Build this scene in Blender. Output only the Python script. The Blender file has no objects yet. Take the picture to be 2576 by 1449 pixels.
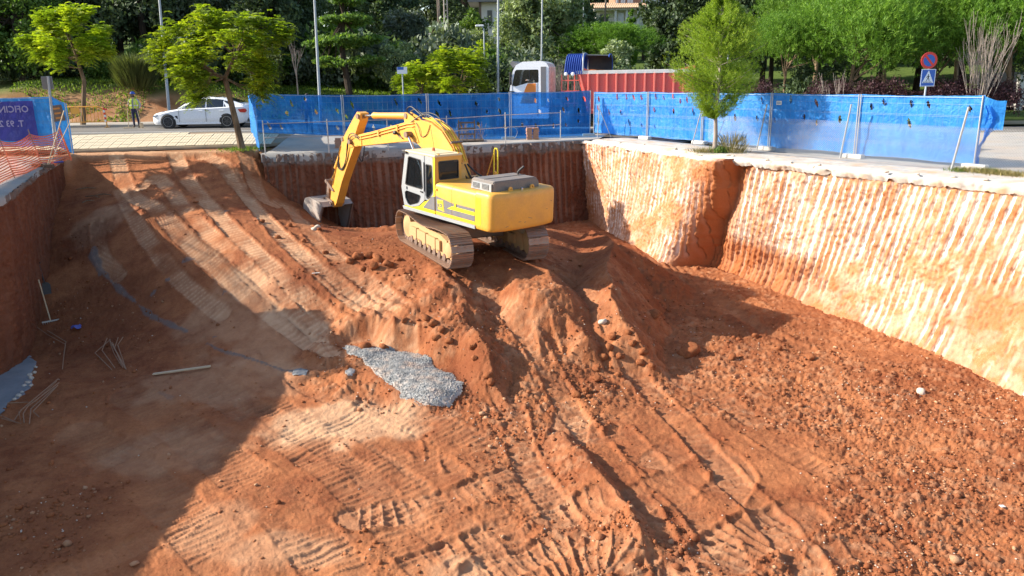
import bpy, bmesh, math, random
import numpy as np
from mathutils import Vector, Matrix, geometry

random.seed(7)
RNG = np.random.default_rng(11)
SC = bpy.context.scene
COL = SC.collection

# ------------------------------------------------------------------ camera
CAM_Z = 2.75
PITCH = math.radians(15.0)
ROLL = 0.015
FPX = 1973.0                     # focal length in units of a 2576 px wide frame
cam_data = bpy.data.cameras.new('camera')
cam_data.sensor_width = 36.0
cam_data.lens = 36.0 * FPX / 2576.0
cam_data.clip_end = 2000
cam = bpy.data.objects.new('camera', cam_data)
COL.objects.link(cam)
cam.matrix_world = Matrix.Translation((0, 0, CAM_Z)) @ Matrix.Rotation(math.pi / 2 - PITCH, 4, 'X') @ Matrix.Rotation(-ROLL, 4, 'Z')
SC.camera = cam

# ------------------------------------------------------------------ light
SUN_EL = math.radians(29.0)
SUN_DIR = Vector((-0.999, 0.03, 0)).normalized()      # horizontal direction towards the sun
world = bpy.data.worlds.new('World')
SC.world = world
world.use_nodes = True
wn = world.node_tree
for n in list(wn.nodes):
    wn.nodes.remove(n)
sky = wn.nodes.new('ShaderNodeTexSky')
sky.sky_type = 'NISHITA'
sky.sun_disc = False
sky.sun_elevation = SUN_EL
sky.sun_rotation = math.atan2(SUN_DIR.x, SUN_DIR.y)
bgn = wn.nodes.new('ShaderNodeBackground')
bgn.inputs['Strength'].default_value = 0.135
won = wn.nodes.new('ShaderNodeOutputWorld')
wn.links.new(sky.outputs[0], bgn.inputs[0])
wn.links.new(bgn.outputs[0], won.inputs[0])
sun_data = bpy.data.lights.new('sun', 'SUN')
sun_data.energy = 5.0
sun_data.angle = math.radians(0.5)
sun_data.color = (1.0, 0.93, 0.80)
sun = bpy.data.objects.new('sun', sun_data)
COL.objects.link(sun)
sd = Vector((SUN_DIR.x * math.cos(SUN_EL), SUN_DIR.y * math.cos(SUN_EL), math.sin(SUN_EL)))
sun.rotation_euler = (-sd).to_track_quat('-Z', 'Y').to_euler()
sun.location = (-30, 10, 30)
SC.view_settings.view_transform = 'Standard'
SC.view_settings.look = 'None'
SC.view_settings.exposure = 1.1
SC.view_settings.gamma = 1.0
SC.view_settings.use_curve_mapping = False

# ------------------------------------------------------------------ helpers
def ray(px, py):
    x = (px - 1288.0) / FPX; y = -(py - 724.5) / FPX
    c, s = math.cos(ROLL), math.sin(ROLL)
    x, y = x * c + y * s, -x * s + y * c
    return (x, math.cos(PITCH) + y * math.sin(PITCH), -math.sin(PITCH) + y * math.cos(PITCH))

def P(px, py, z):
    """survey: the point at height z seen at (px,py) of the photograph"""
    r = ray(px, py); t = (z - CAM_Z) / r[2]
    return Vector((r[0] * t, r[1] * t, z))

def PY(px, py, Y):
    r = ray(px, py); t = Y / r[1]
    return Vector((r[0] * t, Y, CAM_Z + r[2] * t))

def tag(o, label=None, cat=None, group=None, kind=None):
    if label: o['label'] = label
    if cat: o['category'] = cat
    if group: o['group'] = group
    if kind: o['kind'] = kind
    return o

def empty(name, loc=(0, 0, 0), rz=0.0, label=None, cat=None, group=None):
    o = bpy.data.objects.new(name, None)
    o.empty_display_size = 0.2
    COL.objects.link(o)
    o.location = loc; o.rotation_euler = (0, 0, rz)
    return tag(o, label, cat, group)

def link(name, me, mat=None, parent=None):
    o = bpy.data.objects.new(name, me)
    COL.objects.link(o)
    if mat is not None and len(me.materials) == 0:
        for m in (mat if isinstance(mat, (list, tuple)) else [mat]):
            me.materials.append(m)
    if parent is not None:
        o.parent = parent
    return o

def np_mesh(name, V, F, attrs=None, smooth=False, mi=None):
    """V (n,3), F (m,k) same size faces"""
    me = bpy.data.meshes.new(name)
    V = np.asarray(V, np.float32); F = np.asarray(F, np.int32)
    m, k = F.shape
    me.vertices.add(len(V)); me.vertices.foreach_set('co', V.ravel())
    me.loops.add(m * k); me.loops.foreach_set('vertex_index', F.ravel())
    me.polygons.add(m)
    me.polygons.foreach_set('loop_start', np.arange(0, m * k, k, dtype=np.int32))
    me.polygons.foreach_set('loop_total', np.full(m, k, np.int32))
    if smooth: me.polygons.foreach_set('use_smooth', np.ones(m, bool))
    if mi is not None: me.polygons.foreach_set('material_index', np.asarray(mi, np.int32))
    me.update(calc_edges=True)
    for an, (dom, data) in (attrs or {}).items():
        a = me.attributes.new(an, 'FLOAT', dom)
        a.data.foreach_set('value', np.asarray(data, np.float32).ravel())
    return me

class MB:
    """collects shapes, builds ONE mesh object"""
    def __init__(s):
        s.v = []; s.f = []; s.m = []; s.mi = 0
    def add(s, verts, faces):
        b = len(s.v)
        s.v += [tuple(v) for v in verts]
        s.f += [tuple(b + i for i in f) for f in faces]
        s.m += [s.mi] * len(faces)
        return s
    def box(s, c, d, M=None, bev=0.0):
        x, y, z = d[0] / 2, d[1] / 2, d[2] / 2
        if bev > 0:
            b = min(bev, x * .9, y * .9, z * .9)
            bm = bmesh.new(); bmesh.ops.create_cube(bm, size=1)
            for v in bm.verts: v.co = Vector((v.co.x * 2 * x, v.co.y * 2 * y, v.co.z * 2 * z))
            bmesh.ops.bevel(bm, geom=list(bm.edges), offset=b, segments=2, affect='EDGES', profile=0.5)
            vs = [v.co.copy() for v in bm.verts]; bm.verts.index_update()
            fs = [[v.index for v in f.verts] for f in bm.faces]; bm.free()
        else:
            vs = [Vector((a * x, b_ * y, c_ * z)) for a in (-1, 1) for b_ in (-1, 1) for c_ in (-1, 1)]
            fs = [(0, 1, 3, 2), (4, 6, 7, 5), (0, 4, 5, 1), (2, 3, 7, 6), (0, 2, 6, 4), (1, 5, 7, 3)]
        if M is not None: vs = [M @ v for v in vs]
        c = Vector(c)
        return s.add([v + c for v in vs], fs)
    def box2(s, lo, hi, bev=0.0):
        lo = Vector(lo); hi = Vector(hi)
        return s.box((lo + hi) / 2, hi - lo, bev=bev)
    def tube(s, pts, r, n=6, cap=True, r2=None):
        pts = [Vector(p) for p in pts]; k = len(pts)
        rs = r if isinstance(r, (list, tuple)) else [r + ((r2 - r) * i / max(1, k - 1) if r2 is not None else 0) for i in range(k)]
        vs = []; u = None
        for i, p in enumerate(pts):
            t = (pts[min(i + 1, k - 1)] - pts[max(i - 1, 0)])
            if t.length < 1e-9: t = Vector((0, 0, 1))
            t.normalize()
            if u is None:
                u = t.orthogonal().normalized()
            else:
                u = (u - t * u.dot(t))
                u = u.normalized() if u.length > 1e-6 else t.orthogonal().normalized()
            w = t.cross(u)
            for j in range(n):
                a = 2 * math.pi * j / n
                vs.append(p + (u * math.cos(a) + w * math.sin(a)) * rs[i])
        fs = []
        for i in range(k - 1):
            for j in range(n):
                a = i * n + j; b = i * n + (j + 1) % n
                fs.append((a, b, b + n, a + n))
        if cap:
            fs.append(tuple(range(n - 1, -1, -1))); fs.append(tuple((k - 1) * n + j for j in range(n)))
        return s.add(vs, fs)
    def prism(s, outline, O, A, B, N, t, holes=()):
        """flat plate: outline of 2D points in axes A,B at origin O, thickness t along N"""
        O = Vector(O); A = Vector(A); B = Vector(B); N = Vector(N)
        loops = [list(outline)] + [list(h) for h in holes]
        tris = geometry.tessellate_polygon([[Vector((p[0], p[1], 0)) for p in l] for l in loops])
        flat = [p for l in loops for p in l]
        n = len(flat)
        vs = [O + A * p[0] + B * p[1] for p in flat] + [O + A * p[0] + B * p[1] + N * t for p in flat]
        fs = []
        for a, b, c in tris:
            pa, pb, pc = flat[a], flat[b], flat[c]
            ar = (pb[0] - pa[0]) * (pc[1] - pa[1]) - (pb[1] - pa[1]) * (pc[0] - pa[0])
            if ar < 0: a, c = c, a
            fs.append((a, b, c)); fs.append((c + n, b + n, a + n))
        base = 0
        for l in loops:
            k = len(l)
            for i in range(k):
                a = base + i; b = base + (i + 1) % k
                fs.append((a, b, b + n, a + n))
            base += k
        return s.add(vs, fs)
    def lathe(s, prof, O, ax=(0, 0, 1), n=12, arc=1.0):
        """prof: list of (radius, height)"""
        ax = Vector(ax).normalized(); u = ax.orthogonal().normalized(); w = ax.cross(u); O = Vector(O)
        vs = []
        for r, h in prof:
            for j in range(n):
                a = 2 * math.pi * j / n * arc
                vs.append(O + ax * h + (u * math.cos(a) + w * math.sin(a)) * r)
        fs = []
        for i in range(len(prof) - 1):
            for j in range(n):
                a = i * n + j; b = i * n + (j + 1) % n
                fs.append((a, b, b + n, a + n))
        fs.append(tuple(range(n - 1, -1, -1))); fs.append(tuple((len(prof) - 1) * n + j for j in range(n)))
        return s.add(vs, fs)
    def cyl(s, a, b, r, n=12): return s.tube([a, b], r, n)
    def build(s, name, mat=None, parent=None, smooth=False, off=None, sharp=35):
        me = bpy.data.meshes.new(name)
        vs = s.v if off is None else [(v[0] - off[0], v[1] - off[1], v[2] - off[2]) for v in s.v]
        me.from_pydata(vs, [], s.f)
        o = link(name, me, mat, parent)
        if s.mi or any(s.m): me.polygons.foreach_set('material_index', np.array(s.m, np.int32))
        bm = bmesh.new(); bm.from_mesh(me)
        bmesh.ops.recalc_face_normals(bm, faces=bm.faces); bm.to_mesh(me); bm.free()
        if smooth:
            me.polygons.foreach_set('use_smooth', np.ones(len(me.polygons), bool))
            try: me.set_sharp_from_angle(angle=math.radians(sharp))
            except Exception: pass
        me.update()
        return o

# -------- noise
def _h(ix, iy, seed):
    n = (ix.astype(np.int64) * 374761393 + iy.astype(np.int64) * 668265263 + seed * 982451653) & 0x7fffffff
    n = ((n ^ (n >> 13)) * 1274126177) & 0x7fffffff
    n = n ^ (n >> 16)
    return (n & 0xffff) / 65535.0
def vnoise(x, y, seed=0):
    ix = np.floor(x); iy = np.floor(y); fx = x - ix; fy = y - iy
    fx = fx * fx * fx * (fx * (fx * 6 - 15) + 10); fy = fy * fy * fy * (fy * (fy * 6 - 15) + 10)
    a = _h(ix, iy, seed); b = _h(ix + 1, iy, seed); c = _h(ix, iy + 1, seed); d = _h(ix + 1, iy + 1, seed)
    return (a + (b - a) * fx) * (1 - fy) + (c + (d - c) * fx) * fy - 0.5
def fbm(x, y, f, oct=4, seed=0, gain=0.5):
    r = 0; a = 1.0
    for i in range(oct):
        ca, sa = math.cos(.6 + i), math.sin(.6 + i)
        r = r + a * vnoise((x * ca - y * sa) * f + 13.7 * i, (x * sa + y * ca) * f + 7.1 * i, seed + i * 17)
        f *= 2.03; a *= gain
    return r
def sstep(a, b, x):
    t = np.clip((x - a) / (b - a), 0, 1); return t * t * (3 - 2 * t)

# -------- material helpers
class NT:
    def __init__(s, name, rough=0.8, spec=0.3):
        s.m = bpy.data.materials.new(name); s.m.use_nodes = True
        s.t = s.m.node_tree; s.n = s.t.nodes
        s.b = s.n['Principled BSDF']; s.out = s.n['Material Output']
        s.b.inputs['Roughness'].default_value = rough
        s.b.inputs['Specular IOR Level'].default_value = spec
    def N(s, ty, **kw):
        n = s.n.new('ShaderNode' + ty)
        for k, v in kw.items():
            if k in n.inputs: n.inputs[k].default_value = v
            else: setattr(n, k, v)
        return n
    def L(s, a, b): s.t.links.new(a, b)
    def coords(s, space='Object'):
        return s.N('TexCoord').outputs[space]
    def noise(s, scale, detail=4, rough=0.55, vec=None, sc3=None, dist=0.0):
        n = s.N('TexNoise'); n.inputs['Scale'].default_value = scale; n.inputs['Detail'].default_value = detail
        n.inputs['Roughness'].default_value = rough; n.inputs['Distortion'].default_value = dist
        v = vec or s.coords()
        if sc3:
            mp = s.N('Mapping'); mp.inputs['Scale'].default_value = sc3; s.L(v, mp.inputs[0]); v = mp.outputs[0]
        s.L(v, n.inputs['Vector']); return n.outputs['Fac']
    def ramp(s, fac, stops, interp='LINEAR'):
        r = s.N('ValToRGB'); s.L(fac, r.inputs[0]); r.color_ramp.interpolation = interp
        e = r.color_ramp.elements
        while len(e) < len(stops): e.new(0.5)
        for i, (p, c) in enumerate(stops):
            e[i].position = p; e[i].color = (c[0], c[1], c[2], 1) if isinstance(c, (tuple, list)) else (c, c, c, 1)
        return r.outputs[0]
    def mix(s, fac, a, b, mode='MIX'):
        m = s.N('Mix'); m.data_type = 'RGBA'; m.blend_type = mode
        if isinstance(fac, (int, float)): m.inputs[0].default_value = fac
        else: s.L(fac, m.inputs[0])
        for i, c in ((6, a), (7, b)):
            if isinstance(c, (tuple, list)): m.inputs[i].default_value = (c[0], c[1], c[2], 1)
            else: s.L(c, m.inputs[i])
        return m.outputs[2]
    def math(s, op, a, b=0.0, clamp=False):
        m = s.N('Math'); m.operation = op; m.use_clamp = clamp
        for i, c in ((0, a), (1, b)):
            if isinstance(c, (int, float)): m.inputs[i].default_value = c
            else: s.L(c, m.inputs[i])
        return m.outputs[0]
    def attr(s, name): 
        a = s.N('Attribute'); a.attribute_name = name; return a.outputs['Fac']
    def bump(s, h, strength=0.5, dist=0.02, prev=None):
        b = s.N('Bump'); b.inputs['Strength'].default_value = strength; b.inputs['Distance'].default_value = dist
        s.L(h, b.inputs['Height'])
        if prev: s.L(prev, b.inputs['Normal'])
        s.L(b.outputs[0], s.b.inputs['Normal']); return b.outputs[0]
    def col(s, c):
        if isinstance(c, (tuple, list)): s.b.inputs['Base Color'].default_value = (c[0], c[1], c[2], 1)
        else: s.L(c, s.b.inputs['Base Color'])
        return s

def paint(name, c, rough=0.45, dirt=0.35, dirtcol=(0.30, 0.16, 0.08), metal=0.0, scale=3.0, spec=0.5, bump=0.1):
    """painted or plain surface with uneven wear and dust"""
    t = NT(name, rough, spec)
    n1 = t.noise(scale, 6, 0.65); n2 = t.noise(scale * 9, 3, 0.6)
    f = t.math('MULTIPLY', t.ramp(t.math('ADD', t.math('MULTIPLY', n1, .7), t.math('MULTIPLY', n2, .3)), [(0.42, 0), (0.72, 1)]), dirt)
    base = t.mix(t.ramp(n2, [(0.3, 0), (0.7, 1)]), tuple(x * 0.9 for x in c), tuple(min(1, x * 1.07) for x in c))
    t.col(t.mix(f, base, dirtcol))
    t.b.inputs['Metallic'].default_value = metal
    t.L(t.math('ADD', t.math('MULTIPLY', f, 0.5), rough, clamp=True), t.b.inputs['Roughness'])
    if bump: t.bump(n2, bump, 0.004)
    return t.m

def soil_material(name, red, ochre, pale, wetdark, strength=1.0):
    t = NT(name, 0.93, 0.12)
    co = t.coords()
    n_big = t.noise(0.35, 5, 0.6, co); n_mid = t.noise(2.2, 6, 0.65, co, dist=0.3); n_f = t.noise(16, 6, 0.7, co); n_ff = t.noise(70, 3, 0.7, co)
    v = t.math('ADD', t.math('MULTIPLY', n_big, 0.5), t.math('MULTIPLY', n_mid, 0.5))
    c = t.mix(t.ramp(v, [(0.36, 0), (0.62, 1)]), red, ochre)
    c = t.mix(t.math('MULTIPLY', t.ramp(n_f, [(0.45, 0), (0.75, 1)]), 0.45), c, tuple(x * 0.55 for x in red))
    c = t.mix(t.math('MULTIPLY', t.ramp(n_ff, [(0.60, 0), (0.72, 1)]), 0.55), c, pale)
    pa = t.attr('pale')
    pf = t.math('MULTIPLY', pa, t.ramp(n_mid, [(0.25, 0.55), (0.65, 1)]), clamp=True)
    c = t.mix(pf, c, pale)
    rd = t.attr('red')
    c = t.mix(t.math('MULTIPLY', rd, 0.95, clamp=True), c, t.mix(n_f, wetdark, tuple(x * .85 for x in red)))
    gr = t.attr('grey')
    c = t.mix(t.math('MULTIPLY', gr, t.ramp(n_f, [(0.3, 0.6), (0.6, 1.0)]), clamp=True), c, (0.135, 0.128, 0.122))
    t.col(c)
    b1 = t.bump(n_f, 0.55 * strength, 0.05)
    t.bump(n_ff, 0.6 * strength, 0.015, b1)
    return t.m
RED = (0.205, 0.059, 0.024); OCH = (0.395, 0.148, 0.060); PALE = (0.57, 0.345, 0.20); WET = (0.105, 0.029, 0.013)
M_SOIL = soil_material('soil', RED, OCH, PALE, WET)
M = {}
# ================================================================== PIT RIM
RIM_L = [Vector((-13.6, 5.0)), Vector((-14.6, 13.0)), P(0, 500, 0).xy, Vector((-15.6, 26.0)), P(155, 396, 0).xy]
LIP = [P(186, 389, 0).xy, P(400, 386, 0).xy, P(648, 380, 0).xy]
BACK = [P(657, 388, 0).xy, P(800, 385, 0).xy, P(1150, 369, 0).xy, P(1488, 352, 0).xy]
RIGHT = [P(1497, 352, 0).xy, P(1640, 369, 0).xy, P(1835, 396, 0).xy, P(2200, 431, 0).xy, P(2576, 466, 0).xy, Vector((18.2, 10.0))]

# ------------------------------------------------------------------ floor control points (px, py, z)
CTRL = [(180, 393, -.02), (300, 390, -.03), (400, 388, -.04), (520, 386, -.05), (648, 384, -.08),
    (200, 440, -.75), (330, 440, -.75), (450, 440, -.72), (560, 440, -.7), (640, 430, -.65), (665, 425, -.95),
    (200, 520, -1.6), (330, 520, -1.5), (470, 520, -1.45), (590, 510, -1.4), (680, 510, -1.6), (745, 540, -2.05),
    (200, 620, -2.6), (330, 620, -2.45), (470, 610, -2.2), (620, 600, -2.05), (760, 590, -2.1), 
    (990, 606, -2.42), (1122, 686, -2.60), (1060, 645, -2.50), (1363, 662, -2.60), (1200, 605, -2.48), (1300, 605, -2.5), (1100, 565, -2.4), (1250, 560, -2.5),
    (200, 710, -3.4), (400, 710, -3.15), (560, 700, -2.85), (720, 700, -2.75), (880, 690, -2.75),
    (120, 820, -4.2), (300, 820, -4.05), (500, 820, -3.8), (700, 820, -3.6), (850, 860, -3.85), (900, 760, -3.2),
    (60, 1000, -4.5), (400, 1000, -4.4), (700, 1000, -4.35), (1000, 1000, -4.35), (1000, 880, -3.95),
    (0, 1250, -4.65), (500, 1250, -4.65), (1000, 1250, -4.6), (1500, 1250, -4.65), (2000, 1250, -4.7), (2500, 1250, -4.75),
    (0, 1449, -4.7), (600, 1449, -4.7), (1200, 1449, -4.7), (1800, 1449, -4.7), (2576, 1449, -4.8),
    (1400, 1050, -4.5), (1700, 1050, -4.6), (2000, 1000, -4.6), (2250, 950, -4.5), (2400, 1020, -4.6),
    (1240, 780, -3.3), (1300, 860, -3.7), (1330, 950, -4.1),
    (1440, 600, -2.9), (1480, 700, -3.3), (1500, 800, -3.9), (1560, 900, -4.3),
    (1500, 552, -3.55), (1600, 600, -3.75), (1680, 670, -3.9), (1650, 740, -4.15), (1760, 720, -4.05), (1860, 770, -4.2), (2000, 830, -4.3), (2150, 860, -4.35), (1800, 880, -4.4)]
_cp = np.array([list(P(*c)) for c in CTRL])
_cp = np.vstack([_cp, [[-9, 6, -4.7], [0, 6, -4.7], [9, 6, -4.8], [16, 8, -4.8], [16, 15, -4.6], [-16, 20, -4.3], [-14, 12, -4.7], [12, 24, -4.3], [-7.3, 30.6, -3.2], [-5, 31, -3.4], [-2.5, 31.6, -3.5], [0, 32.5, -3.5], [-2, 38, -3.5], [6, 38, -3.6], [-20, 34, -.1]]])
def _tps(d): return np.where(d > 1e-9, d * d * np.log(d + 1e-12), 0)
_n = len(_cp)
_D = np.hypot(_cp[:, None, 0] - _cp[None, :, 0], _cp[:, None, 1] - _cp[None, :, 1])
_A = np.zeros((_n + 3, _n + 3)); _A[:_n, :_n] = _tps(_D) + np.eye(_n) * 0.35
_A[:_n, _n] = 1; _A[:_n, _n + 1:] = _cp[:, :2]; _A[_n, :_n] = 1; _A[_n + 1:, :_n] = _cp[:, :2].T
_w = np.linalg.solve(_A, np.concatenate([_cp[:, 2], [0, 0, 0]]))
def base_h(X, Y):
    X = np.asarray(X, float); Y = np.asarray(Y, float); r = np.full(X.shape, _w[_n]) + _w[_n + 1] * X + _w[_n + 2] * Y
    for i in range(_n):
        r = r + _w[i] * _tps(np.hypot(X - _cp[i, 0], Y - _cp[i, 1]))
    return r
def FP(px, py, dz=0.0):
    """point of the floor seen at px,py"""
    z = -3.5
    for _ in range(40):
        p = P(px, py, z); z += 0.5 * (float(base_h(p.x, p.y)) + dz - z)
    return P(px, py, z)

# ------------------------------------------------------------------ floor grid
K_ = 0.0030; Y0 = 7.0
NR = int(math.log(38.5 / Y0) / K_); NCc = 1120; UM = 0.92
yy = Y0 * np.exp(np.arange(NR) * K_)
uu = np.linspace(-UM, UM, NCc)
GY = np.repeat(yy[:, None], NCc, 1); GX = GY * uu[None, :]
# coarse evaluation of the smooth base then upsample
def coarse(fn, st=8):
    ri = np.unique(np.append(np.arange(0, NR, st), NR - 1)); ci = np.unique(np.append(np.arange(0, NCc, st), NCc - 1))
    A = fn(GX[np.ix_(ri, ci)], GY[np.ix_(ri, ci)])
    B = np.empty((len(ri), NCc))
    for i in range(len(ri)): B[i] = np.interp(np.arange(NCc), ci, A[i])
    C = np.empty((NR, NCc)); rr = np.arange(NR); k = np.clip(np.searchsorted(ri, rr, side='right') - 1, 0, len(ri) - 2)
    t = ((rr - ri[k]) / (ri[k + 1] - ri[k]))[:, None]
    return B[k] * (1 - t) + B[k + 1] * t
H = coarse(base_h)
PALE_A = np.zeros_like(H); RED_A = np.zeros_like(H); GREY_A = np.zeros_like(H)

def seg_dist(X, Y, pts):
    """nearest distance, signed side, arclength, crest value along a polyline of (x,y[,z])"""
    best = np.full(X.shape, 1e9); S = np.zeros(X.shape); Zc = np.zeros(X.shape); SG = np.zeros(X.shape)
    s0 = 0.0
    for a, b in zip(pts[:-1], pts[1:]):
        dx, dy = b[0] - a[0], b[1] - a[1]; L = math.hypot(dx, dy) + 1e-9
        t = np.clip(((X - a[0]) * dx + (Y - a[1]) * dy) / (L * L), 0, 1)
        ex = X - (a[0] + t * dx); ey = Y - (a[1] + t * dy); d = np.hypot(ex, ey)
        m = d < best
        best = np.where(m, d, best); S = np.where(m, s0 + t * L, S)
        SG = np.where(m, np.sign(dx * ey - dy * ex), SG)
        if len(a) > 2: Zc = np.where(m, a[2] + t * (b[2] - a[2]), Zc)
        s0 += L
    return best, SG, S, Zc
def region(pts, pad):
    xs = [p[0] for p in pts]; ys = [p[1] for p in pts]
    r0 = max(0, int(math.log(max(Y0, min(ys) - pad) / Y0) / K_)); r1 = min(NR, int(math.log(max(Y0, max(ys) + pad) / Y0) / K_) + 2)
    if r1 <= r0: return None
    ys0, ys1 = GY[r0, 0], GY[r1 - 1, 0]
    u0 = min((min(xs) - pad) / ys0, (min(xs) - pad) / ys1); u1 = max((max(xs) + pad) / ys0, (max(xs) + pad) / ys1)
    c0 = max(0, int((u0 + UM) / (2 * UM) * NCc)); c1 = min(NCc, int((u1 + UM) / (2 * UM) * NCc) + 2)
    if c1 <= c0: return None
    return np.s_[r0:r1, c0:c1]
WX = GX + 0.20 * fbm(GX, GY, .9, 3, 91); WY = GY + 0.20 * fbm(GX, GY, .9, 3, 95)
def ridge(px_pts, sl=0.72, sr=0.72, top=0.0, red=0.6, pad=6.0, rough=1.0):
    """heap of loose earth: crest polyline (px,py,z); slopes left/right of its direction; flat top half width"""
    pts = [tuple(P(*p)) for p in px_pts]
    R = region(pts, pad)
    if R is None: return
    x, y = WX[R], WY[R]
    d, sg, S, zc = seg_dist(x, y, pts)
    d = np.maximum(0, d - top)
    sl_ = np.where(sg > 0, sl, sr)
    h = zc - sl_ * d * (1 + .10 * fbm(x, y, 1.7, 3, 31)) + rough * .055 * fbm(x, y, 2.2, 4, 57)
    h0 = H[R]
    k = 0.05
    e = np.clip(0.5 + 0.5 * (h - h0) / k, 0, 1)
    H[R] = h0 + (h - h0) * e + k * e * (1 - e) * .5
    RED_A[R] = np.maximum(RED_A[R], sstep(-.05, .18, h - h0) * red)
# right-hand big heap
ridge([(1490, 578, -2.65), (1545, 608, -2.50), (1530, 690, -2.65), (1542, 745, -2.95), (1588, 830, -3.5), (1650, 915, -4.15)], sl=.95, sr=.62, red=.95)
ridge([(1450, 640, -3.0), (1545, 620, -2.78)], .6, .6, .3, red=.9)
# flat-topped lobe patted by the bucket
ridge([(1312, 662, -2.50), (1345, 698, -2.62), (1362, 722, -2.72)], .85, 1.0, .50, red=.35)
ridge([(1405, 720, -2.85), (1428, 768, -3.05), (1442, 800, -3.3), (1470, 850, -3.6), (1520, 930, -4.25)], .75, .8, red=.7)
ridge([(1340, 740, -3.0), (1352, 800, -3.3), (1352, 880, -3.8), (1360, 950, -4.3)], .6, .6, red=.55)
# pyramid
ridge([(1160, 850, -3.6), (1188, 818, -3.15), (1215, 868, -3.42), (1246, 946, -3.85), (1290, 1045, -4.45)], .78, .8, red=.6)
# left front hill
ridge([(1085, 662, -2.45), (1140, 716, -2.6), (1155, 760, -2.95)], .62, .42, .15, red=.6)
ridge([(880, 630, -2.45), (960, 665, -2.55), (1060, 690, -2.6)], .45, .4, .25, red=.8, rough=2.5)
ridge([(960, 760, -3.15), (1080, 800, -3.3), (1120, 850, -3.7)], .35, .35, .2, red=.75, rough=2)
# heap edge in front of the bucket
ridge([(760, 560, -2.15), (860, 572, -2.35), (960, 572, -2.35), (1010, 565, -2.3)], .5, .6, .1, red=.9, rough=1.6)
ridge([(690, 490, -1.55), (745, 545, -2.05)], .5, .5, .05, red=.9, rough=1.6)
# long windrow in the foreground
ridge([(1420, 1085, -4.42), (1500, 1180, -4.40), (1560, 1260, -4.42), (1620, 1345, -4.46), (1650, 1370, -4.6)], .75, .35, .02, red=.1, pad=2, rough=.4)
ridge([(1050, 1090, -4.5), (1075, 1150, -4.5)], .7, .7, 0, red=.5, pad=1.5)
ridge([(1100, 1095, -4.52), (1115, 1170, -4.5)], .7, .7, 0, red=.5, pad=1.5)
ridge([(1000, 1120, -4.55), (1045, 1150, -4.52)], .7, .7, 0, red=.5, pad=1.5)

# large and medium relief
far = sstep(14, 30, GY)
loose = sstep(0.15, 0.6, fbm(GX, GY, .22, 3, 5) + .30 + 0.05 * (GX))            # looser to the right
loose = np.clip(loose, 0, 1)
H += (0.10 - .05 * far) * fbm(GX, GY, .55, 3, 2) + (0.05 - .03 * far) * fbm(GX, GY, 1.9, 3, 3)
# ------------------------------------------------------------------ track and tyre marks
TRK_MASK = np.zeros_like(H); AMP_K = .62
def band(px_pts, w=.6, amp=.03, pitch=.19, sink=.05, berm=.05, pale=.5, z=None, side=(1, 1), lines=0):
    raw = [FP(*p) for p in px_pts]
    # catmull-rom smoothing
    pts = []
    n = len(raw)
    for i in range(n - 1):
        p0, p1, p2, p3 = raw[max(i - 1, 0)], raw[i], raw[i + 1], raw[min(i + 2, n - 1)]
        for k in range(5):
            t = k / 5.0
            q = 0.5 * ((2 * p1) + (p2 - p0) * t + (2 * p0 - 5 * p1 + 4 * p2 - p3) * t * t + (-p0 + 3 * p1 - 3 * p2 + p3) * t ** 3)
            pts.append((q.x, q.y))
    pts.append((raw[-1].x, raw[-1].y))
    R = region(pts, w)
    if R is None: return
    x, y = GX[R], GY[R]
    d, sg, S, _ = seg_dist(x, y, pts)
    wob = w * .5 * (1 + .12 * fbm(x, y, 1.3, 2, 77))
    inside = 1 - sstep(wob - .05, wob + .02, d)
    vis = np.clip(.75 + 1.6 * fbm(x, y, .9, 3, int(abs(px_pts[0][0])) % 97), 0, 1.15)
    ph = S / pitch + .8 * fbm(x, y, 1.1, 2, 13)
    fr = ph - np.floor(ph)
    prof = np.where(fr < .22, np.sin(fr / .22 * math.pi), 0.0) - .15 + .35 * np.sin(ph * 2 * math.pi + 1)
    if lines:
        prof = prof * .5 + .8 * np.cos(d * sg / w * 2 * math.pi * lines)
    cellh = _h(np.floor(ph), np.floor(ph * 0) + int(px_pts[0][1]), 3)
    dh = inside * (-sink * .7 * vis + AMP_K * amp * vis * prof * (.5 + .8 * cellh))
    bz = np.exp(-((d - wob - .04) / .05) ** 2) * berm * .6 * np.clip(.5 + 2.2 * fbm(x, y, 4.5, 3, 23), 0, 1.6)
    bz *= np.where(sg > 0, side[0], side[1])
    H[R] += dh + bz
    TRK_MASK[R] = np.maximum(TRK_MASK[R], inside * vis)
    PALE_A[R] = np.clip(PALE_A[R] + inside * pale * vis * (.7 + .5 * prof) * (.6 + .4 * sstep(17, 22, y)), 0, 1)
    RED_A[R] = np.clip(RED_A[R] * (1 - inside * .5) + np.clip(bz / .05, 0, 1) * .35, 0, 1)
# ramp tracks, seen from top to bottom
for off, pl in ((0, .95), (70, .95), (140, .9), (250, .9), (330, .75)):
    band([(280 + off * .92, 392), (330 + off, 450), (390 + off, 520), (455 + off, 590), (530 + off, 660), (620 + off, 740), (720 + off * .9, 820), (830 + off * .6, 900)], .58, .018, .19, .05, .07, pl, lines=0)
band([(300, 480), (345, 560), (400, 640), (470, 720), (560, 790)], .5, .02, .19, .04, .04, .7)
band([(230, 470), (245, 560), (255, 640), (300, 700)], .5, .012, .12, .03, .02, .7)
band([(560, 400), (640, 520), (720, 600), (830, 690), (930, 770), (1000, 830)], .5, .02, .19, .04, .05, .5)
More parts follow.
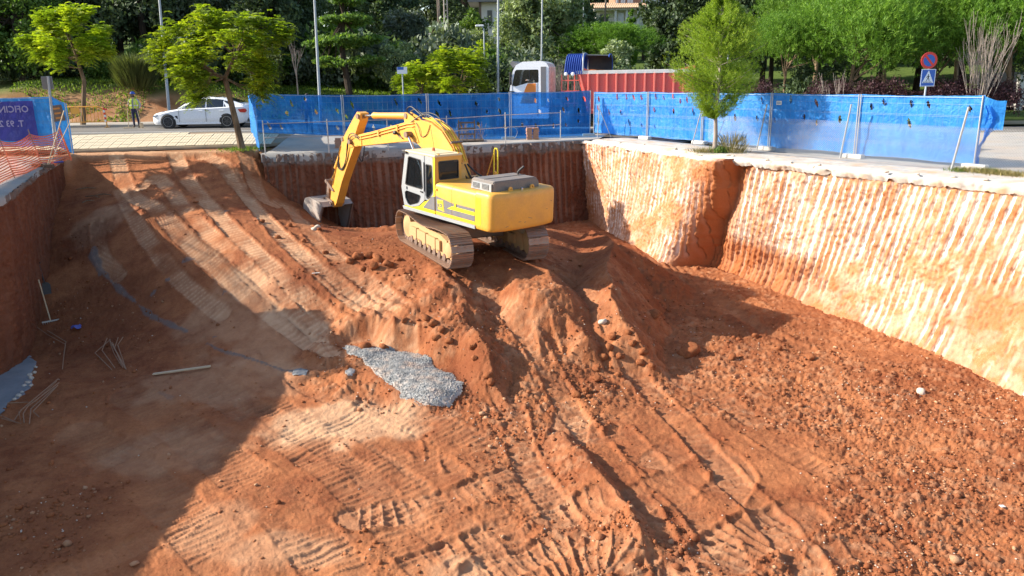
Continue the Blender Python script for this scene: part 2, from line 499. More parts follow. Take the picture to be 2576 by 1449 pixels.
# foreground bands
band([(1010, 1449), (1200, 1380), (1330, 1330), (1470, 1290), (1600, 1260), (1720, 1210)], .95, .045, .24, .06, .04, .22)
band([(900, 1300), (1080, 1270), (1230, 1230), (1340, 1180), (1420, 1120), (1440, 1040)], .8, .03, .2, .05, .05, .35)
band([(1180, 1449), (1330, 1400), (1430, 1330), (1370, 1240), (1310, 1130), (1290, 1040), (1240, 960)], .6, .035, .2, .05, .05, .25)
band([(1700, 1449), (1640, 1330), (1580, 1230), (1500, 1120), (1420, 1010), (1380, 930), (1300, 820), (1210, 730)], .62, .035, .2, .07, .06, .3)
band([(2050, 1449), (1960, 1330), (1860, 1230), (1770, 1130), (1680, 1030), (1600, 950), (1520, 860), (1460, 760)], .62, .035, .2, .07, .06, .25)
band([(1750, 1449), (1850, 1370), (1950, 1320), (2010, 1300)], 1.0, .045, .22, .05, .05, .3)
band([(1660, 1160), (1730, 1130), (1810, 1150), (1850, 1200), (1820, 1250)], .8, .02, .2, .04, .04, .35)
band([(2080, 1400), (2160, 1380), (2260, 1380)], .6, .04, .35, .03, .03, .1)
band([(1900, 1060), (1800, 1000), (1700, 950)], .7, .03, .2, .05, .04, .2)
for q_ in ([(330, 990), (500, 1110), (690, 1260), (860, 1449)], [(480, 950), (690, 1070), (890, 1210), (1080, 1400)], [(640, 1000), (850, 1120), (1040, 1250), (1200, 1400)], [(850, 1050), (1000, 1120), (1150, 1230), (1290, 1420)], [(200, 1080), (380, 1220), (560, 1400)], [(950, 1030), (1120, 1090), (1290, 1190), (1400, 1290)]):
    band(q_, 1.0, .036, .17, .02, .02, .22)
band([(1230, 1449), (1400, 1400), (1540, 1400), (1620, 1449)], 1.0, .05, .2, .04, .04, .2)
band([(2150, 1230), (2000, 1150), (1850, 1060)], .62, .04, .19, .03, .05, .12)
band([(1560, 1090), (1660, 1190), (1760, 1300), (1850, 1420)], .62, .04, .19, .04, .05, .2)
band([(0, 1240), (200, 1180), (400, 1100), (600, 1040)], .62, .02, .2, .03, .03, .2)
band([(480, 860), (500, 930), (520, 1000)], .7, .03, .17, .03, .03, .05)
band([(680, 880), (760, 960), (860, 1010)], .6, .025, .18, .04, .04, .1)
band([(150, 1449), (300, 1400), (450, 1330)], .6, .02, .2, .04, .04, .15)
# shadowed strip near the right wall
for k in range(5):
    band([(1560 + 28 * k, 575 + 6 * k), (1640 + 30 * k, 650 + 14 * k), (1760 + 40 * k, 745 + 20 * k), (1900 + 46 * k, 830 + 18 * k)], .45, .03, .17, .02, .05, .05)
# gap the cleats left: bright trampled patches
def blotch(px, py, r, arr, v, asp=1.0):
    p = FP(px, py); R = region([(p.x, p.y)], r * 1.6)
    if R is None: return
    d = np.hypot((GX[R] - p.x) / asp, GY[R] - p.y) + .5 * r * fbm(GX[R], GY[R], 1.6, 3, int(px) % 89)
    arr[R] = np.clip(arr[R] + v * (1 - sstep(r * .5, r, d)), 0, 1)
for q in ((900, 1060, 1.3, .8, 1.6), (760, 1080, .8, .3, 1.4), (600, 780, 2.0, .35, 1), (700, 860, 1.6, .35, 1), (540, 1330, .9, .3, .8), (700, 1390, .8, .4, 1.6), (250, 560, 1.3, .5, 1), (560, 960, 1.3, .3, 1.8), (430, 1130, 1.2, .25, 1.5), (1150, 1440, .5, .4, 1)):
    blotch(q[0], q[1], q[2], PALE_A, q[3], q[4])
for q in ((260, 800, 3.0, .5), (150, 1330, 1.6, .4), (180, 480, 1.6, .6), (1050, 620, 3, .5), (850, 700, 1.5, .5), (1480, 620, 2.2, .6), (1700, 760, 2.4, .5), (1900, 830, 2.0, .4), (1430, 960, 1.0, .5), (1180, 960, 1.0, .5)):
    blotch(q[0], q[1], q[2], RED_A, q[3])
PALE_A *= (1 - .0 * far)
# grey slurry run across the floor
def run(px_pts, w, amt=.75):
    pts = [tuple(FP(*p[:2]).xy) for p in px_pts]
    R = region(pts, 1.0)
    x, y = GX[R], GY[R]
    d, sg, S, _ = seg_dist(x, y, pts)
    ww = .5 * w * (1 + 1.5 * fbm(x, y, 1.5, 3, 41))
    a = (1 - sstep(ww * .7, ww * 1.1, d)) * amt
    GREY_A[R] = np.maximum(GREY_A[R], a)
    H[R] += a * .015
run([(235, 625), (250, 670), (275, 705), (300, 730), (345, 765), (380, 795), (430, 818), (470, 835)], .14)
run([(385, 800), (405, 806)], .28)
run([(520, 862), (560, 885), (620, 905), (700, 925), (740, 937)], .07, .8)
run([(735, 937), (765, 938)], .15, 1)
run([(235, 640), (252, 690)], .22, .8)
run([(400, 985), (430, 1000)], .22, .35)

# cloddy fine relief
dens = np.clip(.25 + .9 * loose + .55 * RED_A, 0, 1.25) * (1 - .75 * np.clip(TRK_MASK, 0, 1))
c1 = fbm(GX, GY, 5.2, 4, 101, .6); c2 = fbm(GX, GY, 12.5, 3, 111, .6)
H += dens * ((0.045 + .05 * sstep(-.1, .4, fbm(GX, GY, .8, 3, 140))) * np.maximum(0, c1 + .02) ** 1.1 * .75 + 0.045 * c2) + .012 * fbm(GX, GY, 22, 2, 121) + np.clip(RED_A, 0, 1) * (.035 * np.abs(fbm(GX, GY, 7, 4, 131, .62)) + .02 * fbm(GX, GY, 18, 2, 133))
for fx, fy, fr_ in ((1080, 965, 1.0), (990, 925, .9), (900, 885, .7), (30, 960, 1.2), (755, 937, .4)):
    q = FP(fx, fy); e = 1 - sstep(fr_ * .7, fr_ * 1.3, np.hypot(GX - q.x, GY - q.y))
    if fx < 1500: H = H * (1 - e * .85) + (q.z + .05 + (GX - q.x) * 0) * e * .85
PALE_A = np.clip(PALE_A + .30 * loose * np.clip(c1 * 2, 0, 1) * (1 - RED_A), 0, 1)
HF = H
H = np.where(GY > 26, np.minimum(H, .0), H)
# ---- tuck the sheet below everything outside the pit
def outside(x, y, pts, margin):
    """signed distance, positive on the left of the directed polyline's closest segment"""
    d, sg, S, _ = seg_dist(x, y, [tuple(p) for p in pts]); return d * sg
OUT1 = outside(GX, GY, [p for p in RIM_L], 0)          # left rim walks away from the camera: outside on its left (+)
H = np.where(OUT1 > .12, np.minimum(H, -2.2 - 0 * H), H)
OUT3 = outside(GX, GY, BACK, 0); H = np.where((OUT3 > .35) & (GX > BACK[0].x), np.minimum(H, -4.2), H)
OUT4 = outside(GX, GY, RIGHT, 0); H = np.where((OUT4 > .1) & (GY < 37), np.minimum(H, -5.0), H)
OUT2 = outside(GX, GY, [RIM_L[-1]] + LIP, 0); _on = (OUT2 > -.35) & (GX < LIP[-1].x + .1) & (GX > LIP[0].x - .2); _k = sstep(-.35, .0, OUT2); _l = .048 - .10 * sstep(.25, .7, OUT2 + .9 * fbm(GX, GY, 1.1, 3, 201)) + .012 * fbm(GX, GY, 5, 3, 203); H = np.where(_on, H * (1 - _k) + _l * _k, H); PALE_A = np.where(_on, np.maximum(PALE_A, _k * .8), PALE_A); H = np.where((OUT2 > .95) & (GX < LIP[-1].x + .4), np.minimum(H, -.35), H)
idx = np.arange(NR * NCc).reshape(NR, NCc)
F = np.stack([idx[:-1, :-1], idx[:-1, 1:], idx[1:, 1:], idx[1:, :-1]], -1).reshape(-1, 4)
V = np.stack([GX, GY, H], -1).reshape(-1, 3)
floor_me = np_mesh('pit_floor', V, F, {'pale': ('POINT', PALE_A), 'red': ('POINT', RED_A), 'grey': ('POINT', GREY_A)}, smooth=True)
pit_floor = tag(link('pit_floor', floor_me, M_SOIL), kind='structure')

def hs(x, y):
    """height of the finished floor"""
    r = math.log(max(y, Y0 + .01) / Y0) / K_; c = (x / y + UM) / (2 * UM) * (NCc - 1)
    r = min(max(r, 0), NR - 2); c = min(max(c, 0), NCc - 2)
    i, j = int(r), int(c); a, b = r - i, c - j
    return float((H[i, j] * (1 - b) + H[i, j + 1] * b) * (1 - a) + (H[i + 1, j] * (1 - b) + H[i + 1, j + 1] * b) * a)
def OnF(px, py, dz=0.0):
    """point of the finished floor seen at px,py: march along the sight line"""
    r = Vector(ray(px, py)); t = 8.0; prev = t
    while t < 42:
        q = Vector((0, 0, CAM_Z)) + r * t
        if q.y > Y0 and q.z < hs(q.x, q.y) + dz: break
        t += .05
    q = Vector((0, 0, CAM_Z)) + r * t
    return Vector((q.x, q.y, hs(q.x, q.y)))

# ================================================================== PIT WALLS
def polyline(pts, n):
    pts = [Vector(p) for p in pts]; L = [0]
    for a, b in zip(pts[:-1], pts[1:]): L.append(L[-1] + (b - a).length)
    s = np.linspace(0, L[-1], n)
    out = np.zeros((n, len(pts[0])))
    for k in range(len(pts[0])): out[:, k] = np.interp(s, L, [p[k] for p in pts])
    return s, out
def smooth_line(A, w):
    k = np.ones(w) / w; B = A.copy()
    for c in range(A.shape[1]):
        p = np.pad(A[:, c], w // 2, mode='edge'); B[:, c] = np.convolve(p, k, 'valid')[:len(A)]
    return B

M_CLAY = soil_material('cut_clay', (0.46, 0.165, 0.06), (0.53, 0.25, 0.12), (0.90, 0.79, 0.69), (0.30, 0.085, 0.03), 1.0)  # scraped stripes are pale, whitened further for the glare of direct sun
M_CLAYSHADE = soil_material('red_clay', (0.155, 0.050, 0.026), (0.22, 0.080, 0.040), (0.38, 0.24, 0.17), (0.085, 0.030, 0.018), 1.1)  # darker clay copy: shade of back and left walls put into the colour

def wall(name, top, bot, ns, nt, mat, groove, off=None, stripe=.26, slant=0.0, seed=1, gamp=.05, ztop=0.0, palebase=.2, rough=1.0, cap=.3, redf=None, pk=.95):
    s, T = polyline(top, ns)
    _, B = polyline(bot, ns)
    T = smooth_line(T, 15); B = smooth_line(B, 41)
    t = np.linspace(0, 1, nt)
    S = np.repeat(s[None], nt, 0); TT = np.repeat(t[:, None], ns, 1)
    X = T[None, :, 0] * (1 - TT) + B[None, :, 0] * TT; Y = T[None, :, 1] * (1 - TT) + B[None, :, 1] * TT
    Z = ztop * (1 - TT) + B[None, :, 2] * TT
    tx = np.gradient(T[:, 0]); ty = np.gradient(T[:, 1]); L = np.hypot(tx, ty)
    nx = (ty / L)[None] * -1.0; ny = (tx / L)[None]                # left of travel direction
    sgn = groove                                                    # +1: pit lies left of travel, -1: right
    D = np.abs(Z)                                                    # depth below rim
    q = S + slant * D * np.clip((S - 2) / 10, 0, 1)
    # teeth stripes
    warp = .30 * fbm(S, D * 0, .5, 2, seed + 77) + .05 * fbm(S, D * .4, .6, 2, seed) + .02 * fbm(S, D * .3, 2.5, 2, seed + 5)
    ph = (q + warp) / stripe
    ci = np.floor(ph); fr = ph - ci
    wv = _h(ci, ci * 0, seed + 9); st = _h(ci, ci * 0 + 3, seed + 2)
    width = .28 + .34 * wv
    lo = -.3 + 1.0 * st * (wv > .3) * .45
    hi = .75 + .6 * _h(ci, ci * 0 + 7, seed + 4)
    act = sstep(lo - .04, lo + .04, TT) * (1 - sstep(hi - .05, hi + .03, TT))
    act = act * np.clip(.85 + 3.4 * fbm(S, D, .5, 3, seed + 30), 0.0, 1)
    inb = np.clip(1 - np.abs(fr - .5) / (width * .5 + .02) , 0, 1)
    scr = sstep(0, .25, inb) * act
    rg = rough * (.12 * fbm(S, D, .9, 3, seed + 40) + .08 * np.abs(fbm(S, D, 5.5, 4, seed + 41, .6)) + .055 * fbm(S, D, 13, 2, seed + 42))
    disp = rg * (1 - .72 * scr) - gamp * scr
    capm = 1 - sstep(cap * .7, cap * 1.15, D + .10 * fbm(S, D, 2, 3, seed + 50))
    disp += capm * (.06 + .10 * fbm(S, D, 4, 3, seed + 51))
    if off is not None: disp = disp + off(S, D, TT)
    X = X + nx * sgn * disp; Y = Y + ny * sgn * disp
    pale = np.clip(scr * pk + palebase * (sstep(-.1, .25, fbm(S, D, 2.6, 4, seed + 60)) + .6 * sstep(.1, .4, fbm(S, D, 9, 2, seed + 62))) , 0, 1)
    pale = np.clip(pale * (1 - .5 * sstep(.78, 1, TT)) + capm * .9, 0, 1)
    red = np.clip(sstep(.0, .45, fbm(S, D, .7, 4, seed + 70)) * .5 * (1 - scr) + .3 * sstep(.8, 1, TT), 0, 1) * (1 - capm)
    if redf is not None:
        extra = redf(S, D, TT); red = np.clip(red + extra, 0, 1); pale = pale * (1 - .7 * np.clip(extra, 0, 1))
    gi = np.arange(nt * ns).reshape(nt, ns)
    F = np.stack([gi[:-1, :-1], gi[:-1, 1:], gi[1:, 1:], gi[1:, :-1]], -1).reshape(-1, 4)
    if sgn > 0: F = F[:, ::-1]
    me = np_mesh(name, np.stack([X, Y, Z], -1).reshape(-1, 3), F, {'pale': ('POINT', pale), 'red': ('POINT', red), 'grey': ('POINT', capm * (.25 if pk > .9 else .75))}, smooth=True)
    return tag(link(name, me, mat), kind='structure'), s

# right wall: runs from the back corner towards the camera; pit on its right
def v3(v, z): return Vector((v[0], v[1], z))
rt = [v3(p, 0) for p in RIGHT]
rb = [P(1510, 556, -3.7), P(1600, 612, -3.8), P(1700, 672, -4.0), P(1780, 668, -4.1), P(1870, 705, -4.15), P(2050, 778, -4.25), P(2210, 842, -4.4), P(2400, 930, -4.6), P(2560, 1020, -4.7), P(2760, 1150, -4.9), Vector((13.5, 7.5, -5.0))]
rb = [v + Vector((.10, .05, -.35)) for v in rb]
# parameterise both lines by the same spacing along the rim
def match(top, bot, n):
    """resample the bottom line so that stations face each other"""
    s, T = polyline(top, n)
    _, Bq = polyline(bot, 400)
    out = []
    j0 = 0
    for i in range(n):
        a = T[max(i - 12, 0)]; b = T[min(i + 12, n - 1)]; tg = (b - a)[:2]; tg /= np.hypot(*tg)
        rel = Bq[:, :2] - T[i, :2]; v = np.abs(rel @ tg); v[:j0] = 1e9
        j = int(np.argmin(v)); j0 = max(j0, j - 2); out.append(Vector(Bq[j]))
    return out
rb2 = match(rt, rb, 60)
RS_STEP = (RIGHT[1] - RIGHT[0]).length + (RIGHT[2] - RIGHT[1]).length
def off_right(S, D, TT):
    # the stretch beyond the tree stands proud; a shaded end face where it steps back, gouged
    e = RS_STEP + .15 - .30 * D + .25 * fbm(D, S * .2, 1.3, 3, 8)
    o = .72 * (1 - sstep(e - .05, e + .45, S)) * sstep(-.3, .15, D)
    g = np.exp(-((S - e - .35) / .5) ** 2) * .25
    toe = sstep(.80, 1.0, TT) * .25
    return o - g + toe
def red_right(S, D, TT):
    e = RS_STEP + .15 - .30 * D
    a = np.exp(-((S - e - .30) / .55) ** 2) * 1.0
    b = sstep(2.6, 3.2, D) * sstep(e + .3, e + .8, S) * (1 - sstep(e + 4.0, e + 6.5, S)) * .75
    c = sstep(2.0, 3.6, D) * (1 - sstep(0, 1.5, S - 1.0)) * .6
    return a + b + c
wall('pit_wall_right', rt, rb2, 1250, 130, M_CLAY, -1, off_right, .25, .08, seed=3, gamp=.075, palebase=.20, rough=.9, cap=.10, redf=red_right)
# back wall
bt = [v3(p, 0) for p in BACK]; bt.append(v3(RIGHT[0] + Vector((.5, .25)), 0))
bb = [Vector((p.x + .15, p.y - .45, -4.1)) for p in bt]
wall('pit_wall_back', bt, bb, 520, 110, M_CLAYSHADE, -1, None, .30, 0.0, seed=17, gamp=.05, palebase=.0, cap=.45, pk=.45, rough=1.1)
# left wall, walking away from the camera; pit on its right
lt = [v3(p, 0) for p in RIM_L]; lt.append(v3(LIP[0] + Vector((-.1, .5)), 0))
lb = [Vector((p.x - .10, p.y - .1, -5.0)) for p in lt]
wall('pit_wall_left', lt, lb, 420, 110, M_CLAYSHADE, -1, None, .8, 0.0, seed=29, gamp=.006, palebase=.0, pk=.08, cap=.2, rough=.9)

# ================================================================== GROUND AROUND THE PIT
def G(x, y):
    """level of the land around the pit"""
    x = np.asarray(x, float); y = np.asarray(y, float)
    g = .65 * sstep(2.0, 13.0, -x) * sstep(31.5, 35.5, y)
    g = g - .0 * x
    b = sstep(46.0, 49.5, y + .0 * x) * (1.55 * sstep(12, 4, x) + .7 * sstep(-12, -25, x))
    slope = np.maximum(0, y - 49) * (.066 + .02 * sstep(20, 60, x) - .0 * x)
    slope = np.where(x > 12, slope * sstep(55, 90, y) , slope)
    return g + b + slope
def Gf(x, y): return float(G(x, y))
rim = [(RIM_L[0], (-1, -.1)), (RIM_L[1], (-1, -.05)), (RIM_L[2], (-1, 0)), (RIM_L[3], (-1, .02)), (RIM_L[4], (-1, .06)), (LIP[0] + Vector((-.25, .02)), (-.9, .35)),
       (LIP[0] + Vector((.4, .06)), (-.55, .8)), ((LIP[0] + LIP[1]) / 2, (-.38, .92)), (LIP[1], (-.25, .97)), ((LIP[1] + LIP[2]) / 2, (-.16, 1)), (LIP[2], (-.12, 1)), (BACK[0], (-.08, 1)), (BACK[1], (-.04, 1)), ((BACK[1] + BACK[2]) / 2, (0, 1)), (BACK[2], (.03, 1)), ((BACK[2] + BACK[3]) / 2, (.1, 1)), (BACK[3], (.3, .95)),
       (RIGHT[0] + Vector((.25, .1)), (.75, .65)), (RIGHT[1], (.93, .3)), (RIGHT[2], (1, .12)), ((RIGHT[2] + RIGHT[3]) / 2, (1, .05)), (RIGHT[3], (1, 0)), (RIGHT[4], (1, -.05)), (RIGHT[5], (1, -.1))]
# densify the rim
rp = []; rd_ = []
for (a, da), (b, db) in zip(rim[:-1], rim[1:]):
    k = max(1, int((b - a).length / .8))
    for i in range(k):
        t = i / k; rp.append(a.lerp(b, t)); d = Vector(da).lerp(Vector(db), t).normalized(); rd_.append(d)
rp.append(rim[-1][0]); rd_.append(Vector(rim[-1][1]).normalized())
rings = [0, .3, .7, 1.2, 1.8, 2.5, 3.3, 4.2, 5.2, 6.4, 7.8, 9.2, 10.6, 12, 13, 14, 15, 16, 17, 18, 19, 20, 21.5, 23, 25, 28, 31, 35, 40, 46, 54, 64, 78, 95, 115, 140, 170, 210, 280, 400, 700]
gx = np.array([[p.x + d.x * r for p, d in zip(rp, rd_)] for r in rings]); gy = np.array([[p.y + d.y * r for p, d in zip(rp, rd_)] for r in rings])
gz = G(gx, gy) - .16 * sstep(0.0, 1.2, np.array(rings))[:, None] * (gy > 20) + .03 * fbm(gx, gy, .8, 3, 71) + .02 * fbm(gx, gy, 5, 2, 72)
gz[1:] -= 0.05; gz[0] = np.minimum(gz[0], 0.0) - .02
n1, n2 = gx.shape; gi = np.arange(n1 * n2).reshape(n1, n2)
F = np.stack([gi[:-1, :-1], gi[:-1, 1:], gi[1:, 1:], gi[1:, :-1]], -1).reshape(-1, 4)
# land: bare soil near the pit, sandy cut bank, grass on the slopes
gr = np.clip(sstep(46.5, 48.5, gy + 1.2 * fbm(gx, gy, .4, 3, 5)) * (1 - .0 * gx), 0, 1)
cut = sstep(44.5, 45.5, gy) * (1 - sstep(47.6, 49.0, gy + 2.0 * fbm(gx, gy, .3, 3, 9) - 1.2 * sstep(-16, -24, gx))) * sstep(-9, -16, gx)
gr = np.clip(gr - cut, 0, 1)
gr = np.where((gx > 16) & (gy > 40.5), 1, gr)
def land_material():
    t = NT('land', 0.95, 0.1)
    n1 = t.noise(0.8, 5, 0.6); n2 = t.noise(14, 5, 0.7)
    soil = t.mix(t.ramp(n1, [(.35, 0), (.65, 1)]), (0.25, 0.11, 0.05), (0.36, 0.20, 0.11))
    g = t.mix(t.ramp(n1, [(.3, 0), (.7, 1)]), (0.045, 0.085, 0.014), (0.10, 0.15, 0.03))
    g = t.mix(t.ramp(n2, [(.45, 0), (.7, .6)]), g, (0.13, 0.12, 0.045))
    c = t.mix(t.attr('grass'), soil, g)
    t.col(c); t.bump(n2, .5, .04)
    return t.m
ground = tag(link('ground', np_mesh('ground', np.stack([gx, gy, gz], -1).reshape(-1, 3), F, {'grass': ('POINT', gr)}, smooth=True), land_material()), kind='structure')

def asphalt_mat():
    t = NT('asphalt', .9, .2)
    n1 = t.noise(.35, 5, .6); n2 = t.noise(60, 3, .7); n3 = t.noise(2.5, 5, .7)
    c = t.mix(t.ramp(n1, [(.35, 0), (.7, 1)]), (.105, .10, .098), (.17, .155, .14))
    c = t.mix(t.math('MULTIPLY', t.ramp(n3, [(.5, 0), (.75, 1)]), .4), c, (.34, .22, .13))
    c = t.mix(t.ramp(n2, [(.45, 0), (.7, .35)]), c, (.3, .29, .27))
    t.col(c); t.bump(n2, .4, .01); return t.m
M['asphalt'] = asphalt_mat()
def conc(name, a, b, stain=(.42, .27, .16), st=.5, sc=1.2, bump=.4):
    t = NT(name, .9, .15)
    n1 = t.noise(sc, 6, .65); n2 = t.noise(sc * 14, 5, .7); n3 = t.noise(sc * .5, 3, .6)
    c = t.mix(t.ramp(n1, [(.3, 0), (.7, 1)]), a, b)
    c = t.mix(t.math('MULTIPLY', t.ramp(n3, [(.45, 0), (.7, 1)]), st), c, stain)
    c = t.mix(t.ramp(n2, [(.55, 0), (.75, .3)]), c, tuple(x * .5 for x in a))
    t.col(c); t.bump(n2, bump, .012); return t.m
M['tile'] = conc('paving_tile', (.50, .43, .31), (.62, .55, .42), (.50, .33, .18), .7, .6)
M['bed'] = conc('mortar_bed', (.20, .17, .13), (.30, .24, .17))
M['conc'] = conc('concrete', (.29, .27, .25), (.42, .40, .37))
M['conc_rough'] = conc('rough_concrete', (.36, .33, .30), (.66, .62, .56), (.50, .30, .16), .8, 3.5, 1.0)
M['kerb'] = conc('kerb_stone', (.26, .25, .23), (.36, .35, .32))
M['greyconc'] = conc('wet_concrete', (.14, .14, .14), (.22, .22, .22), (.33, .3, .28), .3)
M['sand'] = conc('sandy_ground', (.50, .38, .24), (.60, .48, .33), (.45, .27, .13), .6)
M['white'] = paint('white_line', (.72, .72, .68), .7, .5, (.4, .36, .3), scale=4)

def sheet(name, near, far, dz, mat, nx=60, ny=8, edge=0.0, kind='structure', bumpy=.0):
    """ruled sheet between two polylines [(x,y)...] lying dz above the land, with a turned-down edge"""
    _, A = polyline([Vector((p[0], p[1], 0)) for p in near], nx); _, B = polyline([Vector((p[0], p[1], 0)) for p in far], nx)
    t = np.linspace(0, 1, ny)[:, None]
    X = A[None, :, 0] * (1 - t) + B[None, :, 0] * t; Y = A[None, :, 1] * (1 - t) + B[None, :, 1] * t
    Zz = G(X, Y) + dz + bumpy * fbm(X, Y, 1.5, 3, 19)
    if edge > 0:
        X = np.vstack([X[:1], X]); Y = np.vstack([Y[:1], Y]); Zz = np.vstack([Zz[:1] - edge, Zz]); ny_ = ny + 1
    else: ny_ = ny
    gi = np.arange(ny_ * nx).reshape(ny_, nx)
    F = np.stack([gi[:-1, :-1], gi[:-1, 1:], gi[1:, 1:], gi[1:, :-1]], -1).reshape(-1, 4)
    o = link(name, np_mesh(name, np.stack([X, Y, Zz], -1).reshape(-1, 3), F, smooth=False), mat)
    return tag(o, kind=kind)

Y_KN, Y_KF = 35.2, 42.2           # near and far kerb of the street
street = sheet('road', [(-90, Y_KN), (70, Y_KN)], [(-90, Y_KF), (70, Y_KF)], -.12 + .012, M['asphalt'], 160, 10)
sheet('road_line', [(-70, 37.55), (-3.2, 37.55)], [(-70, 37.69), (-3.2, 37.69)], -.12 + .017, M['white'], 90, 2)
sheet('far_pavement', [(-90, Y_KF + .16), (16, Y_KF + .16)], [(-90, 45.4), (16, 45.4)], .0, M['conc'], 120, 4)
kn = MB()
def kerb_line(y0, y1, x0, x1, name):
    xs = np.linspace(x0, x1, int((x1 - x0) / 1.0) + 1); root = None
    b = MB()
    vs = []; 
    for x in xs: 
        z = Gf(x, (y0 + y1) / 2)
        vs += [(x, y0, z - .25), (x, y0, z + .01), (x, y1, z + .01), (x, y1, z - .25)]
    fs = []
    for i in range(len(xs) - 1):
        a = i * 4
        for j in range(3): fs.append((a + j, a + j + 4, a + j + 5, a + j + 1))
    b.add(vs, fs); o = b.build(name, M['kerb']); return tag(o, kind='structure')
kerb_line(Y_KF, Y_KF + .16, -90, 16, 'far_kerb')
kerb_line(Y_KN - .16, Y_KN, -90, -3, 'near_kerb')

# tiled pavement between the ramp and the street
tA = P(190, 386, 0.0).xy; tB = P(648, 377, 0.0).xy
pav = sheet('pavement', [(-60, tA.y + 1.0), (tA.x - .2, tA.y), tB, (tB.x + 1.0, tB.y + .4)], [(-60, Y_KN - .17), (tA.x - .2, Y_KN - .17), (tB.x, Y_KN - .17), (tB.x + 1.0, Y_KN - .17)], .0, M['bed'], 120, 12, edge=.12)
tm = MB()
for k in range(3): tm.box((-.125 + k * .125, 0, .012), (.112, .385, .024))
tile_me = None; cnt = 0
perp = (tB - tA).normalized(); dirv = Vector((-perp.y, perp.x))
tiles = []
for i in range(-70, 80):
    for j in range(-6, 20):
        p = tA + perp * (i * .392 - 4) + dirv * (j * .40 + .24)
        t_ = (p.x - tA.x) / (tB.x - tA.x); ylo = tA.y + (tB.y - tA.y) * t_
        if p.x < -22 or p.x > tB.x + .6 or p.y < ylo + .16 or p.y > Y_KN - .40: continue
        if (p - Vector(P(603, 343, .62).xy)).length < .62: continue
        tiles.append(p)
tiles.sort(key=lambda p: p.length)
ang = math.atan2(-dirv.x, dirv.y)
def tile_z(p): return Gf(p.x, p.y) + .004 + .004 * random.uniform(-1, 1)
def slope_eul(p):
    e = .3; return Vector((-(Gf(p.x + e, p.y) - Gf(p.x - e, p.y)) / (2 * e), -(Gf(p.x, p.y + e) - Gf(p.x, p.y - e)) / (2 * e), 1)).normalized()
def tile_mat(p):
    n = (slope_eul(p) + Vector((random.uniform(-.012, .012), random.uniform(-.012, .012), 0))).normalized()
    x = Vector((perp.x, perp.y, 0)); x = (x - n * x.dot(n)).normalized(); y = n.cross(x)
    m = Matrix((x, y, n)).transposed().to_4x4(); m.translation = Vector((p.x, p.y, tile_z(p))); return m
for p in tiles[:300]:
    if tile_me is None:
        o = tm.build('paving_tile', M['tile']); tile_me = o.data
    else: o = link('paving_tile', tile_me)
    o.parent = pav; o.matrix_world = tile_mat(p)
rest = MB()
for p in tiles[300:]:
    m = tile_mat(p)
    for k in range(3): rest.box(m @ Vector((-.125 + k * .125, 0, .012)), (.112, .385, .024), m.to_3x3())
if len(tiles) > 300: tag(rest.build('paving_tiles', M['tile'], pav), kind='stuff')

# concrete ledge along the back of the pit
bo = [(p.x, p.y - .06) for p in BACK] + [(BACK[-1].x + .35, BACK[-1].y + .25)]
ledge = sheet('concrete_ledge', bo, [(BACK[0].x + .3, Y_KN), (BACK[1].x, Y_KN + .4), (BACK[2].x, 38.2), (BACK[3].x, 39.2), (BACK[3].x + 1.2, 39.2)], .03, M['conc'], 60, 8, edge=.34, bumpy=.02)
# rough concrete rubble edge along the right wall
ro = [(RIGHT[0].x - .25, RIGHT[0].y - .12)] + [(p.x - .10, p.y - .05) for p in RIGHT[1:]]
def rubble_edge(name, line, w, zt, seed):
    s, A = polyline([Vector((p[0], p[1], 0)) for p in line], 700)
    tx = np.gradient(A[:, 0]); ty = np.gradient(A[:, 1]); L = np.hypot(tx, ty)
    NX, NY = -ty / L, tx / L
    prof = [(.02, -.26), (-.03, -.16), (-.04, -.07), (.02, .0), (.12, .035), (.35, .04), (.6, .035), (.8, .03), (1.1, .03), (1.5, .03), (w, .02), (w + .1, -.1)]
    X = np.array([A[:, 0] + NX * (a) for a, b in prof]); Y = np.array([A[:, 1] + NY * a for a, b in prof])
    S = np.repeat(s[None], len(prof), 0); Q = np.array([[b] * len(s) for a, b in prof]); Aa = np.array([[a] * len(s) for a, b in prof])
    d = .12 * fbm(S, Q * 2 + Aa, 1.5, 4, seed) + .10 * fbm(S, Q + Aa, 6, 3, seed + 1)
    X = X + NX * -.9 * d * (Aa < .3); Y = Y + NY * -.9 * d * (Aa < .3); Zq = Q + zt + d * .22 * (Aa < w - .3) + .9 * np.abs(d) * (Q < -.1)
    gi = np.arange(X.size).reshape(X.shape)
    F = np.stack([gi[:-1, :-1], gi[:-1, 1:], gi[1:, 1:], gi[1:, :-1]], -1).reshape(-1, 4)
    return tag(link(name, np_mesh(name, np.stack([X, Y, Zq], -1).reshape(-1, 3), F), M['conc_rough']), kind='structure')
rubble_edge('rubble_ledge', ro, 2.1, 0.0, 5)
# left ledge
lo_ = [(p.x + .03, p.y) for p in RIM_L]
sheet('left_pavement', lo_, [(p.x - 4.2, p.y + .3) for p in RIM_L], .035, M['conc'], 50, 6, edge=.22, bumpy=.015)
# paved yard and road to the right of the pit
sheet('right_pavement', [(RIGHT[1].x + 1.7, RIGHT[1].y + 5.6), (RIGHT[2].x + 1.6, RIGHT[2].y + .5), (RIGHT[3].x + 1.2, RIGHT[3].y), (RIGHT[4].x + 1.2, RIGHT[4].y), (RIGHT[5].x + 1.2, RIGHT[5].y)], [(40, Y_KN - .02), (44, 30), (44, 24), (44, 18), (44, 10)], .02, M['conc'], 40, 8)
sheet('sand_strip', [(14, Y_KF), (70, Y_KF)], [(14, Y_KF + 3.0), (70, Y_KF + 3.2)], .0, M['sand'], 20, 3)
sheet('far_road', [(20, 60), (90, 60)], [(20, 66), (90, 66)], .05, M['conc'], 30, 3)
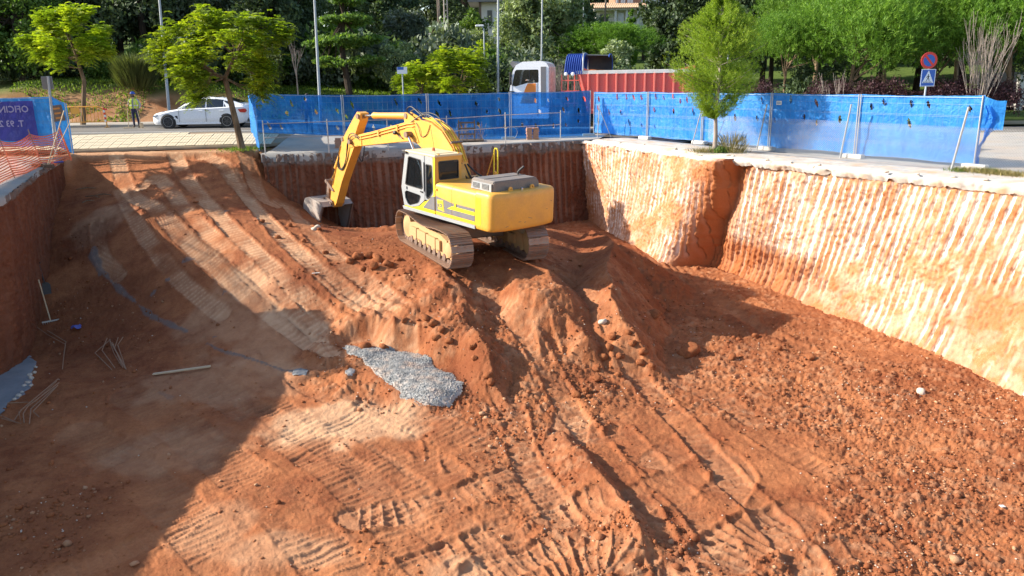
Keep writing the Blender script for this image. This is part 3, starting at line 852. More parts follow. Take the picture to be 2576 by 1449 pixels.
# street climbing the hill behind
hr = [P(1150, 250, .1), PY(1125, 185, 62), PY(1100, 130, 100), PY(1098, 108, 172), PY(1098, 84, 240)]
hv = []; 
for p in hr: hv.append(Vector((p.x, p.y, max(p.z, 0))))
b = MB(); vs = []
for p in hv: vs += [(p.x - 3.4, p.y, p.z + .12), (p.x + 3.4, p.y, p.z + .12)]
b.add(vs, [(2 * i, 2 * i + 1, 2 * i + 3, 2 * i + 2) for i in range(len(hv) - 1)])
HILLROAD = hv
tag(b.build('hill_road', M['asphalt']), kind='structure')
# ================================================================== FENCES
def tarp_mat(name, c, c2, trans):
    t = NT(name, .5, .4)
    n1 = t.noise(1.3, 4, .6); n2 = t.noise(9, 4, .6, sc3=(1, 1, .35))
    base = t.mix(t.ramp(n1, [(.35, 0), (.65, 1)]), c, c2)
    t.col(base)
    t.bump(t.math('ADD', t.noise(2.4, 5, .6, dist=1.2), t.math('MULTIPLY', n2, .35)), .9, .10)
    tr = t.N('BsdfTransparent'); tr.inputs[0].default_value = (.10, .36, .85, 1)
    tl = t.N('BsdfTranslucent'); t.L(base, tl.inputs[0])
    m1 = t.N('MixShader'); m1.inputs[0].default_value = .38; t.L(t.b.outputs[0], m1.inputs[1]); t.L(tl.outputs[0], m1.inputs[2])
    m2 = t.N('MixShader'); m2.inputs[0].default_value = trans; t.L(m1.outputs[0], m2.inputs[1]); t.L(tr.outputs[0], m2.inputs[2])
    t.L(m2.outputs[0], t.out.inputs['Surface'])
    return t.m
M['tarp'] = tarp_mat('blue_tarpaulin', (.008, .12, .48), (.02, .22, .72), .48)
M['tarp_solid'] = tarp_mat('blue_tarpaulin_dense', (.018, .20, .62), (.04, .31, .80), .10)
M['galv'] = paint('galvanised_steel', (.46, .47, .48), .38, .3, (.35, .25, .18), metal=.6, bump=0)
M['galv_dark'] = paint('weathered_steel', (.30, .31, .32), .5, .4, (.3, .2, .13), metal=.5, bump=0)
M['wire'] = paint('mesh_wire', (.20, .26, .33), .6, .2, bump=0)
M['foot'] = conc('concrete_foot', (.48, .47, .44), (.62, .60, .57))

def tarp_mesh(p0, p1, hl, hr, zb, seed, holes=(), sag=.03, drape=None):
    """cloth hung between two points p0,p1 (at ground) with torn leaf-shaped holes"""
    L = (Vector(p1) - Vector(p0)).length; nx = int(L / .035); nz = int(max(hl, hr) / .035)
    u = np.linspace(0, 1, nx); v = np.linspace(0, 1, nz)
    U, W = np.meshgrid(u, v)
    d = (Vector(p1) - Vector(p0)).normalized(); nrm = Vector((d.y, -d.x, 0)).normalized()
    top = hl + (hr - hl) * U
    bt = zb + .07 * fbm(U * L, U * 0, .8, 3, seed) + .05
    Z = bt + (top - bt) * W - sag * np.sin(U * math.pi) * (W)
    Z = Z + .015 * fbm(U * L, W, 4, 2, seed + 4) * (W > .98)
    s = U * L
    fold = .05 * fbm(s * 1.0 + W * 1.1, W * .6 - s * .4, 1.3, 3, seed) + .022 * fbm(s + W * .9, W * .5 - s * .3, 5, 3, seed + 1)
    loose = .6 + .8 * (1 - W)
    X = p0[0] + d.x * s + nrm.x * fold * loose; Y = p0[1] + d.y * s + nrm.y * fold * loose
    Z = Z + p0[2] + (p1[2] - p0[2]) * U
    gi = np.arange(nx * nz).reshape(nz, nx)
    F = np.stack([gi[:-1, :-1], gi[:-1, 1:], gi[1:, 1:], gi[1:, :-1]], -1)
    cx = (s[:-1, :-1] + s[1:, 1:]) / 2; cz = (Z[:-1, :-1] + Z[1:, 1:]) / 2 - p0[2]
    keep = np.ones(cx.shape, bool)
    for hx, hz, hw, hh, tilt in holes:
        ax = (cx - hx) + (cz - hz) * tilt; az = cz - hz
        keep &= ~(np.abs(ax) / hw + (az / hh) ** 2 < 1)
    return np.stack([X, Y, Z], -1).reshape(-1, 3), F[keep]

def fence_panel(p0, p1, label, seed, h=2.02, holes=None, group='blue covered fence panels around the pit', wires=True, tarp='tarp', posts=(1, 1), side=1, zb=.05, rows=None):
    """one steel mesh panel with its two posts and blue tarpaulin; side: which side the tarp hangs on"""
    p0 = Vector(p0); p1 = Vector(p1); root = empty('fence_panel', p0, 0, label, 'fence panel', group)
    d = p1 - p0; L = Vector((d.x, d.y, 0)).length; dn = Vector((d.x, d.y, 0)).normalized(); nr = Vector((dn.y, -dn.x, 0))
    q0 = dn * .04; q1 = Vector((d.x, d.y, d.z)) - dn * .04; up = Vector((0, 0, 1))
    for i, (q, on) in enumerate(((q0, posts[0]), (q1, posts[1]))):
        if on: MB().cyl(q, q + up * h, .021, 8).build('post', M['galv'], root, smooth=True)
    if wires:
        b = MB(); nh = [.10, .14, .50, .54, .58, .98, 1.02, 1.06, 1.42, 1.46, 1.78, h - .06]
        for z in nh: b.tube([q0 + up * z, q1 + up * z], .0024 if z < h - .1 else .010, 3, cap=False)
        k = int(L / .22)
        for i in range(1, k):
            q = q0.lerp(q1, i / k); b.tube([q + up * .08, q + up * (h - .06)], .0015, 3, cap=False)
        tag(b.build('wire_mesh', M['wire'], root), kind='stuff')
    rnd = random.Random(seed)
    if holes is None:
        holes = []
        for z in (rows or (1.72, 1.2, .62)):
            n = rnd.randint(3, 6)
            for i in range(n):
                if rnd.random() < .75:
                    holes.append(((i + rnd.uniform(.2, .8)) * L / n, z + rnd.uniform(-.1, .1), rnd.uniform(.045, .075), rnd.uniform(.10, .19), rnd.uniform(.1, .5)))
    V, F = tarp_mesh(nr * -.05 * side, d + nr * -.05 * side, h, h, zb, seed, holes)
    link('tarpaulin', np_mesh('tarpaulin', V, F, smooth=True), M[tarp], root)
    # torn flaps beside the cuts
    for hx, hz, hw, hh, tilt in holes:
        if rnd.random() < .7:
            c = nr * -.05 * side + dn * hx + up * hz + d * 0
            a = c + dn * (hw * .9) + up * (hh * .2); bq = c + nr * side * rnd.uniform(.02, .09) + dn * (hw * 1.2); e = c - up * hh * .9 + dn * (tilt * hh)
            fl = MB(); fl.add([a, bq, e, c + up * hh * .8 - dn * tilt * hh], [(0, 1, 2), (0, 1, 3)]); fl.build('torn_flap', M[tarp], root)
    return root
# back fence
BF = [P(652, 372, .0), P(868, 359, .0), P(1079, 356, .0), P(1285, 350, .0), P(1486, 342, -.0)]
BF[0] = Vector((BF[1].x - (BF[1] - BF[2]).length * 1.02, BF[1].y - .9, .15))
blab = ['blue tarpaulin fence panel at the left end, beside the ramp mouth', 'blue tarpaulin fence panel right behind the excavator bucket arm', 'blue tarpaulin fence panel behind the bend of the excavator boom', 'shaded blue tarpaulin fence panel in front of the white truck cab']
for i in range(4):
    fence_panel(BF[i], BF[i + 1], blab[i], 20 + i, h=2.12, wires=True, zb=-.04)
# loose end of the tarpaulin hanging over the pit corner
e0 = BF[0]; tip = P(655, 396, -.25)
V, F = tarp_mesh(tuple(e0 + Vector((-.02, 0, 0))), (tip.x, tip.y, -.05), 2.06, 1.75, -.15, 77, [(.4, 1.4, .07, .2, .3)], sag=.1)
tag(link('hanging_tarpaulin', np_mesh('hanging_tarpaulin', V, F, smooth=True), M['tarp_solid']), 'loose end of blue tarpaulin hanging down over the left pit corner', 'tarpaulin')
# right fence
RF = [P(1492, 340, .0), P(1627, 349, .03), P(1764, 361, .03), P(1933, 376, .03), P(2149, 396, .03), P(2452, 422, .03)]
rlab = ['sunlit blue tarpaulin fence panel starting at the back corner of the pit', 'sunlit blue tarpaulin fence panel behind the red truck body', 'blue tarpaulin fence panel behind the young pine trunk', 'crumpled blue tarpaulin fence panel bearing a small white plate', 'blue tarpaulin fence panel at the right end, below the pedestrian crossing sign']
for i in range(5):
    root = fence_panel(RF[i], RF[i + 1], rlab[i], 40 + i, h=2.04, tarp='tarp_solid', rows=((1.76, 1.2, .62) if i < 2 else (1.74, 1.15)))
    if i == 3:
        a = RF[3]; d = (RF[4] - RF[3]).normalized(); nr = Vector((d.y, -d.x, 0))
        pl = MB().box((0, 0, 0), (.24, .01, .14)); o = pl.build('label_plate', M['white'], root)
        o.location = d * .38 + nr * .03 + Vector((0, 0, 1.70)); o.rotation_euler = (0, 0, math.atan2(d.y, d.x))
        for k in range(2):
            o2 = MB().box((-.0 + .0 * k, -.007, .025 - .045 * k), (.17, .004, .02)).build('plate_line', M['tarp_solid'], o)
# end flap blowing over the last post
pe = RF[5]; d = (RF[5] - RF[4]).normalized(); nr = Vector((d.y, -d.x, 0))
V, F = tarp_mesh(tuple(pe + d * .02), tuple(pe + d * .50 + nr * -.25), 2.02, 1.9, 1.0, 91, [], sag=.05)
tag(link('hanging_tarpaulin', np_mesh('hanging_tarpaulin', V, F, smooth=True), M['tarp_solid']), 'blue tarpaulin flap folded over the post at the right fence end', 'tarpaulin')
vs = []; fs = []
rs = random.Random(5)
for k in range(26):
    t = k / 25.0; z = 1.75 * (1 - t) + .05; w = .10 + .10 * math.sin(t * 7) + .05 * rs.random(); o = pe + d * (.02 + .10 * math.sin(t * 5))
    for j in range(6):
        a = j / 5.0; q = o + d * (w * a) + nr * (-.10 + .09 * math.sin(a * 9 + t * 6)); vs.append((q.x, q.y, z))
for k in range(25):
    for j in range(5): fs.append((k * 6 + j, k * 6 + j + 1, k * 6 + j + 7, k * 6 + j + 6))
b = MB(); b.add(vs, fs); tag(b.build('gathered_tarpaulin', M['tarp_solid'], smooth=True), 'bunched blue tarpaulin strip running down the right end post', 'tarpaulin')

def foot(p, ang, label, l=.62, w=.23, h=.14):
    o = MB().box((0, 0, h / 2), (l, w, h), bev=.025).build('concrete_foot', M['foot'])
    o.location = p; o.rotation_euler = (0, 0, ang)
    return tag(o, label, 'fence foot', 'concrete feet under the fence posts')
fl = ['at the left end of the back fence', 'under the fence post behind the bucket arm', 'under the fence post behind the boom bend', 'under the shaded fence post in front of the white truck cab', 'at the pit corner where the two fences meet', 'under the sunlit fence post just right of the corner', 'under the fence post beside the young pine', 'under the two posts right of the pine', 'under the double post in the middle of the right fence', 'at the right end of the fence beside weeds']
pos = BF + RF[1:]
for p, l in zip(pos, fl):
    i = pos.index(p)
    a = math.atan2((RF[4] - RF[3]).y, (RF[4] - RF[3]).x) if i > 4 else .1
    off = Vector((-.12, -.20, -.01))
    foot(p + off, a + random.uniform(-.12, .12), 'grey concrete block ' + l, l=.7 if i > 4 else .6)
# leaning steel struts
struts = [((1275, 345), (1268, 345), None)]
def strut(a, b, label, r=.024):
    o = MB().cyl(Vector((0, 0, 0)), Vector(b) - Vector(a), r, 8).build('steel_strut', M['galv'], smooth=True)
    o.location = a
    return tag(o, label, 'strut', 'leaning struts along the right fence')
def strut_px(x0, y0, x1, y1, label, back=.0, r=.024):
    a = P(x0, y0, 0.02); b = PY(x1, y1, a.y + back); strut(a, b, label, r)
strut_px(1503, 347, 1508, 262, 'upright grey steel tube just right of the pit corner', .0)
strut_px(1537, 345, 1506, 268, 'slanting steel strut nearest the pit corner', -.1, .02)
strut_px(1741, 364, 1767, 268, 'slanting steel strut left of the young pine', -.6)
strut_px(1789, 356, 1767, 268, 'thin steel strut leaning towards the pine trunk', -.3, .018)
strut_px(1903, 378, 1930, 262, 'slanting steel strut right of the young pine', -.3, .026)
strut_px(2113, 398, 2142, 262, 'slanting steel strut in the middle of the right fence', -.3, .028)
strut_px(2392, 431, 2437, 269, 'thick slanting steel strut near the right fence end', -.3, .030)
# chain link netting in front of the right fence, running out of the frame
CL = [P(1770, 368, 0), P(1904, 381, 0), P(2112, 400, 0), P(2390, 428, 0), P(2576, 447, 0), Vector((17.5, 14.5, 0))]
CL = [p + Vector((.15, 0, 0)) for p in CL]
b = MB(); s, A = polyline(CL, 400); hgt = 1.22; cell = .075
def clp(sv): return Vector((np.interp(sv, s, A[:, 0]), np.interp(sv, s, A[:, 1]), 0))
sv = -hgt
while sv < s[-1]:
    for sg in (1, -1):
        a = sv if sg > 0 else sv + hgt; c = a + sg * hgt
        z0, z1 = 0.04, hgt
        if a < 0: z0 += (-a) * 1; a = 0
        if c < 0: z1 = z1 - (-c); c = 0
        if c > s[-1]: z1 -= (c - s[-1]); c = s[-1]
        if a > s[-1]: z0 += a - s[-1]; a = s[-1]
        if z1 - z0 > .1: b.tube([clp(a) + Vector((0, 0, z0)), clp(c) + Vector((0, 0, z1))], .0026, 3, cap=False)
    sv += cell
tag(b.build('chain_link_netting', M['galv_dark']), 'low grey chain link netting in front of the right fence', 'netting')
bpy.data.objects['chain_link_netting']['kind'] = 'stuff'

# guard rail of thin steel posts along the back ledge
gp = [P(668, 388, .03), P(828, 385, .03), P(977, 379, .03), P(1126, 374, .03), P(1272, 360, .03), P(1410, 352, .03)]
root = empty('guard_rail', gp[0], 0, 'thin steel guard rail with two bars along the back ledge of the pit', 'guard rail')
tops = [1.28, 1.3, 1.3, 1.3, 1.3, 1.3]
for p, t in zip(gp, tops):
    q = p - gp[0]; MB().cyl(q, q + Vector((.0, .0, t)), .024, 8).build('post', M['galv'], root, smooth=True)
for z in (1.18, .66):
    MB().tube([p - gp[0] + Vector((0, -.03, z + random.uniform(-.03, .03))) for p in gp], .017, 6).build('rail', M['galv'], root, smooth=True)

# tile stacks behind the rail
M['tilestack'] = paint('fired_clay', (.40, .20, .13), .85, .5, (.5, .42, .34), scale=6)
def stack(px, py, label, n=11):
    p = P(px, py, .04); root = empty('paver_stack', p, .1, label, 'paver stack', 'stacks of pavers on the ledge')
    me = None
    for c in range(2):
        for k in range(n):
            if me is None: o = MB().box((0, 0, 0), (.25, .25, .038), bev=.004).build('paver', M['tilestack'], root); me = o.data
            else: o = link('paver', me, None, root)
            o.location = (-.15 + c * .29 + random.uniform(-.02, .02), random.uniform(-.02, .02), .03 + k * .048); o.rotation_euler = (0, 0, random.uniform(-.08, .08))
stack(1340, 351, 'double stack of reddish pavers below the truck cab')
stack(861, 374, 'double stack of brown pavers left of the excavator arm', 9)
# coil of wire
cb = MB(); c = P(1286, 351, .05)
pts = []
for k in range(90):
    a = k / 90 * 2 * math.pi * 2.6; pts.append(Vector((.28 * math.cos(a) * (1 + .05 * math.sin(a * 3)), .04 * math.sin(a * 1.3), .30 + .28 * math.sin(a))))
o = cb.tube(pts, .008, 4).build('wire_coil', M['galv_dark'], smooth=True); o.location = c; tag(o, 'thin dark coil of wire leaning on the fence below the cab', 'wire coil')
# pallet and brush heap behind the boom
pp = P(1175, 356, .03)
M['wood_dark'] = paint('dark_wood', (.10, .075, .055), .85, .4)
root = empty('pallet_cage', pp, .05, 'dark pallet cage of scrap behind the excavator boom', 'pallet cage')
b0 = MB().box((0, 0, .06), (1.5, .9, .04)); b0.build('deck', M['wood_dark'], root)
for x in (-.6, 0, .6): MB().box((x, 0, .02), (.1, .9, .06)).build('runner', M['wood_dark'], root)
for x, y in ((-.35, -.4), (.35, -.4), (.35, .4), (-.35, .4)): MB().box((x, y, .5), (.05, .05, .85)).build('corner_post', M['wood_dark'], root)
for z in (.35, .6, .85):
    MB().box((0, -.41, z), (.75, .02, .07)).build('slat', M['wood_dark'], root)
tw = MB()
for k in range(70):
    a = Vector((random.uniform(-.6, .7), random.uniform(-.35, .35), .08)); tw.tube([a, a + Vector((random.uniform(-.25, .25), random.uniform(-.2, .2), random.uniform(.15, .8)))], .006, 3, cap=False)
tag(tw.build('twigs', M['wood_dark'], root), kind='stuff')

# ------------------------------------------------------------------ left fence with the banner
M['banner'] = tarp_mat('purple_banner', (.05, .05, .28), (.07, .07, .36), .10)
M['letter'] = paint('faded_lettering', (.25, .24, .44), .6, .2, (.2, .15, .3))
LF = [P(-260, 402, .10), P(-60, 400, .10), P(190, 392, .06)]
c0 = P(186, 388, .03)                     # right end of the blue screen
lf_end = P(150, 372, .30)                 # where the screen turns towards the ramp
Ls = PY(-330, 260, lf_end.y + .4); Ls.z = .3
p_a = Vector((lf_end.x - 7.2, lf_end.y + .2, .3)); p_b = Vector((lf_end.x - 3.6, lf_end.y + .1, .3))
pL = fence_panel(p_a, p_b, 'blue tarpaulin fence panel behind the purple banner, at the left edge', 60, h=2.0, holes=[], tarp='tarp_solid', zb=0)
pM = fence_panel(p_b, lf_end, 'blue tarpaulin fence panel left of the ramp, part covered by the banner', 61, h=2.0, holes=[], tarp='tarp_solid', zb=0)
pR = fence_panel(lf_end, c0, 'bright blue tarpaulin screen turning towards the ramp mouth on the left', 62, h=2.0, holes=[(.9, .95, .05, .12, .5)], tarp='tarp_solid', zb=-.05, posts=(0, 1))
# banner seen from behind, mirrored lettering
bx0 = PY(-150, 268, lf_end.y - .02).x; bx1 = PY(85, 268, lf_end.y - .02).x
root = empty('banner', (bx1, lf_end.y - .06, .55), 0, 'purple banner with faint mirrored lettering tied to the left fence', 'banner')
w = bx1 - bx0
V, F = tarp_mesh((0, 0, 0), (-w, .02, 0), 1.60, 1.60, 0, 66, [], sag=.02)
link('cloth', np_mesh('cloth', V, F, smooth=True), M['banner'], root)
def text_mesh(txt, size, extr=.004, bold=0.0):
    cu = bpy.data.curves.new('t', 'FONT'); cu.body = txt; cu.size = size; cu.extrude = extr; cu.offset = bold; cu.resolution_u = 2
    ob = bpy.data.objects.new('t', cu); COL.objects.link(ob)
    dg = bpy.context.evaluated_depsgraph_get(); me = bpy.data.meshes.new_from_object(ob.evaluated_get(dg)); bpy.data.objects.remove(ob); bpy.data.curves.remove(cu)
    return me
def lettering(txt, size, mat, parent, loc, mirror=True, rot=(math.pi / 2, 0, 0), bold=0.0, name='lettering'):
    me = text_mesh(txt, size, .004, bold)
    if mirror:
        for v in me.vertices: v.co.x = -v.co.x
        me.flip_normals()
    me.materials.clear(); me.materials.append(mat)
    o = bpy.data.objects.new(name, me); COL.objects.link(o); o.parent = parent; o.location = loc; o.rotation_euler = rot; return o
lettering('OFICINA', .36, M['letter'], root, (-.14, -.10, 1.17), bold=.006)
lettering('T. 93 2', .34, M['letter'], root, (-.42, -.10, .62), bold=.006)
# plate on the screen that turns to the ramp
M['brown'] = paint('brown_plate', (.13, .10, .09), .6, .3)
dd = (c0 - lf_end); dl = Vector((dd.x, dd.y, 0)).length; du = Vector((dd.x, dd.y, 0)).normalized(); nrr = Vector((du.y, -du.x, 0))
o = MB().box((0, 0, 0), (.42, .012, .62)).build('small_notice', M['brown']); o.location = lf_end + dd * .34 + nrr * .10 + Vector((0, 0, 1.45)); o.rotation_euler = (0, -.12, math.atan2(du.y, du.x))
tag(o, 'small dark notice with orange marks on the bright blue screen', 'notice')
M['orangeflat'] = paint('orange_mark', (.55, .22, .05), .6, .2)
for k in range(3): MB().box((0, -.009, .18 - .18 * k), (.24, .006, .07)).build('mark', M['orangeflat'], o)

# orange safety netting on bent bars
M['orange'] = paint('orange_netting', (.75, .15, .045), .6, .25, (.6, .4, .3))
M['rebar'] = paint('rusty_bar', (.20, .15, .12), .7, .5, (.25, .12, .06))
nb = [P(-150, 560, .05), P(32, 438, .05) , P(103, 405, .05), P(170, 398, .10)]
# measured positions of the bars (foot) on the left ledge
nb = [P(-120, 520, .04), P(37, 448, .04), P(106, 420, .04), P(180, 404, .06)]
nh_ = [1.15, 1.15, 1.18, 1.12]
for i, (p, h_) in enumerate(zip(nb, nh_)):
    lean = Vector((-.26, 0, h_ + .08))
    o = MB().cyl(Vector((0, 0, 0)), lean, .016 if i < 3 else .03, 6).build('netting_bar', M['rebar'] if i < 3 else M['orange'], smooth=True); o.location = p
    tag(o, ['rusty bar holding the orange netting at the left edge', 'rusty bar in the middle of the orange netting, in front of the banner', 'rusty bar holding the orange netting just left of the leaning broom', 'bundled orange netting post at the right end of the netting'][i], 'netting bar', 'bars holding the orange netting' if i < 3 else None)
root = empty('safety_netting', nb[1], 0, 'orange plastic safety netting strung between bars on the left ledge', 'safety netting')
for i in range(3):
    a, c = nb[i], nb[i + 1]; b = MB(); L = (c - a).length; nhz = 15
    for k in range(nhz):
        t = k / (nhz - 1); z = .06 + 1.02 * t; r = []
        for q in range(11):
            u = q / 10; pt = a.lerp(c, u) - nb[1] + Vector((-.24 * t, 0, z - .13 * math.sin(u * math.pi) * (.4 + .6 * t) + .012 * math.sin(9 * u + k)))
            pt += Vector((.05 * math.sin(u * 6 + k * .3), -.05 * math.sin(u * 5 + k * .4), 0)); r.append(pt)
        # flat bands
        vs = []; 
        for pt in r: vs += [pt, pt + Vector((0, 0, .034))]
        b.add(vs, [(2 * j, 2 * j + 1, 2 * j + 3, 2 * j + 2) for j in range(10)])
    nv = int(L / .12)
    for q in range(nv + 1):
        u = q / max(1, nv); b.tube([a.lerp(c, u) - nb[1] + Vector((-.24 * t, -.05 * math.sin(u * 5), .06 + 1.02 * t - .13 * math.sin(u * math.pi) * (.4 + .6 * t))) for t in (0, .33, .66, 1)], .006, 3, cap=False)
    b.build('net_panel', M['orange'], root)
# broom and pole leaning on the screen, tools on the ledge
M['wood'] = paint('pale_wood', (.55, .42, .27), .7, .35, (.3, .2, .12))
M['plastic_blue'] = paint('blue_plastic', (.05, .08, .35), .5, .3)
M['dark'] = paint('dark_rubber', (.025, .025, .028), .6, .3, (.12, .09, .07))
a = P(118, 421, .08); bq = PY(196 - 35, 278, a.y + .5)
o = MB().tube([Vector((0, 0, 0)), bq - a], .018, 6).build('pole', M['wood'], smooth=True); o.location = a; tag(o, 'long pale wooden pole leaning on the blue screen left of the ramp', 'pole')
a2 = a + Vector((.15, -.1, 0))
root = empty('broom', a2, 0, 'worn broom with pale stick propped against the blue screen', 'broom')
MB().tube([Vector((0, 0, .1)), Vector((.75, .35, 1.5))], .013, 6).build('stick', M['wood'], root, smooth=True)
MB().box((-.02, 0, .06), (.34, .10, .12), bev=.02).build('head', M['wood_dark'], root)
for i, (x, y, col, lab, rz, ln) in enumerate([(104, 418, 'wood_dark', 'brown wooden box lid on the left ledge beside the broom', .2, .5), (128, 413, 'plastic_blue', 'blue plastic tube lying among tools on the left ledge', .6, .8), (138, 417, 'orange', 'small red plastic stopper on the left ledge', .2, .12), (120, 408, 'wood', 'short pale batten lying on the left ledge', -.4, .9)]):
    p = P(x, y, .06); b = MB()
    if ln > .6: b.cyl(Vector((-ln / 2, 0, .03)), Vector((ln / 2, 0, .06)), .03, 8)
    else: b.box((0, 0, .05), (ln, ln * .7, .09), bev=.015)
    o = b.build(['box_lid', 'plastic_tube', 'red_stopper', 'batten'][i], M[col], smooth=False); o.location = p; o.rotation_euler = (0, 0, rz); tag(o, lab, ['box lid', 'tube', 'stopper', 'batten'][i])

# yellow crowd barrier with tape
M['yellow_rail'] = paint('yellow_barrier', (.80, .36, .04), .5, .3, (.35, .2, .1))
M['red_tape'] = paint('red_tape', (.65, .04, .03), .5, .1)
M['white_tape'] = paint('white_tape', (.75, .73, .7), .5, .1)
bp = P(213, 318, .62); bp = Vector((bp.x, bp.y, Gf(bp.x, bp.y) - .11))
root = empty('crowd_barrier', bp, .04, 'yellow tubular crowd barrier across the street on the left', 'barrier')
hw = .5 * (PY(259, 300, bp.y).x - PY(150, 300, bp.y).x)
L_ = 1.15
fr_ = [Vector((-L_, 0, .0)), Vector((-L_, 0, .95)), Vector((-L_ + .12, 0, 1.08)), Vector((L_ - .35, 0, 1.08)), Vector((L_ - .10, 0, .98)), Vector((L_, 0, .72)), Vector((L_, 0, .0))]
MB().tube(fr_, .030, 8).build('frame', M['yellow_rail'], root, smooth=True)
MB().cyl(Vector((-L_, 0, .30)), Vector((L_, 0, .30)), .024, 8).build('bottom_rail', M['yellow_rail'], root, smooth=True)
for k in range(1, 12):
    x = -L_ + 2 * L_ * k / 12; zt = 1.07 if x < L_ - .4 else 1.07 - (x - L_ + .4) * .6
    MB().cyl(Vector((x, 0, .30)), Vector((x, 0, zt)), .015, 6).build('bar', M['yellow_rail'], root, smooth=True)
for x in (-L_, L_): MB().box((x, 0, .015), (.05, .5, .03)).build('foot', M['yellow_rail'], root)
MB().box((-.35, -.02, .88), (.42, .012, .30)).build('plate', M['yellow_rail'], root)
tp = empty('warning_tape', bp + Vector((L_, -.03, .5)), 0, 'red and white warning tape wrapped round the barrier end', 'tape')
for k in range(6): MB().box((-.0 + .012 * math.sin(k), -.01, -.14 + k * .12), (.075, .06, .115)).build('stripe', M['red_tape' if k % 2 else 'white_tape'], tp)
MB().box((.10, -.02, .44), (.12, .05, .09)).build('knot', M['red_tape'], tp)

# added unseen tarpaulin panel beyond the frame; casts shade on the left floor
LE = [Vector((-14.9, 21.0, .03)), Vector((-14.8, 18.4, .03))]
for i in range(1):
    fence_panel(LE[i + 1], LE[i], ['blue tarpaulin fence panel on the left pit edge, nearer one', 'blue tarpaulin fence panel on the left pit edge, by the netting'][1 - i], 80 + i, h=2.0, holes=[], tarp='tarp_solid')
# ================================================================== EXCAVATOR
M['yel'] = paint('yellow_paint', (.72, .345, .045), .42, .42, (.40, .20, .09), scale=2.6, spec=.5)
M['yel_band'] = paint('bright_yellow_paint', (.75, .58, .02), .42, .15, (.45, .28, .10))
M['grey_pt'] = paint('light_grey_paint', (.29, .31, .325), .45, .3, (.42, .33, .25))
M['roof_pt'] = paint('dusty_roof', (.66, .52, .30), .6, .45, (.55, .42, .3))
M['dkgrey'] = paint('dark_grey_paint', (.14, .14, .15), .5, .25, (.3, .2, .13), scale=5)
M['hoodgrey'] = paint('hood_grey', (.15, .135, .125), .6, .5, (.33, .22, .15))
M['black'] = paint('black_rubber', (.018, .018, .02), .55, .25, (.12, .08, .06))
M['steel_worn'] = paint('worn_steel', (.20, .15, .125), .5, .65, (.36, .17, .09), metal=.35, scale=7, bump=.5)
M['shoe'] = paint('track_shoe_steel', (.26, .19, .15), .38, .8, (.44, .20, .10), metal=.4, scale=8, bump=.4)
M['track_frame'] = paint('muddy_frame', (.42, .27, .12), .75, .8, (.50, .26, .13), scale=3, bump=.6)
M['chrome'] = paint('polished_rod', (.62, .62, .64), .18, .1, metal=1.0, bump=0)
M['mud'] = M_SOIL
M['white_pt'] = paint('white_paint', (.74, .74, .74), .35, .12, (.45, .38, .3))
def glass(name, tint=(.55, .60, .62), trans=.55, base=(.02, .025, .03)):
    t = NT(name, .06, .8); t.col(base)
    tr = t.N('BsdfTransparent'); tr.inputs[0].default_value = (*tint, 1)
    m = t.N('MixShader'); m.inputs[0].default_value = trans
    t.L(t.b.outputs[0], m.inputs[1]); t.L(tr.outputs[0], m.inputs[2]); t.L(m.outputs[0], t.out.inputs['Surface'])
    return t.m
M['glass'] = glass('cab_glass', trans=.72); M['glass_dk'] = glass('tinted_glass', (.3, .35, .42), .35)

EX = empty('excavator', (-1.34, 23.8, -2.19), 0, 'yellow tracked excavator with grey stripes working on the earth heap', 'excavator')
YAW = .715
EX.matrix_world = Matrix.Translation((-1.34, 23.8, -2.19)) @ Matrix.Rotation(YAW + math.pi / 2, 4, 'Z') @ Matrix.Rotation(-.05, 4, 'Y') @ Matrix.Scale(.965, 4)
X, Y_, Z_ = Vector((1, 0, 0)), Vector((0, 1, 0)), Vector((0, 0, 1))

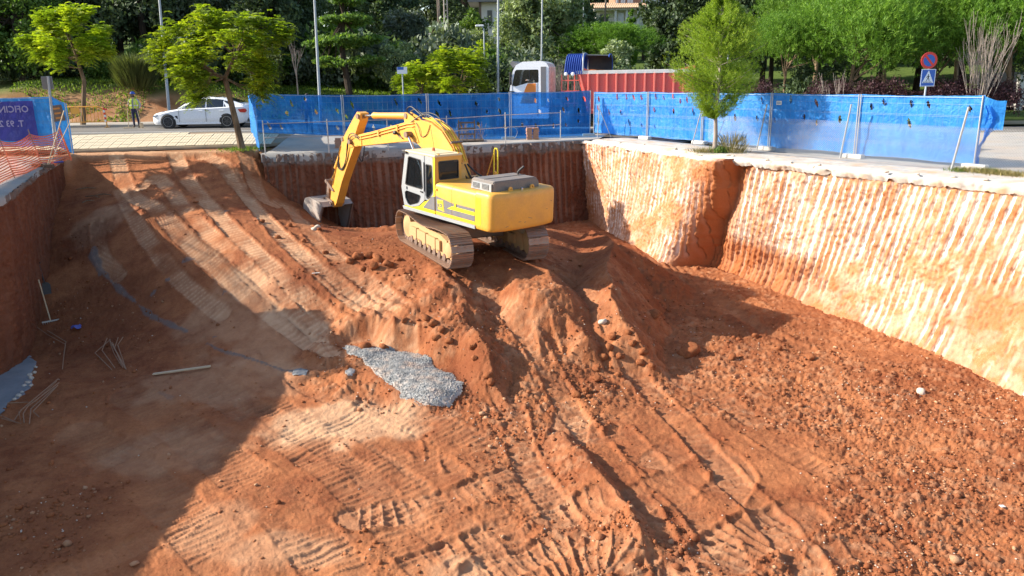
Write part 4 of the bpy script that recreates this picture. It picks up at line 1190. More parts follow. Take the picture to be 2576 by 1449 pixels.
# ---- undercarriage, turned against the upper body
TR = Matrix.Translation((0, 0, -.17)) @ Matrix.Diagonal((1.09, 1.03, 1.14, 1)) @ Matrix.Rotation(-(YAW - .465), 4, 'Z') @ Matrix.Rotation(.02, 4, 'Y')
def track(side):
    A, R = 1.82, .43
    def path(s):
        """point and tangent on the track loop: x,z"""
        per = 4 * A + 2 * math.pi * R; s %= per
        if s < 2 * A:                                # top run, rear to front, sagging
            x = -A + s; u = s / (2 * A); return Vector((x, 0, 2 * R - .05 * math.sin(u * math.pi) + .035 * math.sin(u * math.pi * 3))), Vector((1, 0, 0))
        s -= 2 * A
        if s < math.pi * R:
            a = s / R; return Vector((A + R * math.sin(a), 0, R + R * math.cos(a))), Vector((math.cos(a), 0, -math.sin(a)))
        s -= math.pi * R
        if s < 2 * A: return Vector((A - s, 0, 0)), Vector((-1, 0, 0))
        s -= 2 * A; a = s / R
        return Vector((-A - R * math.sin(a), 0, R - R * math.cos(a))), Vector((-math.cos(a), 0, math.sin(a)))
    per = 4 * A + 2 * math.pi * R
    yo = side * 1.20
    b = MB()
    prof = [(-1.55, .20), (-1.45, .62), (-1.0, .70), (1.0, .70), (1.45, .62), (1.6, .28), (1.45, .16), (-1.4, .16)]
    b.prism(prof, (0, yo - .13, .0), X, Z_, Y_, .26)
    b.prism([(-1.1, .30), (-1.1, .56), (1.15, .56), (1.15, .30)], (0, yo - .21, 0), X, Z_, Y_, .42)
    # side cut-outs and ribs
    for x in (-.75, 0, .75):
        b.box((x, yo, .43), (.12, .46, .30))
    fr = b.build('track', M['track_frame'], EX)
    fr.matrix_local = TR
    d = MB(); 
    d.box((.35, yo, .72), (1.6, .20, .06), bev=.02); d.build('dirt', M_SOIL, fr)
    for x, nm, r in ((A, 'idler', .36), (-A, 'sprocket', .35)):
        w = MB(); w.lathe([(r * .55, -.13), (r, -.10), (r, .10), (r * .55, .13), (r * .3, .18)], (x, yo, R + .03), Y_, 18)
        if nm == 'sprocket':
            for k in range(12):
                a = k * math.pi / 6; w.box((x + math.cos(a) * (r + .02), yo, R + .03 + math.sin(a) * (r + .02)), (.07, .06, .07), Matrix.Rotation(-a, 3, 'Y'))
            w.lathe([(.2, .13), (.2, .24), (.15, .27)], (x, yo, R + .03), Y_ * side, 14)
        w.build(nm, M['track_frame'], fr, smooth=True)
    rm = None
    for k in range(8):
        if rm is None:
            ro = MB().lathe([(.10, -.16), (.10, -.05), (.075, -.04), (.075, .04), (.10, .05), (.10, .16)], (0, 0, 0), Y_, 10).build('roller', M['steel_worn'], fr, smooth=True); rm = ro.data
        else: ro = link('roller', rm, None, fr)
        ro.location = (-1.3 + k * .37, yo, .16)
    # chain links along the loop
    cb = MB(); n = 52
    for k in range(n):
        for dy in (-.09, .09):
            p, t = path((k + .5) * per / n); nr = Vector((-t.z, 0, t.x))
            c = p - nr * .06 + Vector((0, yo + dy, .03)); ang = math.atan2(-t.z, t.x)
            cb.box(c, (per / n * 1.02, .035, .09), Matrix.Rotation(ang, 3, 'Y'))
            cb.box(c, (.06, .06, .06), Matrix.Rotation(ang, 3, 'Y'))
    tag(cb.build('track_chain', M['steel_worn'], fr), kind='stuff')
    sm = None
    for k in range(n):
        if sm is None:
            s = MB(); s.box((0, 0, 0), (.178, .66, .018)); s.box((-.070, 0, .022), (.014, .66, .034)); s.box((0.0, 0, .020), (.013, .66, .030)); s.box((.070, 0, .022), (.014, .66, .034))
            s.box((.035, .11, .013), (.03, .05, .012)); s.box((.035, -.11, .013), (.03, .05, .012))
            o = s.build('track_shoe', M['shoe'], fr); sm = o.data
        else: o = link('track_shoe', sm, None, fr)
        p, t = path(k * per / n)
        nr = Vector((-t.z, 0, t.x))
        if True:
            mm = Matrix((t, Y_, t.cross(Y_))).transposed().to_4x4(); mm.translation = p + Vector((0, yo, .03)) + (t.cross(Y_)) * .0
            o.matrix_local = mm
    return fr
for side in (1, -1): track(side)
u = MB(); u.box((0, 0, .62), (1.5, 1.7, .34), bev=.05)
for sx in (1, -1):
    for sy in (1, -1):
        u.prism([(0, -.14), (.85, -.22), (.85, .12), (0, .17)], (sx * .35 - .14, sy * .35, .58), Y_ * sy, Z_, X, .28)
un = u.build('undercarriage', M['steel_worn'], EX); un.matrix_local = TR
MB().lathe([(.68, .78), (.68, 1.0)], (0, 0, 0), Z_, 28).build('slew_ring', M['black'], EX, smooth=True)

# ---- upper frame
BW = 1.27
b = MB(); b.prism([(-1.9, 1.0), (1.65, 1.0), (1.70, 1.10), (1.55, 1.14), (-1.9, 1.14)], (0, -BW + .04, 0), X, Z_, Y_, 2 * BW - .08)
b.build('deck', M['grey_pt'], EX)
b = MB(); b.prism([(-1.95, 1.02), (1.72, 1.02), (1.76, 1.12), (-1.95, 1.12)], (0, BW - .045, 0), X, Z_, Y_, .065); b.build('side_skirt', M['grey_pt'], EX)
b = MB(); b.prism([(-1.95, 1.02), (1.72, 1.02), (1.76, 1.12), (-1.95, 1.12)], (0, -BW - .01, 0), X, Z_, Y_, .055); b.build('side_skirt', M['grey_pt'], EX)
# engine house with rounded shoulders
ZT = 2.10
def round_prof(hw, z0, z1, r, n=5):
    p = [(-hw, z0)]
    for k in range(n + 1):
        a = math.pi - k / n * math.pi / 2; p.append((-hw + r + r * math.cos(a), z1 - r + r * math.sin(a)))
    for k in range(n + 1):
        a = math.pi / 2 - k / n * math.pi / 2; p.append((hw - r + r * math.cos(a), z1 - r + r * math.sin(a)))
    p.append((hw, z0)); return p
b = MB(); b.prism(round_prof(BW, 1.125, ZT, .13), (-.83, 0, 0), Y_, Z_, X, .815); b.build('engine_house', M['yel'], EX, smooth=True)
b = MB(); b.prism(round_prof(BW, 1.125, ZT, .13), (-1.95, 0, 0), Y_, Z_, X, 1.11); b.build('engine_door', M['yel'], EX, smooth=True)
# tank and boxes on the right front
b = MB(); b.prism(round_prof(.36, 1.13, 1.98, .08), (.0, -.90, 0), Y_, Z_, X, 1.0); b.build('fuel_tank', M['yel'], EX, smooth=True)
MB().box((1.35, -.92, 1.40), (.62, .66, .50), bev=.04).build('tool_box', M['yel'], EX)
MB().box((1.80, -.92, 1.18), (.3, .5, .05)).build('step', M['dkgrey'], EX)
# counterweight: plan outline bowed and rounded, edges rolled
def cw():
    pts = []
    n = 7
    pts.append((-1.955, BW)); pts.append((-2.35, BW))
    for k in range(n + 1):
        a = math.pi / 2 * k / n; pts.append((-2.46 - .22 * math.sin(a), BW - .22 + .22 * math.cos(a)))
    for k in range(1, 10):
        y = (BW - .22) * (1 - 2 * k / 10); pts.append((-2.68 - .12 * (1 - (y / BW) ** 2), y))
    for k in range(n + 1):
        a = math.pi / 2 * (1 - k / n); pts.append((-2.46 - .22 * math.sin(a), -BW + .22 - .22 * math.cos(a)))
    pts.append((-2.35, -BW)); pts.append((-1.955, -BW))
    cx, cy = -2.1, 0
    levels = [(1.01, .90), (1.02, .955), (1.06, .985), (1.15, 1.0), (1.95, 1.0), (2.04, .985), (2.09, .955), (2.115, .90)]
    vs = []; m = len(pts)
    for z, s in levels:
        for x, y in pts:
            ix = -1.955 + (x + 1.955) * (1 - (1 - s) * 1.0) ; iy = y * (1 - (1 - s) * .55); vs.append((ix, iy, z))
    fs = []
    for l in range(len(levels) - 1):
        for i in range(m):
            a = l * m + i; c = l * m + (i + 1) % m; fs.append((a, c, c + m, a + m))
    fs.append(tuple(range(m - 1, -1, -1))); fs.append(tuple((len(levels) - 1) * m + i for i in range(m)))
    b = MB(); b.add(vs, fs); return b.build('counterweight', M['yel'], EX, smooth=True, sharp=60)
CW = cw()
for k_, (yy1, zz1, ln1) in enumerate(((.3, 1.25, .10), (-.1, 1.32, .16), (.75, 1.16, .12), (-.8, 1.5, .05), (-1.0, 1.72, .06), (.1, 1.22, .07))):
    MB().box((-2.68 - .122 * (1 - (yy1 / BW) ** 2), yy1, zz1), (.006, ln1, .012), Matrix.Rotation(.25 * math.sin(k_ * 2.1), 3, 'X')).build('scratch', M['steel_worn'], CW)

# decal bands on the left side
yd = BW + .004
def decal(name, poly, mat, dy=0.0, parent=EX):
    b = MB(); b.prism(poly, (0, yd + dy, 0), X, Z_, Y_, .003); return b.build(name, mat, parent)
def decalx(name, x0, x1, z0, z1, mat, dy=0.0): return decal(name, [(x0, z0), (x1, z0), (x1, z1), (x0, z1)], mat, dy)
decalx('yellow_band', -1.94, -.02, 1.15, 1.22, M['yel_band'])
decalx('yellow_band', -2.20, -1.965, 1.16, 1.95, M['yel_band'], -.001)
decal('grey_band', [(-.84, 1.235), (-.03, 1.235), (-.03, 1.70), (-.84, 1.60)], M['dkgrey'])
decal('grey_band', [(-1.93, 1.235), (-.86, 1.235), (-.86, 1.60), (-1.93, 1.60)], M['dkgrey'])
decal('yellow_stripe', [(-1.93, 1.40), (-.86, 1.40), (-.62, 1.40), (-.86, 1.51), (-1.93, 1.51)], M['yel_band'], .004)
# emblem plate with lettering
em = decal('emblem', [(-.47, 1.27), (-.14, 1.30), (-.10, 1.60), (-.42, 1.62)], M['yel_band'], .004)
decal('emblem_edge', [(-.455, 1.285), (-.155, 1.312), (-.115, 1.588), (-.41, 1.605)], M['dkgrey'], .007, em)
decal('emblem_face', [(-.44, 1.30), (-.17, 1.325), (-.13, 1.575), (-.40, 1.59)], M['yel_band'], .010, em)
me = text_mesh('JCB', .15, .002, .006); me.materials.append(M['dkgrey'])
o = bpy.data.objects.new('emblem_lettering', me); COL.objects.link(o); o.parent = em
o.matrix_local = Matrix.Translation((-.155, yd + .015, 1.38)) @ Matrix(((-1, 0, 0, 0), (0, 0, 1, 0), (0, 1, 0, 0), (0, 0, 0, 1))) @ Matrix.Rotation(.06, 4, 'Z')
MB().box((-1.02, yd + .012, 1.56), (.09, .02, .10)).build('door_latch', M['yel_band'], EX)
for x in (-.07, ): MB().box((x, yd + .012, 1.9), (.07, .03, .05)).build('hinge', M['yel'], EX)
# grey engine hood
b = MB(); hx0, hx1, hy0, hy1 = -2.38, -1.38, -.82, .98
hp = [(hy0, ZT - .02), (hy0, ZT + .16), (hy0 + .14, ZT + .31), (hy1 - .05, ZT + .31), (hy1, ZT + .26), (hy1 + .02, ZT - .02)]
b.prism(hp, (hx0, 0, 0), Y_, Z_, X, hx1 - hx0)
hood = b.build('engine_hood', M['hoodgrey'], EX)
bm = bmesh.new(); bm.from_mesh(hood.data); bmesh.ops.bevel(bm, geom=[e for e in bm.edges if e.calc_face_angle(0) > .3], offset=.03, segments=2, affect='EDGES'); bm.to_mesh(hood.data); bm.free()
MB().box((-1.88, .1, ZT + .315), (.015, 1.6, .012)).build('hood_seam', M['black'], EX)
MB().prism([(-1.42, ZT + .02), (-2.34, ZT + .02), (-2.34, ZT + .24), (-1.50, ZT + .24)], (0, hy1 + .022, 0), X, Z_, Y_, .008).build('vent_panel', M['grey_pt'], EX)
for x in (-1.66, -2.08):
    g = MB().box((x, hy1 + .032, ZT + .13), (.30, .012, .15)).build('vent', M['black'], EX)
    for k in range(4): MB().box((x, hy1 + .040, ZT + .075 + .036 * k), (.29, .012, .012)).build('louvre', M['grey_pt'], g)
MB().tube([Vector((-1.75, -.52, ZT + .28)), Vector((-1.75, -.52, ZT + .38)), Vector((-1.80, -.56, ZT + .46)), Vector((-1.90, -.62, ZT + .56))], .035, 10).build('exhaust', M['black'], EX, smooth=True)
def eye(x, y):
    b = MB(); b.prism([(-.08, 0), (.08, 0), (.06, .09), (.03, .13), (-.03, .13), (-.06, .09)], (x, y, ZT + .0), Y_, Z_, X, .05, holes=[[(-.025, .05), (.025, .05), (.02, .09), (-.02, .09)]])
    b.build('lifting_eye', M['yel'], EX)
eye(-2.52, .42); eye(-2.52, -.42); MB().lathe([(.045, 0), (.045, .05), (.02, .07)], (-2.52, 0, ZT + .01), Z_, 10).build('filler_cap', M['chrome'], EX)
MB().lathe([(.05, 0), (.05, .16), (.03, .18)], (-.12, -1.0, 2.08), Z_, 10).build('air_filter', M['yel'], EX, smooth=True)
# handrail on the right-hand side
MB().tube([(-.12, -1.1, 2.0), (-.12, -1.1, 2.88), (-.08, -1.1, 2.96), (.02, -1.1, 2.96), (.06, -1.1, 2.88), (.06, -1.1, 2.0)], .022, 8).build('handrail', M['yel_band'], EX, smooth=True)
MB().tube([(.06, -1.1, 2.85), (.45, -1.1, 1.95)], .020, 8).build('handrail_brace', M['yel'], EX, smooth=True)

# ---- cab
yc0, yc1 = .26, BW + .015; ZR = 2.90
th = .05
win1 = [(1.55, 1.85), (1.36, 2.70), (1.30, 2.74), (.70, 2.70), (.66, 2.64), (.60, 1.86), (.66, 1.80), (1.48, 1.82)]
win1 = [(p[0] + .02, p[1]) for p in win1]
winq = [(.10, 1.86), (.14, 2.55), (.18, 2.60), (.42, 2.60), (.45, 2.55), (.46, 1.66), (.40, 1.55), (.28, 1.60), (.14, 1.75)]
win2 = [(1.60, 1.58), (1.58, 1.40), (1.45, 1.24), (1.34, 1.20), (.90, 1.33), (.82, 1.40), (.74, 1.56), (.80, 1.60), (1.50, 1.64)]
front = [(1.66, 1.13), (1.80, 1.72), (1.56, 2.80), (1.50, ZR - .05)]
curve = [(.02, 1.72), (.20, 1.62), (.38, 1.50), (.60, 1.42), (.85, 1.25), (1.2, 1.16), (1.66, 1.14)]
outline_door = [(.52, ZR - .05), (.52, 1.50), (.60, 1.42), (.85, 1.25), (1.2, 1.165), (1.66, 1.16)] + front[1:]
b = MB(); b.prism(outline_door, (0, yc1 - th, 0), X, Z_, Y_, th + .012, holes=[win1, win2]); door = b.build('cab_door', M['grey_pt'], EX)
b = MB(); b.prism([(.10, ZR - .05), (.08, 1.70), (.20, 1.62), (.38, 1.50), (.505, 1.50), (.505, ZR - .05)], (0, yc1 - th, 0), X, Z_, Y_, th, holes=[[(p[0], p[1]) for p in winq]]); b.build('quarter_panel', M['grey_pt'], EX)
b = MB(); b.prism([(.0, 1.12), (1.66, 1.12), (1.66, 1.15), (1.2, 1.155), (.85, 1.24), (.60, 1.41), (.38, 1.49), (.20, 1.61), (.08, 1.69), (.09, ZR - .05), (.0, ZR - .05)], (0, yc1 - th - .004, 0), X, Z_, Y_, th); b.build('lower_cab_panel', M['yel_band'], EX)
decal('cab_grey_triangle', [(.0, 1.235), (.62, 1.235), (.18, 1.62), (.0, 1.68)], M['dkgrey'], .022)
decal('cab_yellow_band', [(.0, 1.14), (.70, 1.14), (.64, 1.21), (.0, 1.21)], M['yel_band'], .022)
# right side wall of the cab, rear wall with window, roof
b = MB(); b.prism([(.0, 1.14), (1.66, 1.14)] + front[1:] + [(.0, ZR - .05)], (0, yc0, 0), X, Z_, Y_, .04, holes=[[(1.5, 1.75), (1.35, 2.66), (.2, 2.66), (.2, 1.75)]]); b.build('right_panel', M['yel'], EX)
b = MB(); b.prism([(yc0, 1.14), (yc1, 1.14), (yc1 - .02, ZR - .05), (yc0 + .04, ZR - .05)], (-.005, 0, 0), Y_, Z_, X, .05, holes=[[(yc0 + .12, 2.18), (yc0 + .15, 2.16), (yc1 - .20, 2.16), (yc1 - .16, 2.20), (yc1 - .14, 2.68), (yc1 - .18, 2.72), (yc0 + .17, 2.72), (yc0 + .13, 2.68)]]); b.build('rear_panel', M['yel'], EX)
fr2 = MB()
hole = [(yc0 + .12, 2.18), (yc0 + .15, 2.16), (yc1 - .20, 2.16), (yc1 - .16, 2.20), (yc1 - .14, 2.68), (yc1 - .18, 2.72), (yc0 + .17, 2.72), (yc0 + .13, 2.68)]
cx_, cz_ = (yc0 + yc1) / 2, 2.44
inn = [(cx_ + (p[0] - cx_) * .94, cz_ + (p[1] - cz_) * .92) for p in hole]; out_ = [(cx_ + (p[0] - cx_) * 1.02, cz_ + (p[1] - cz_) * 1.02) for p in hole]
fr2.prism(out_, (-.018, 0, 0), Y_, Z_, X, .02, holes=[inn]); fr2.build('rear_window_seal', M['black'], EX)
MB().prism(hole, (.01, 0, 0), Y_, Z_, X, .006).build('rear_window', M['glass_dk'], EX)
def winseal(w, nm):
    cx = sum(p[0] for p in w) / len(w); cz = sum(p[1] for p in w) / len(w)
    i_ = [(cx + (p[0] - cx) * .955, cz + (p[1] - cz) * .965) for p in w]; o_ = [(cx + (p[0] - cx) * 1.02, cz + (p[1] - cz) * 1.015) for p in w]
    MB().prism(o_, (0, yc1 + .013, 0), X, Z_, Y_, .008, holes=[i_]).build('window_seal', M['black'], door)
    MB().prism(w, (0, yc1 - .02, 0), X, Z_, Y_, .006).build(nm, M['glass'], door)
winseal(win1, 'door_window'); winseal(win2, 'lower_window'); winseal(winq, 'quarter_window')
MB().box((.66, yc1 + .03, 1.72), (.12, .03, .035)).build('door_handle', M['black'], door)
MB().box((1.5, yc1 + .03, 1.74), (.05, .04, .08)).build('hinge', M['grey_pt'], door); MB().box((.53, yc1 + .02, 2.2), (.02, .03, .9)).build('door_edge', M['black'], door)
b = MB(); b.box2((-.04, yc0 - .02, ZR - .055), (1.56, yc1 + .02, ZR + .02), bev=.03); b.box2((.2, yc0 + .15, ZR + .02), (1.1, yc1 - .2, ZR + .035), bev=.006); roof = b.build('cab_roof', M['roof_pt'], EX)
b = MB(); b.prism([(yc0 + .05, 0), (yc1 - .05, 0), (yc1 - .05, .03), (yc0 + .05, .03)], (1.57, 0, 2.82), Y_, X, Z_, .02); b.build('wiper_strip', M['dkgrey'], EX)
MB().prism([(yc0, 0), (yc1, 0), (yc1, .2), (yc0, .2)], (1.55, 0, 2.86), Y_, X, Z_, .03).build('visor', M['dkgrey'], EX)
# windscreen frame
MB().tube([(1.66, yc0 + .02, 1.16), (1.80, yc0 + .02, 1.72), (1.52, yc0 + .02, 2.86)], .03, 6).build('front_post', M['grey_pt'], EX)
MB().tube([(1.66, yc1 - .03, 1.16), (1.80, yc1 - .03, 1.72), (1.52, yc1 - .03, 2.86)], .03, 6).build('front_post', M['grey_pt'], EX)
v = [(1.80, yc0, 1.72), (1.80, yc1, 1.72), (1.52, yc1, 2.86), (1.52, yc0, 2.86), (1.66, yc0, 1.16), (1.66, yc1, 1.16)]
b = MB(); b.add(v, [(0, 1, 2, 3), (4, 5, 1, 0)]); b.build('windscreen', M['glass'], EX)
bq_ = MB().lathe([(.055, 0), (.055, .07), (.03, .10)], (.78, yc0 + .5, ZR + .035), Z_, 10).build('beacon', M['orange'], EX, smooth=True)
MB().cyl(Vector((.12, yc1 - .12, ZR + .02)), Vector((.30, yc1 - .10, ZR + .75)), .006, 5).build('aerial', M['black'], EX)
MB().box((1.50, yc1 + .02, ZR - .04), (.18, .12, .05)).build('mirror', M['black'], EX)
for y in (yc1 - .15, yc0 + .12): MB().box((.0, y, ZR + .03), (.05, .05, .03)).build('roof_lug', M['yel'], EX)
# seat and console inside
b = MB(); b.box((.62, .78, 1.72), (.50, .50, .16), bev=.04); b.box((.36, .78, 2.05), (.16, .46, .62), Matrix.Rotation(-.12, 3, 'Y'), bev=.05); b.box((.34, .78, 2.42), (.10, .26, .18), bev=.04); b.build('seat', M['black'], EX)
b = MB(); b.box((1.0, 1.08, 1.78), (.42, .16, .12), bev=.03); b.box((1.0, .48, 1.78), (.42, .16, .12), bev=.03); b.box((.9, .78, 1.4), (.7, .6, .5)); b.build('console', M['dkgrey'], EX)
for y in (1.08, .48): MB().tube([(1.12, y, 1.83), (1.16, y, 2.0)], .018, 6).build('joystick', M['black'], EX)

# ---- boom, arm, bucket: x,z profiles in the middle plane
def plate_body(name, poly, y0, y1, mat, rims=True, smooth=False, parent=EX):
    b = MB(); b.prism(poly, (0, y0, 0), X, Z_, Y_, y1 - y0); return b.build(name, mat, parent)
boom = [(.10, 1.18), (-.12, 1.35), (.0, 1.65), (.25, 2.40), (.55, 2.98), (1.10, 3.45), (1.65, 3.66), (2.20, 3.72), (3.0, 3.62), (4.2, 3.34), (5.3, 3.08), (6.05, 2.93), (6.55, 2.80), (6.85, 2.70), (6.92, 2.56), (6.80, 2.45), (6.45, 2.43), (6.0, 2.50), (5.0, 2.66), (3.9, 2.83), (3.1, 2.95), (2.75, 2.98), (2.45, 2.93), (2.15, 2.78), (1.55, 2.30), (1.0, 1.75), (.45, 1.22), (.28, 1.14)]
BM = plate_body('boom', boom, -.26, .20, M['yel'])
bm = bmesh.new(); bm.from_mesh(BM.data); bmesh.ops.bevel(bm, geom=[e for e in bm.edges if e.calc_face_angle(0) > 1.3], offset=.012, segments=1, affect='EDGES'); bm.to_mesh(BM.data); bm.free()
# stiffener plates and pin bosses
def pin(x, z, r, y0, y1, name='pin', mat='steel_worn', parent=EX):
    return MB().cyl(Vector((x, y0, z)), Vector((x, y1, z)), r, 14).build(name, M[mat], parent, smooth=True)
MB().prism([(6.0, 2.50), (6.4, 2.49), (6.5, 2.72), (6.35, 2.86), (6.0, 2.86)], (0, .203, 0), X, Z_, Y_, .02).build('boom_end_plate', M['yel'], EX)
MB().prism([(2.35, 3.0), (3.0, 2.99), (3.15, 3.35), (2.95, 3.5), (2.6, 3.42)], (0, .203, 0), X, Z_, Y_, .02).build('cylinder_bracket', M['yel'], EX)
pin(2.78, 3.22, .10, -.50, .46, 'boom_cylinder_pin'); pin(6.75, 2.58, .09, -.36, .32, 'arm_pin')
# pipes along the boom
for k, (off, y) in enumerate(((.035, .15), (.035, .06), (.035, -.03), (.035, -.12), (.035, -.21))):
    top_ = [(.30, 2.55), (.57, 3.02), (1.12, 3.49), (1.66, 3.70), (2.2, 3.76)]
    MB().tube([(x, y, z + off) for x, z in top_], .018, 6).build('pipe', M['yel_band' if k % 2 else 'yel'], EX, smooth=True)
for zoff in (-.06, -.16):
    MB().tube([(2.6, .23, 3.66 + zoff), (3.0, .23, 3.60 + zoff), (4.2, .23, 3.32 + zoff), (5.3, .23, 3.06 + zoff), (6.1, .23, 2.90 + zoff)], .017, 6).build('pipe', M['yel'], EX, smooth=True)
for x in (3.6, 4.8): MB().box((x, .235, 3.36 - (x - 3.6) * .235), (.09, .05, .20)).build('pipe_clamp', M['yel'], EX)
MB().box((.62, 0 - .03, 3.16), (.06, .46, .05), Matrix.Rotation(-.8, 3, 'Y')).build('pipe_clamp', M['steel_worn'], EX)
# work lamp
b = MB(); b.lathe([(.06, -.05), (.07, .05)], (3.62, .30, 3.20), X, 12); lm = b.build('work_lamp', M['black'], EX); MB().prism([(3.3, 3.02), (3.62, 3.14), (3.66, 3.19), (3.30, 3.06)], (0, .21, 0), X, Z_, Y_, .04).build('lamp_bracket', M['steel_worn'], EX)
# boom lift cylinders
for y in (-.42, .36):
    MB().cyl(Vector((1.35, y, 1.25)), Vector((1.95, y, 2.08)), .085, 14).build('boom_cylinder', M['yel'], EX, smooth=True)
    MB().cyl(Vector((1.95, y, 2.08)), Vector((2.78, y, 3.22)), .047, 12).build('cylinder_rod', M['chrome'], EX, smooth=True)
    MB().cyl(Vector((2.78, y - .05, 3.22)), Vector((2.78, y + .05, 3.22)), .10, 14).build('rod_eye', M['yel'], EX, smooth=True)
# arm (dipper)
arm = [(6.12, 3.66), (6.34, 3.70), (6.55, 3.52), (7.25, 2.85), (7.55, 2.52), (7.72, 2.15), (8.15, 1.30), (8.58, .45), (8.68, .05), (8.58, -.14), (8.40, -.16), (8.22, .02), (7.70, .95), (7.10, 1.80), (6.68, 2.36), (6.55, 2.55), (6.62, 2.72), (6.40, 3.10), (6.18, 3.40)]
AR = plate_body('arm', arm, -.20, .15, M['yel'])
MB().prism([(6.5, 2.45), (6.9, 2.35), (7.0, 2.62), (6.75, 2.80), (6.55, 2.70)], (0, .152, 0), X, Z_, Y_, .02).build('arm_boss_plate', M['yel'], EX)
# arm cylinder on top of the boom
pin(3.28, 3.78, .09, -.16, .12, 'arm_cylinder_pin'); pin(6.24, 3.54, .09, -.27, .23, 'arm_top_pin')
MB().prism([(2.55, 3.60), (3.35, 3.52), (3.42, 3.78), (3.30, 3.90), (3.15, 3.86), (2.85, 3.78)], (0, .06, 0), X, Z_, Y_, .03).build('cylinder_lug', M['yel'], EX)
MB().prism([(2.55, 3.60), (3.35, 3.52), (3.42, 3.78), (3.30, 3.90), (3.15, 3.86), (2.85, 3.78)], (0, -.15, 0), X, Z_, Y_, .03).build('cylinder_lug', M['yel'], EX)
MB().tube([(3.28, -.02, 3.78), (3.4, -.02, 3.77), (5.2, -.02, 3.64), (5.45, -.02, 3.62)], [.10, .105, .105, .12], 16).build('arm_cylinder', M['yel'], EX, smooth=True)
MB().cyl(Vector((5.45, -.02, 3.62)), Vector((6.16, -.02, 3.55)), .05, 12).build('cylinder_rod', M['chrome'], EX, smooth=True)
MB().lathe([(.10, -.07), (.10, .07)], (6.22, -.02, 3.545), Y_, 14).build('rod_eye', M['steel_worn'], EX, smooth=True)
# bucket cylinder on the front of the arm
pin(7.50, 2.60, .075, -.22, .18, 'bucket_cylinder_pin')
MB().prism([(7.30, 2.45), (7.62, 2.45), (7.60, 2.66), (7.48, 2.70), (7.3, 2.6)], (0, .08, 0), X, Z_, Y_, .03).build('cylinder_lug', M['yel'], EX)
MB().cyl(Vector((7.50, -.02, 2.60)), Vector((8.42, -.02, 1.38)), .085, 14).build('bucket_cylinder', M['yel'], EX, smooth=True)
MB().cyl(Vector((8.42, -.02, 1.38)), Vector((8.86, -.02, .86)), .045, 10).build('cylinder_rod', M['chrome'], EX, smooth=True)
pin(8.90, .82, .07, -.24, .20, 'link_pin')
for y in (-.22, .17):
    MB().prism([(8.30, .52), (8.40, .60), (8.94, .90), (8.98, .80), (8.42, .48)], (0, y - .02, 0), X, Z_, Y_, .045).build('guide_link', M['steel_worn'], EX)
MB().prism([(8.84, .88), (8.98, .86), (9.12, .20), (9.06, .02), (8.92, .04), (8.94, .22)], (0, -.10, 0), X, Z_, Y_, .18).build('bucket_link', M['steel_worn'], EX)
# bucket: side profile, open towards the machine
bpf = [(8.42, -.10), (8.62, .06), (9.00, .10), (9.55, .14), (9.86, .04), (10.03, -.25), (10.02, -.66), (9.86, -1.02), (9.58, -1.26), (9.26, -1.36), (9.04, -1.34)]
b = MB(); BWD = .68
bo_ = [(p[0], p[1]) for p in bpf]
# shell
vs = []; 
for y in (-BWD - .03, BWD - .03):
    for p in bo_: vs.append((p[0], y, p[1]))
n = len(bo_); cxb, czb = 9.15, -.45
inn_ = [(cxb + (p[0] - cxb) * .94, czb + (p[1] - czb) * .94) for p in bo_]
for y in (-BWD - .03, BWD - .03):
    for p in inn_: vs.append((p[0], y, p[1]))
fs = [(i, i + 1, i + 1 + n, i + n) for i in range(n - 1)] + [(2 * n + i + n, 2 * n + i + 1 + n, 2 * n + i + 1, 2 * n + i) for i in range(n - 1)] + [(0, n, 3 * n, 2 * n), (n - 1, 2 * n - 1, 4 * n - 1, 3 * n - 1)]
b.add(vs, fs)
M['bucket_steel'] = paint('bucket_steel', (.36, .32, .29), .55, .55, (.32, .17, .10), scale=3, bump=.4)
BK = b.build('bucket', M['bucket_steel'], EX)
for y in (-BWD - .035, BWD - .06):
    side_ = bo_ + [(8.75, -.85), (8.62, -.45)]
    MB().prism(side_, (0, y, 0), X, Z_, Y_, .035).build('bucket_side', M['bucket_steel'], BK)
    MB().prism([(9.02, -1.36), (8.90, -1.30), (8.70, -.85), (8.56, -.45), (8.38, -.10), (8.46, -.08), (8.66, -.45), (8.80, -.83), (9.03, -1.26)], (0, y - .01, 0), X, Z_, Y_, .055).build('cutting_edge', M['steel_worn'], BK)
for k in range(5):
    y = -BWD + .03 + k * (2 * BWD - .12) / 4
    MB().prism([(9.12, -1.30), (9.10, -1.40), (8.84, -1.46), (8.80, -1.43), (9.02, -1.28)], (0, y - .045, 0), X, Z_, Y_, .09).build('bucket_tooth', M['steel_worn'], BK)
for y in (-.26, .18):
    MB().prism([(8.36, -.14), (8.44, .10), (8.9, .20), (9.14, .14), (9.1, .08), (8.6, .0)], (0, y, 0), X, Z_, Y_, .04).build('bucket_ear', M['steel_worn'], BK)
pin(9.02, .10, .06, -.34, .28, 'bucket_pin'); pin(8.50, -.02, .07, -.34, .28, 'bucket_pin')
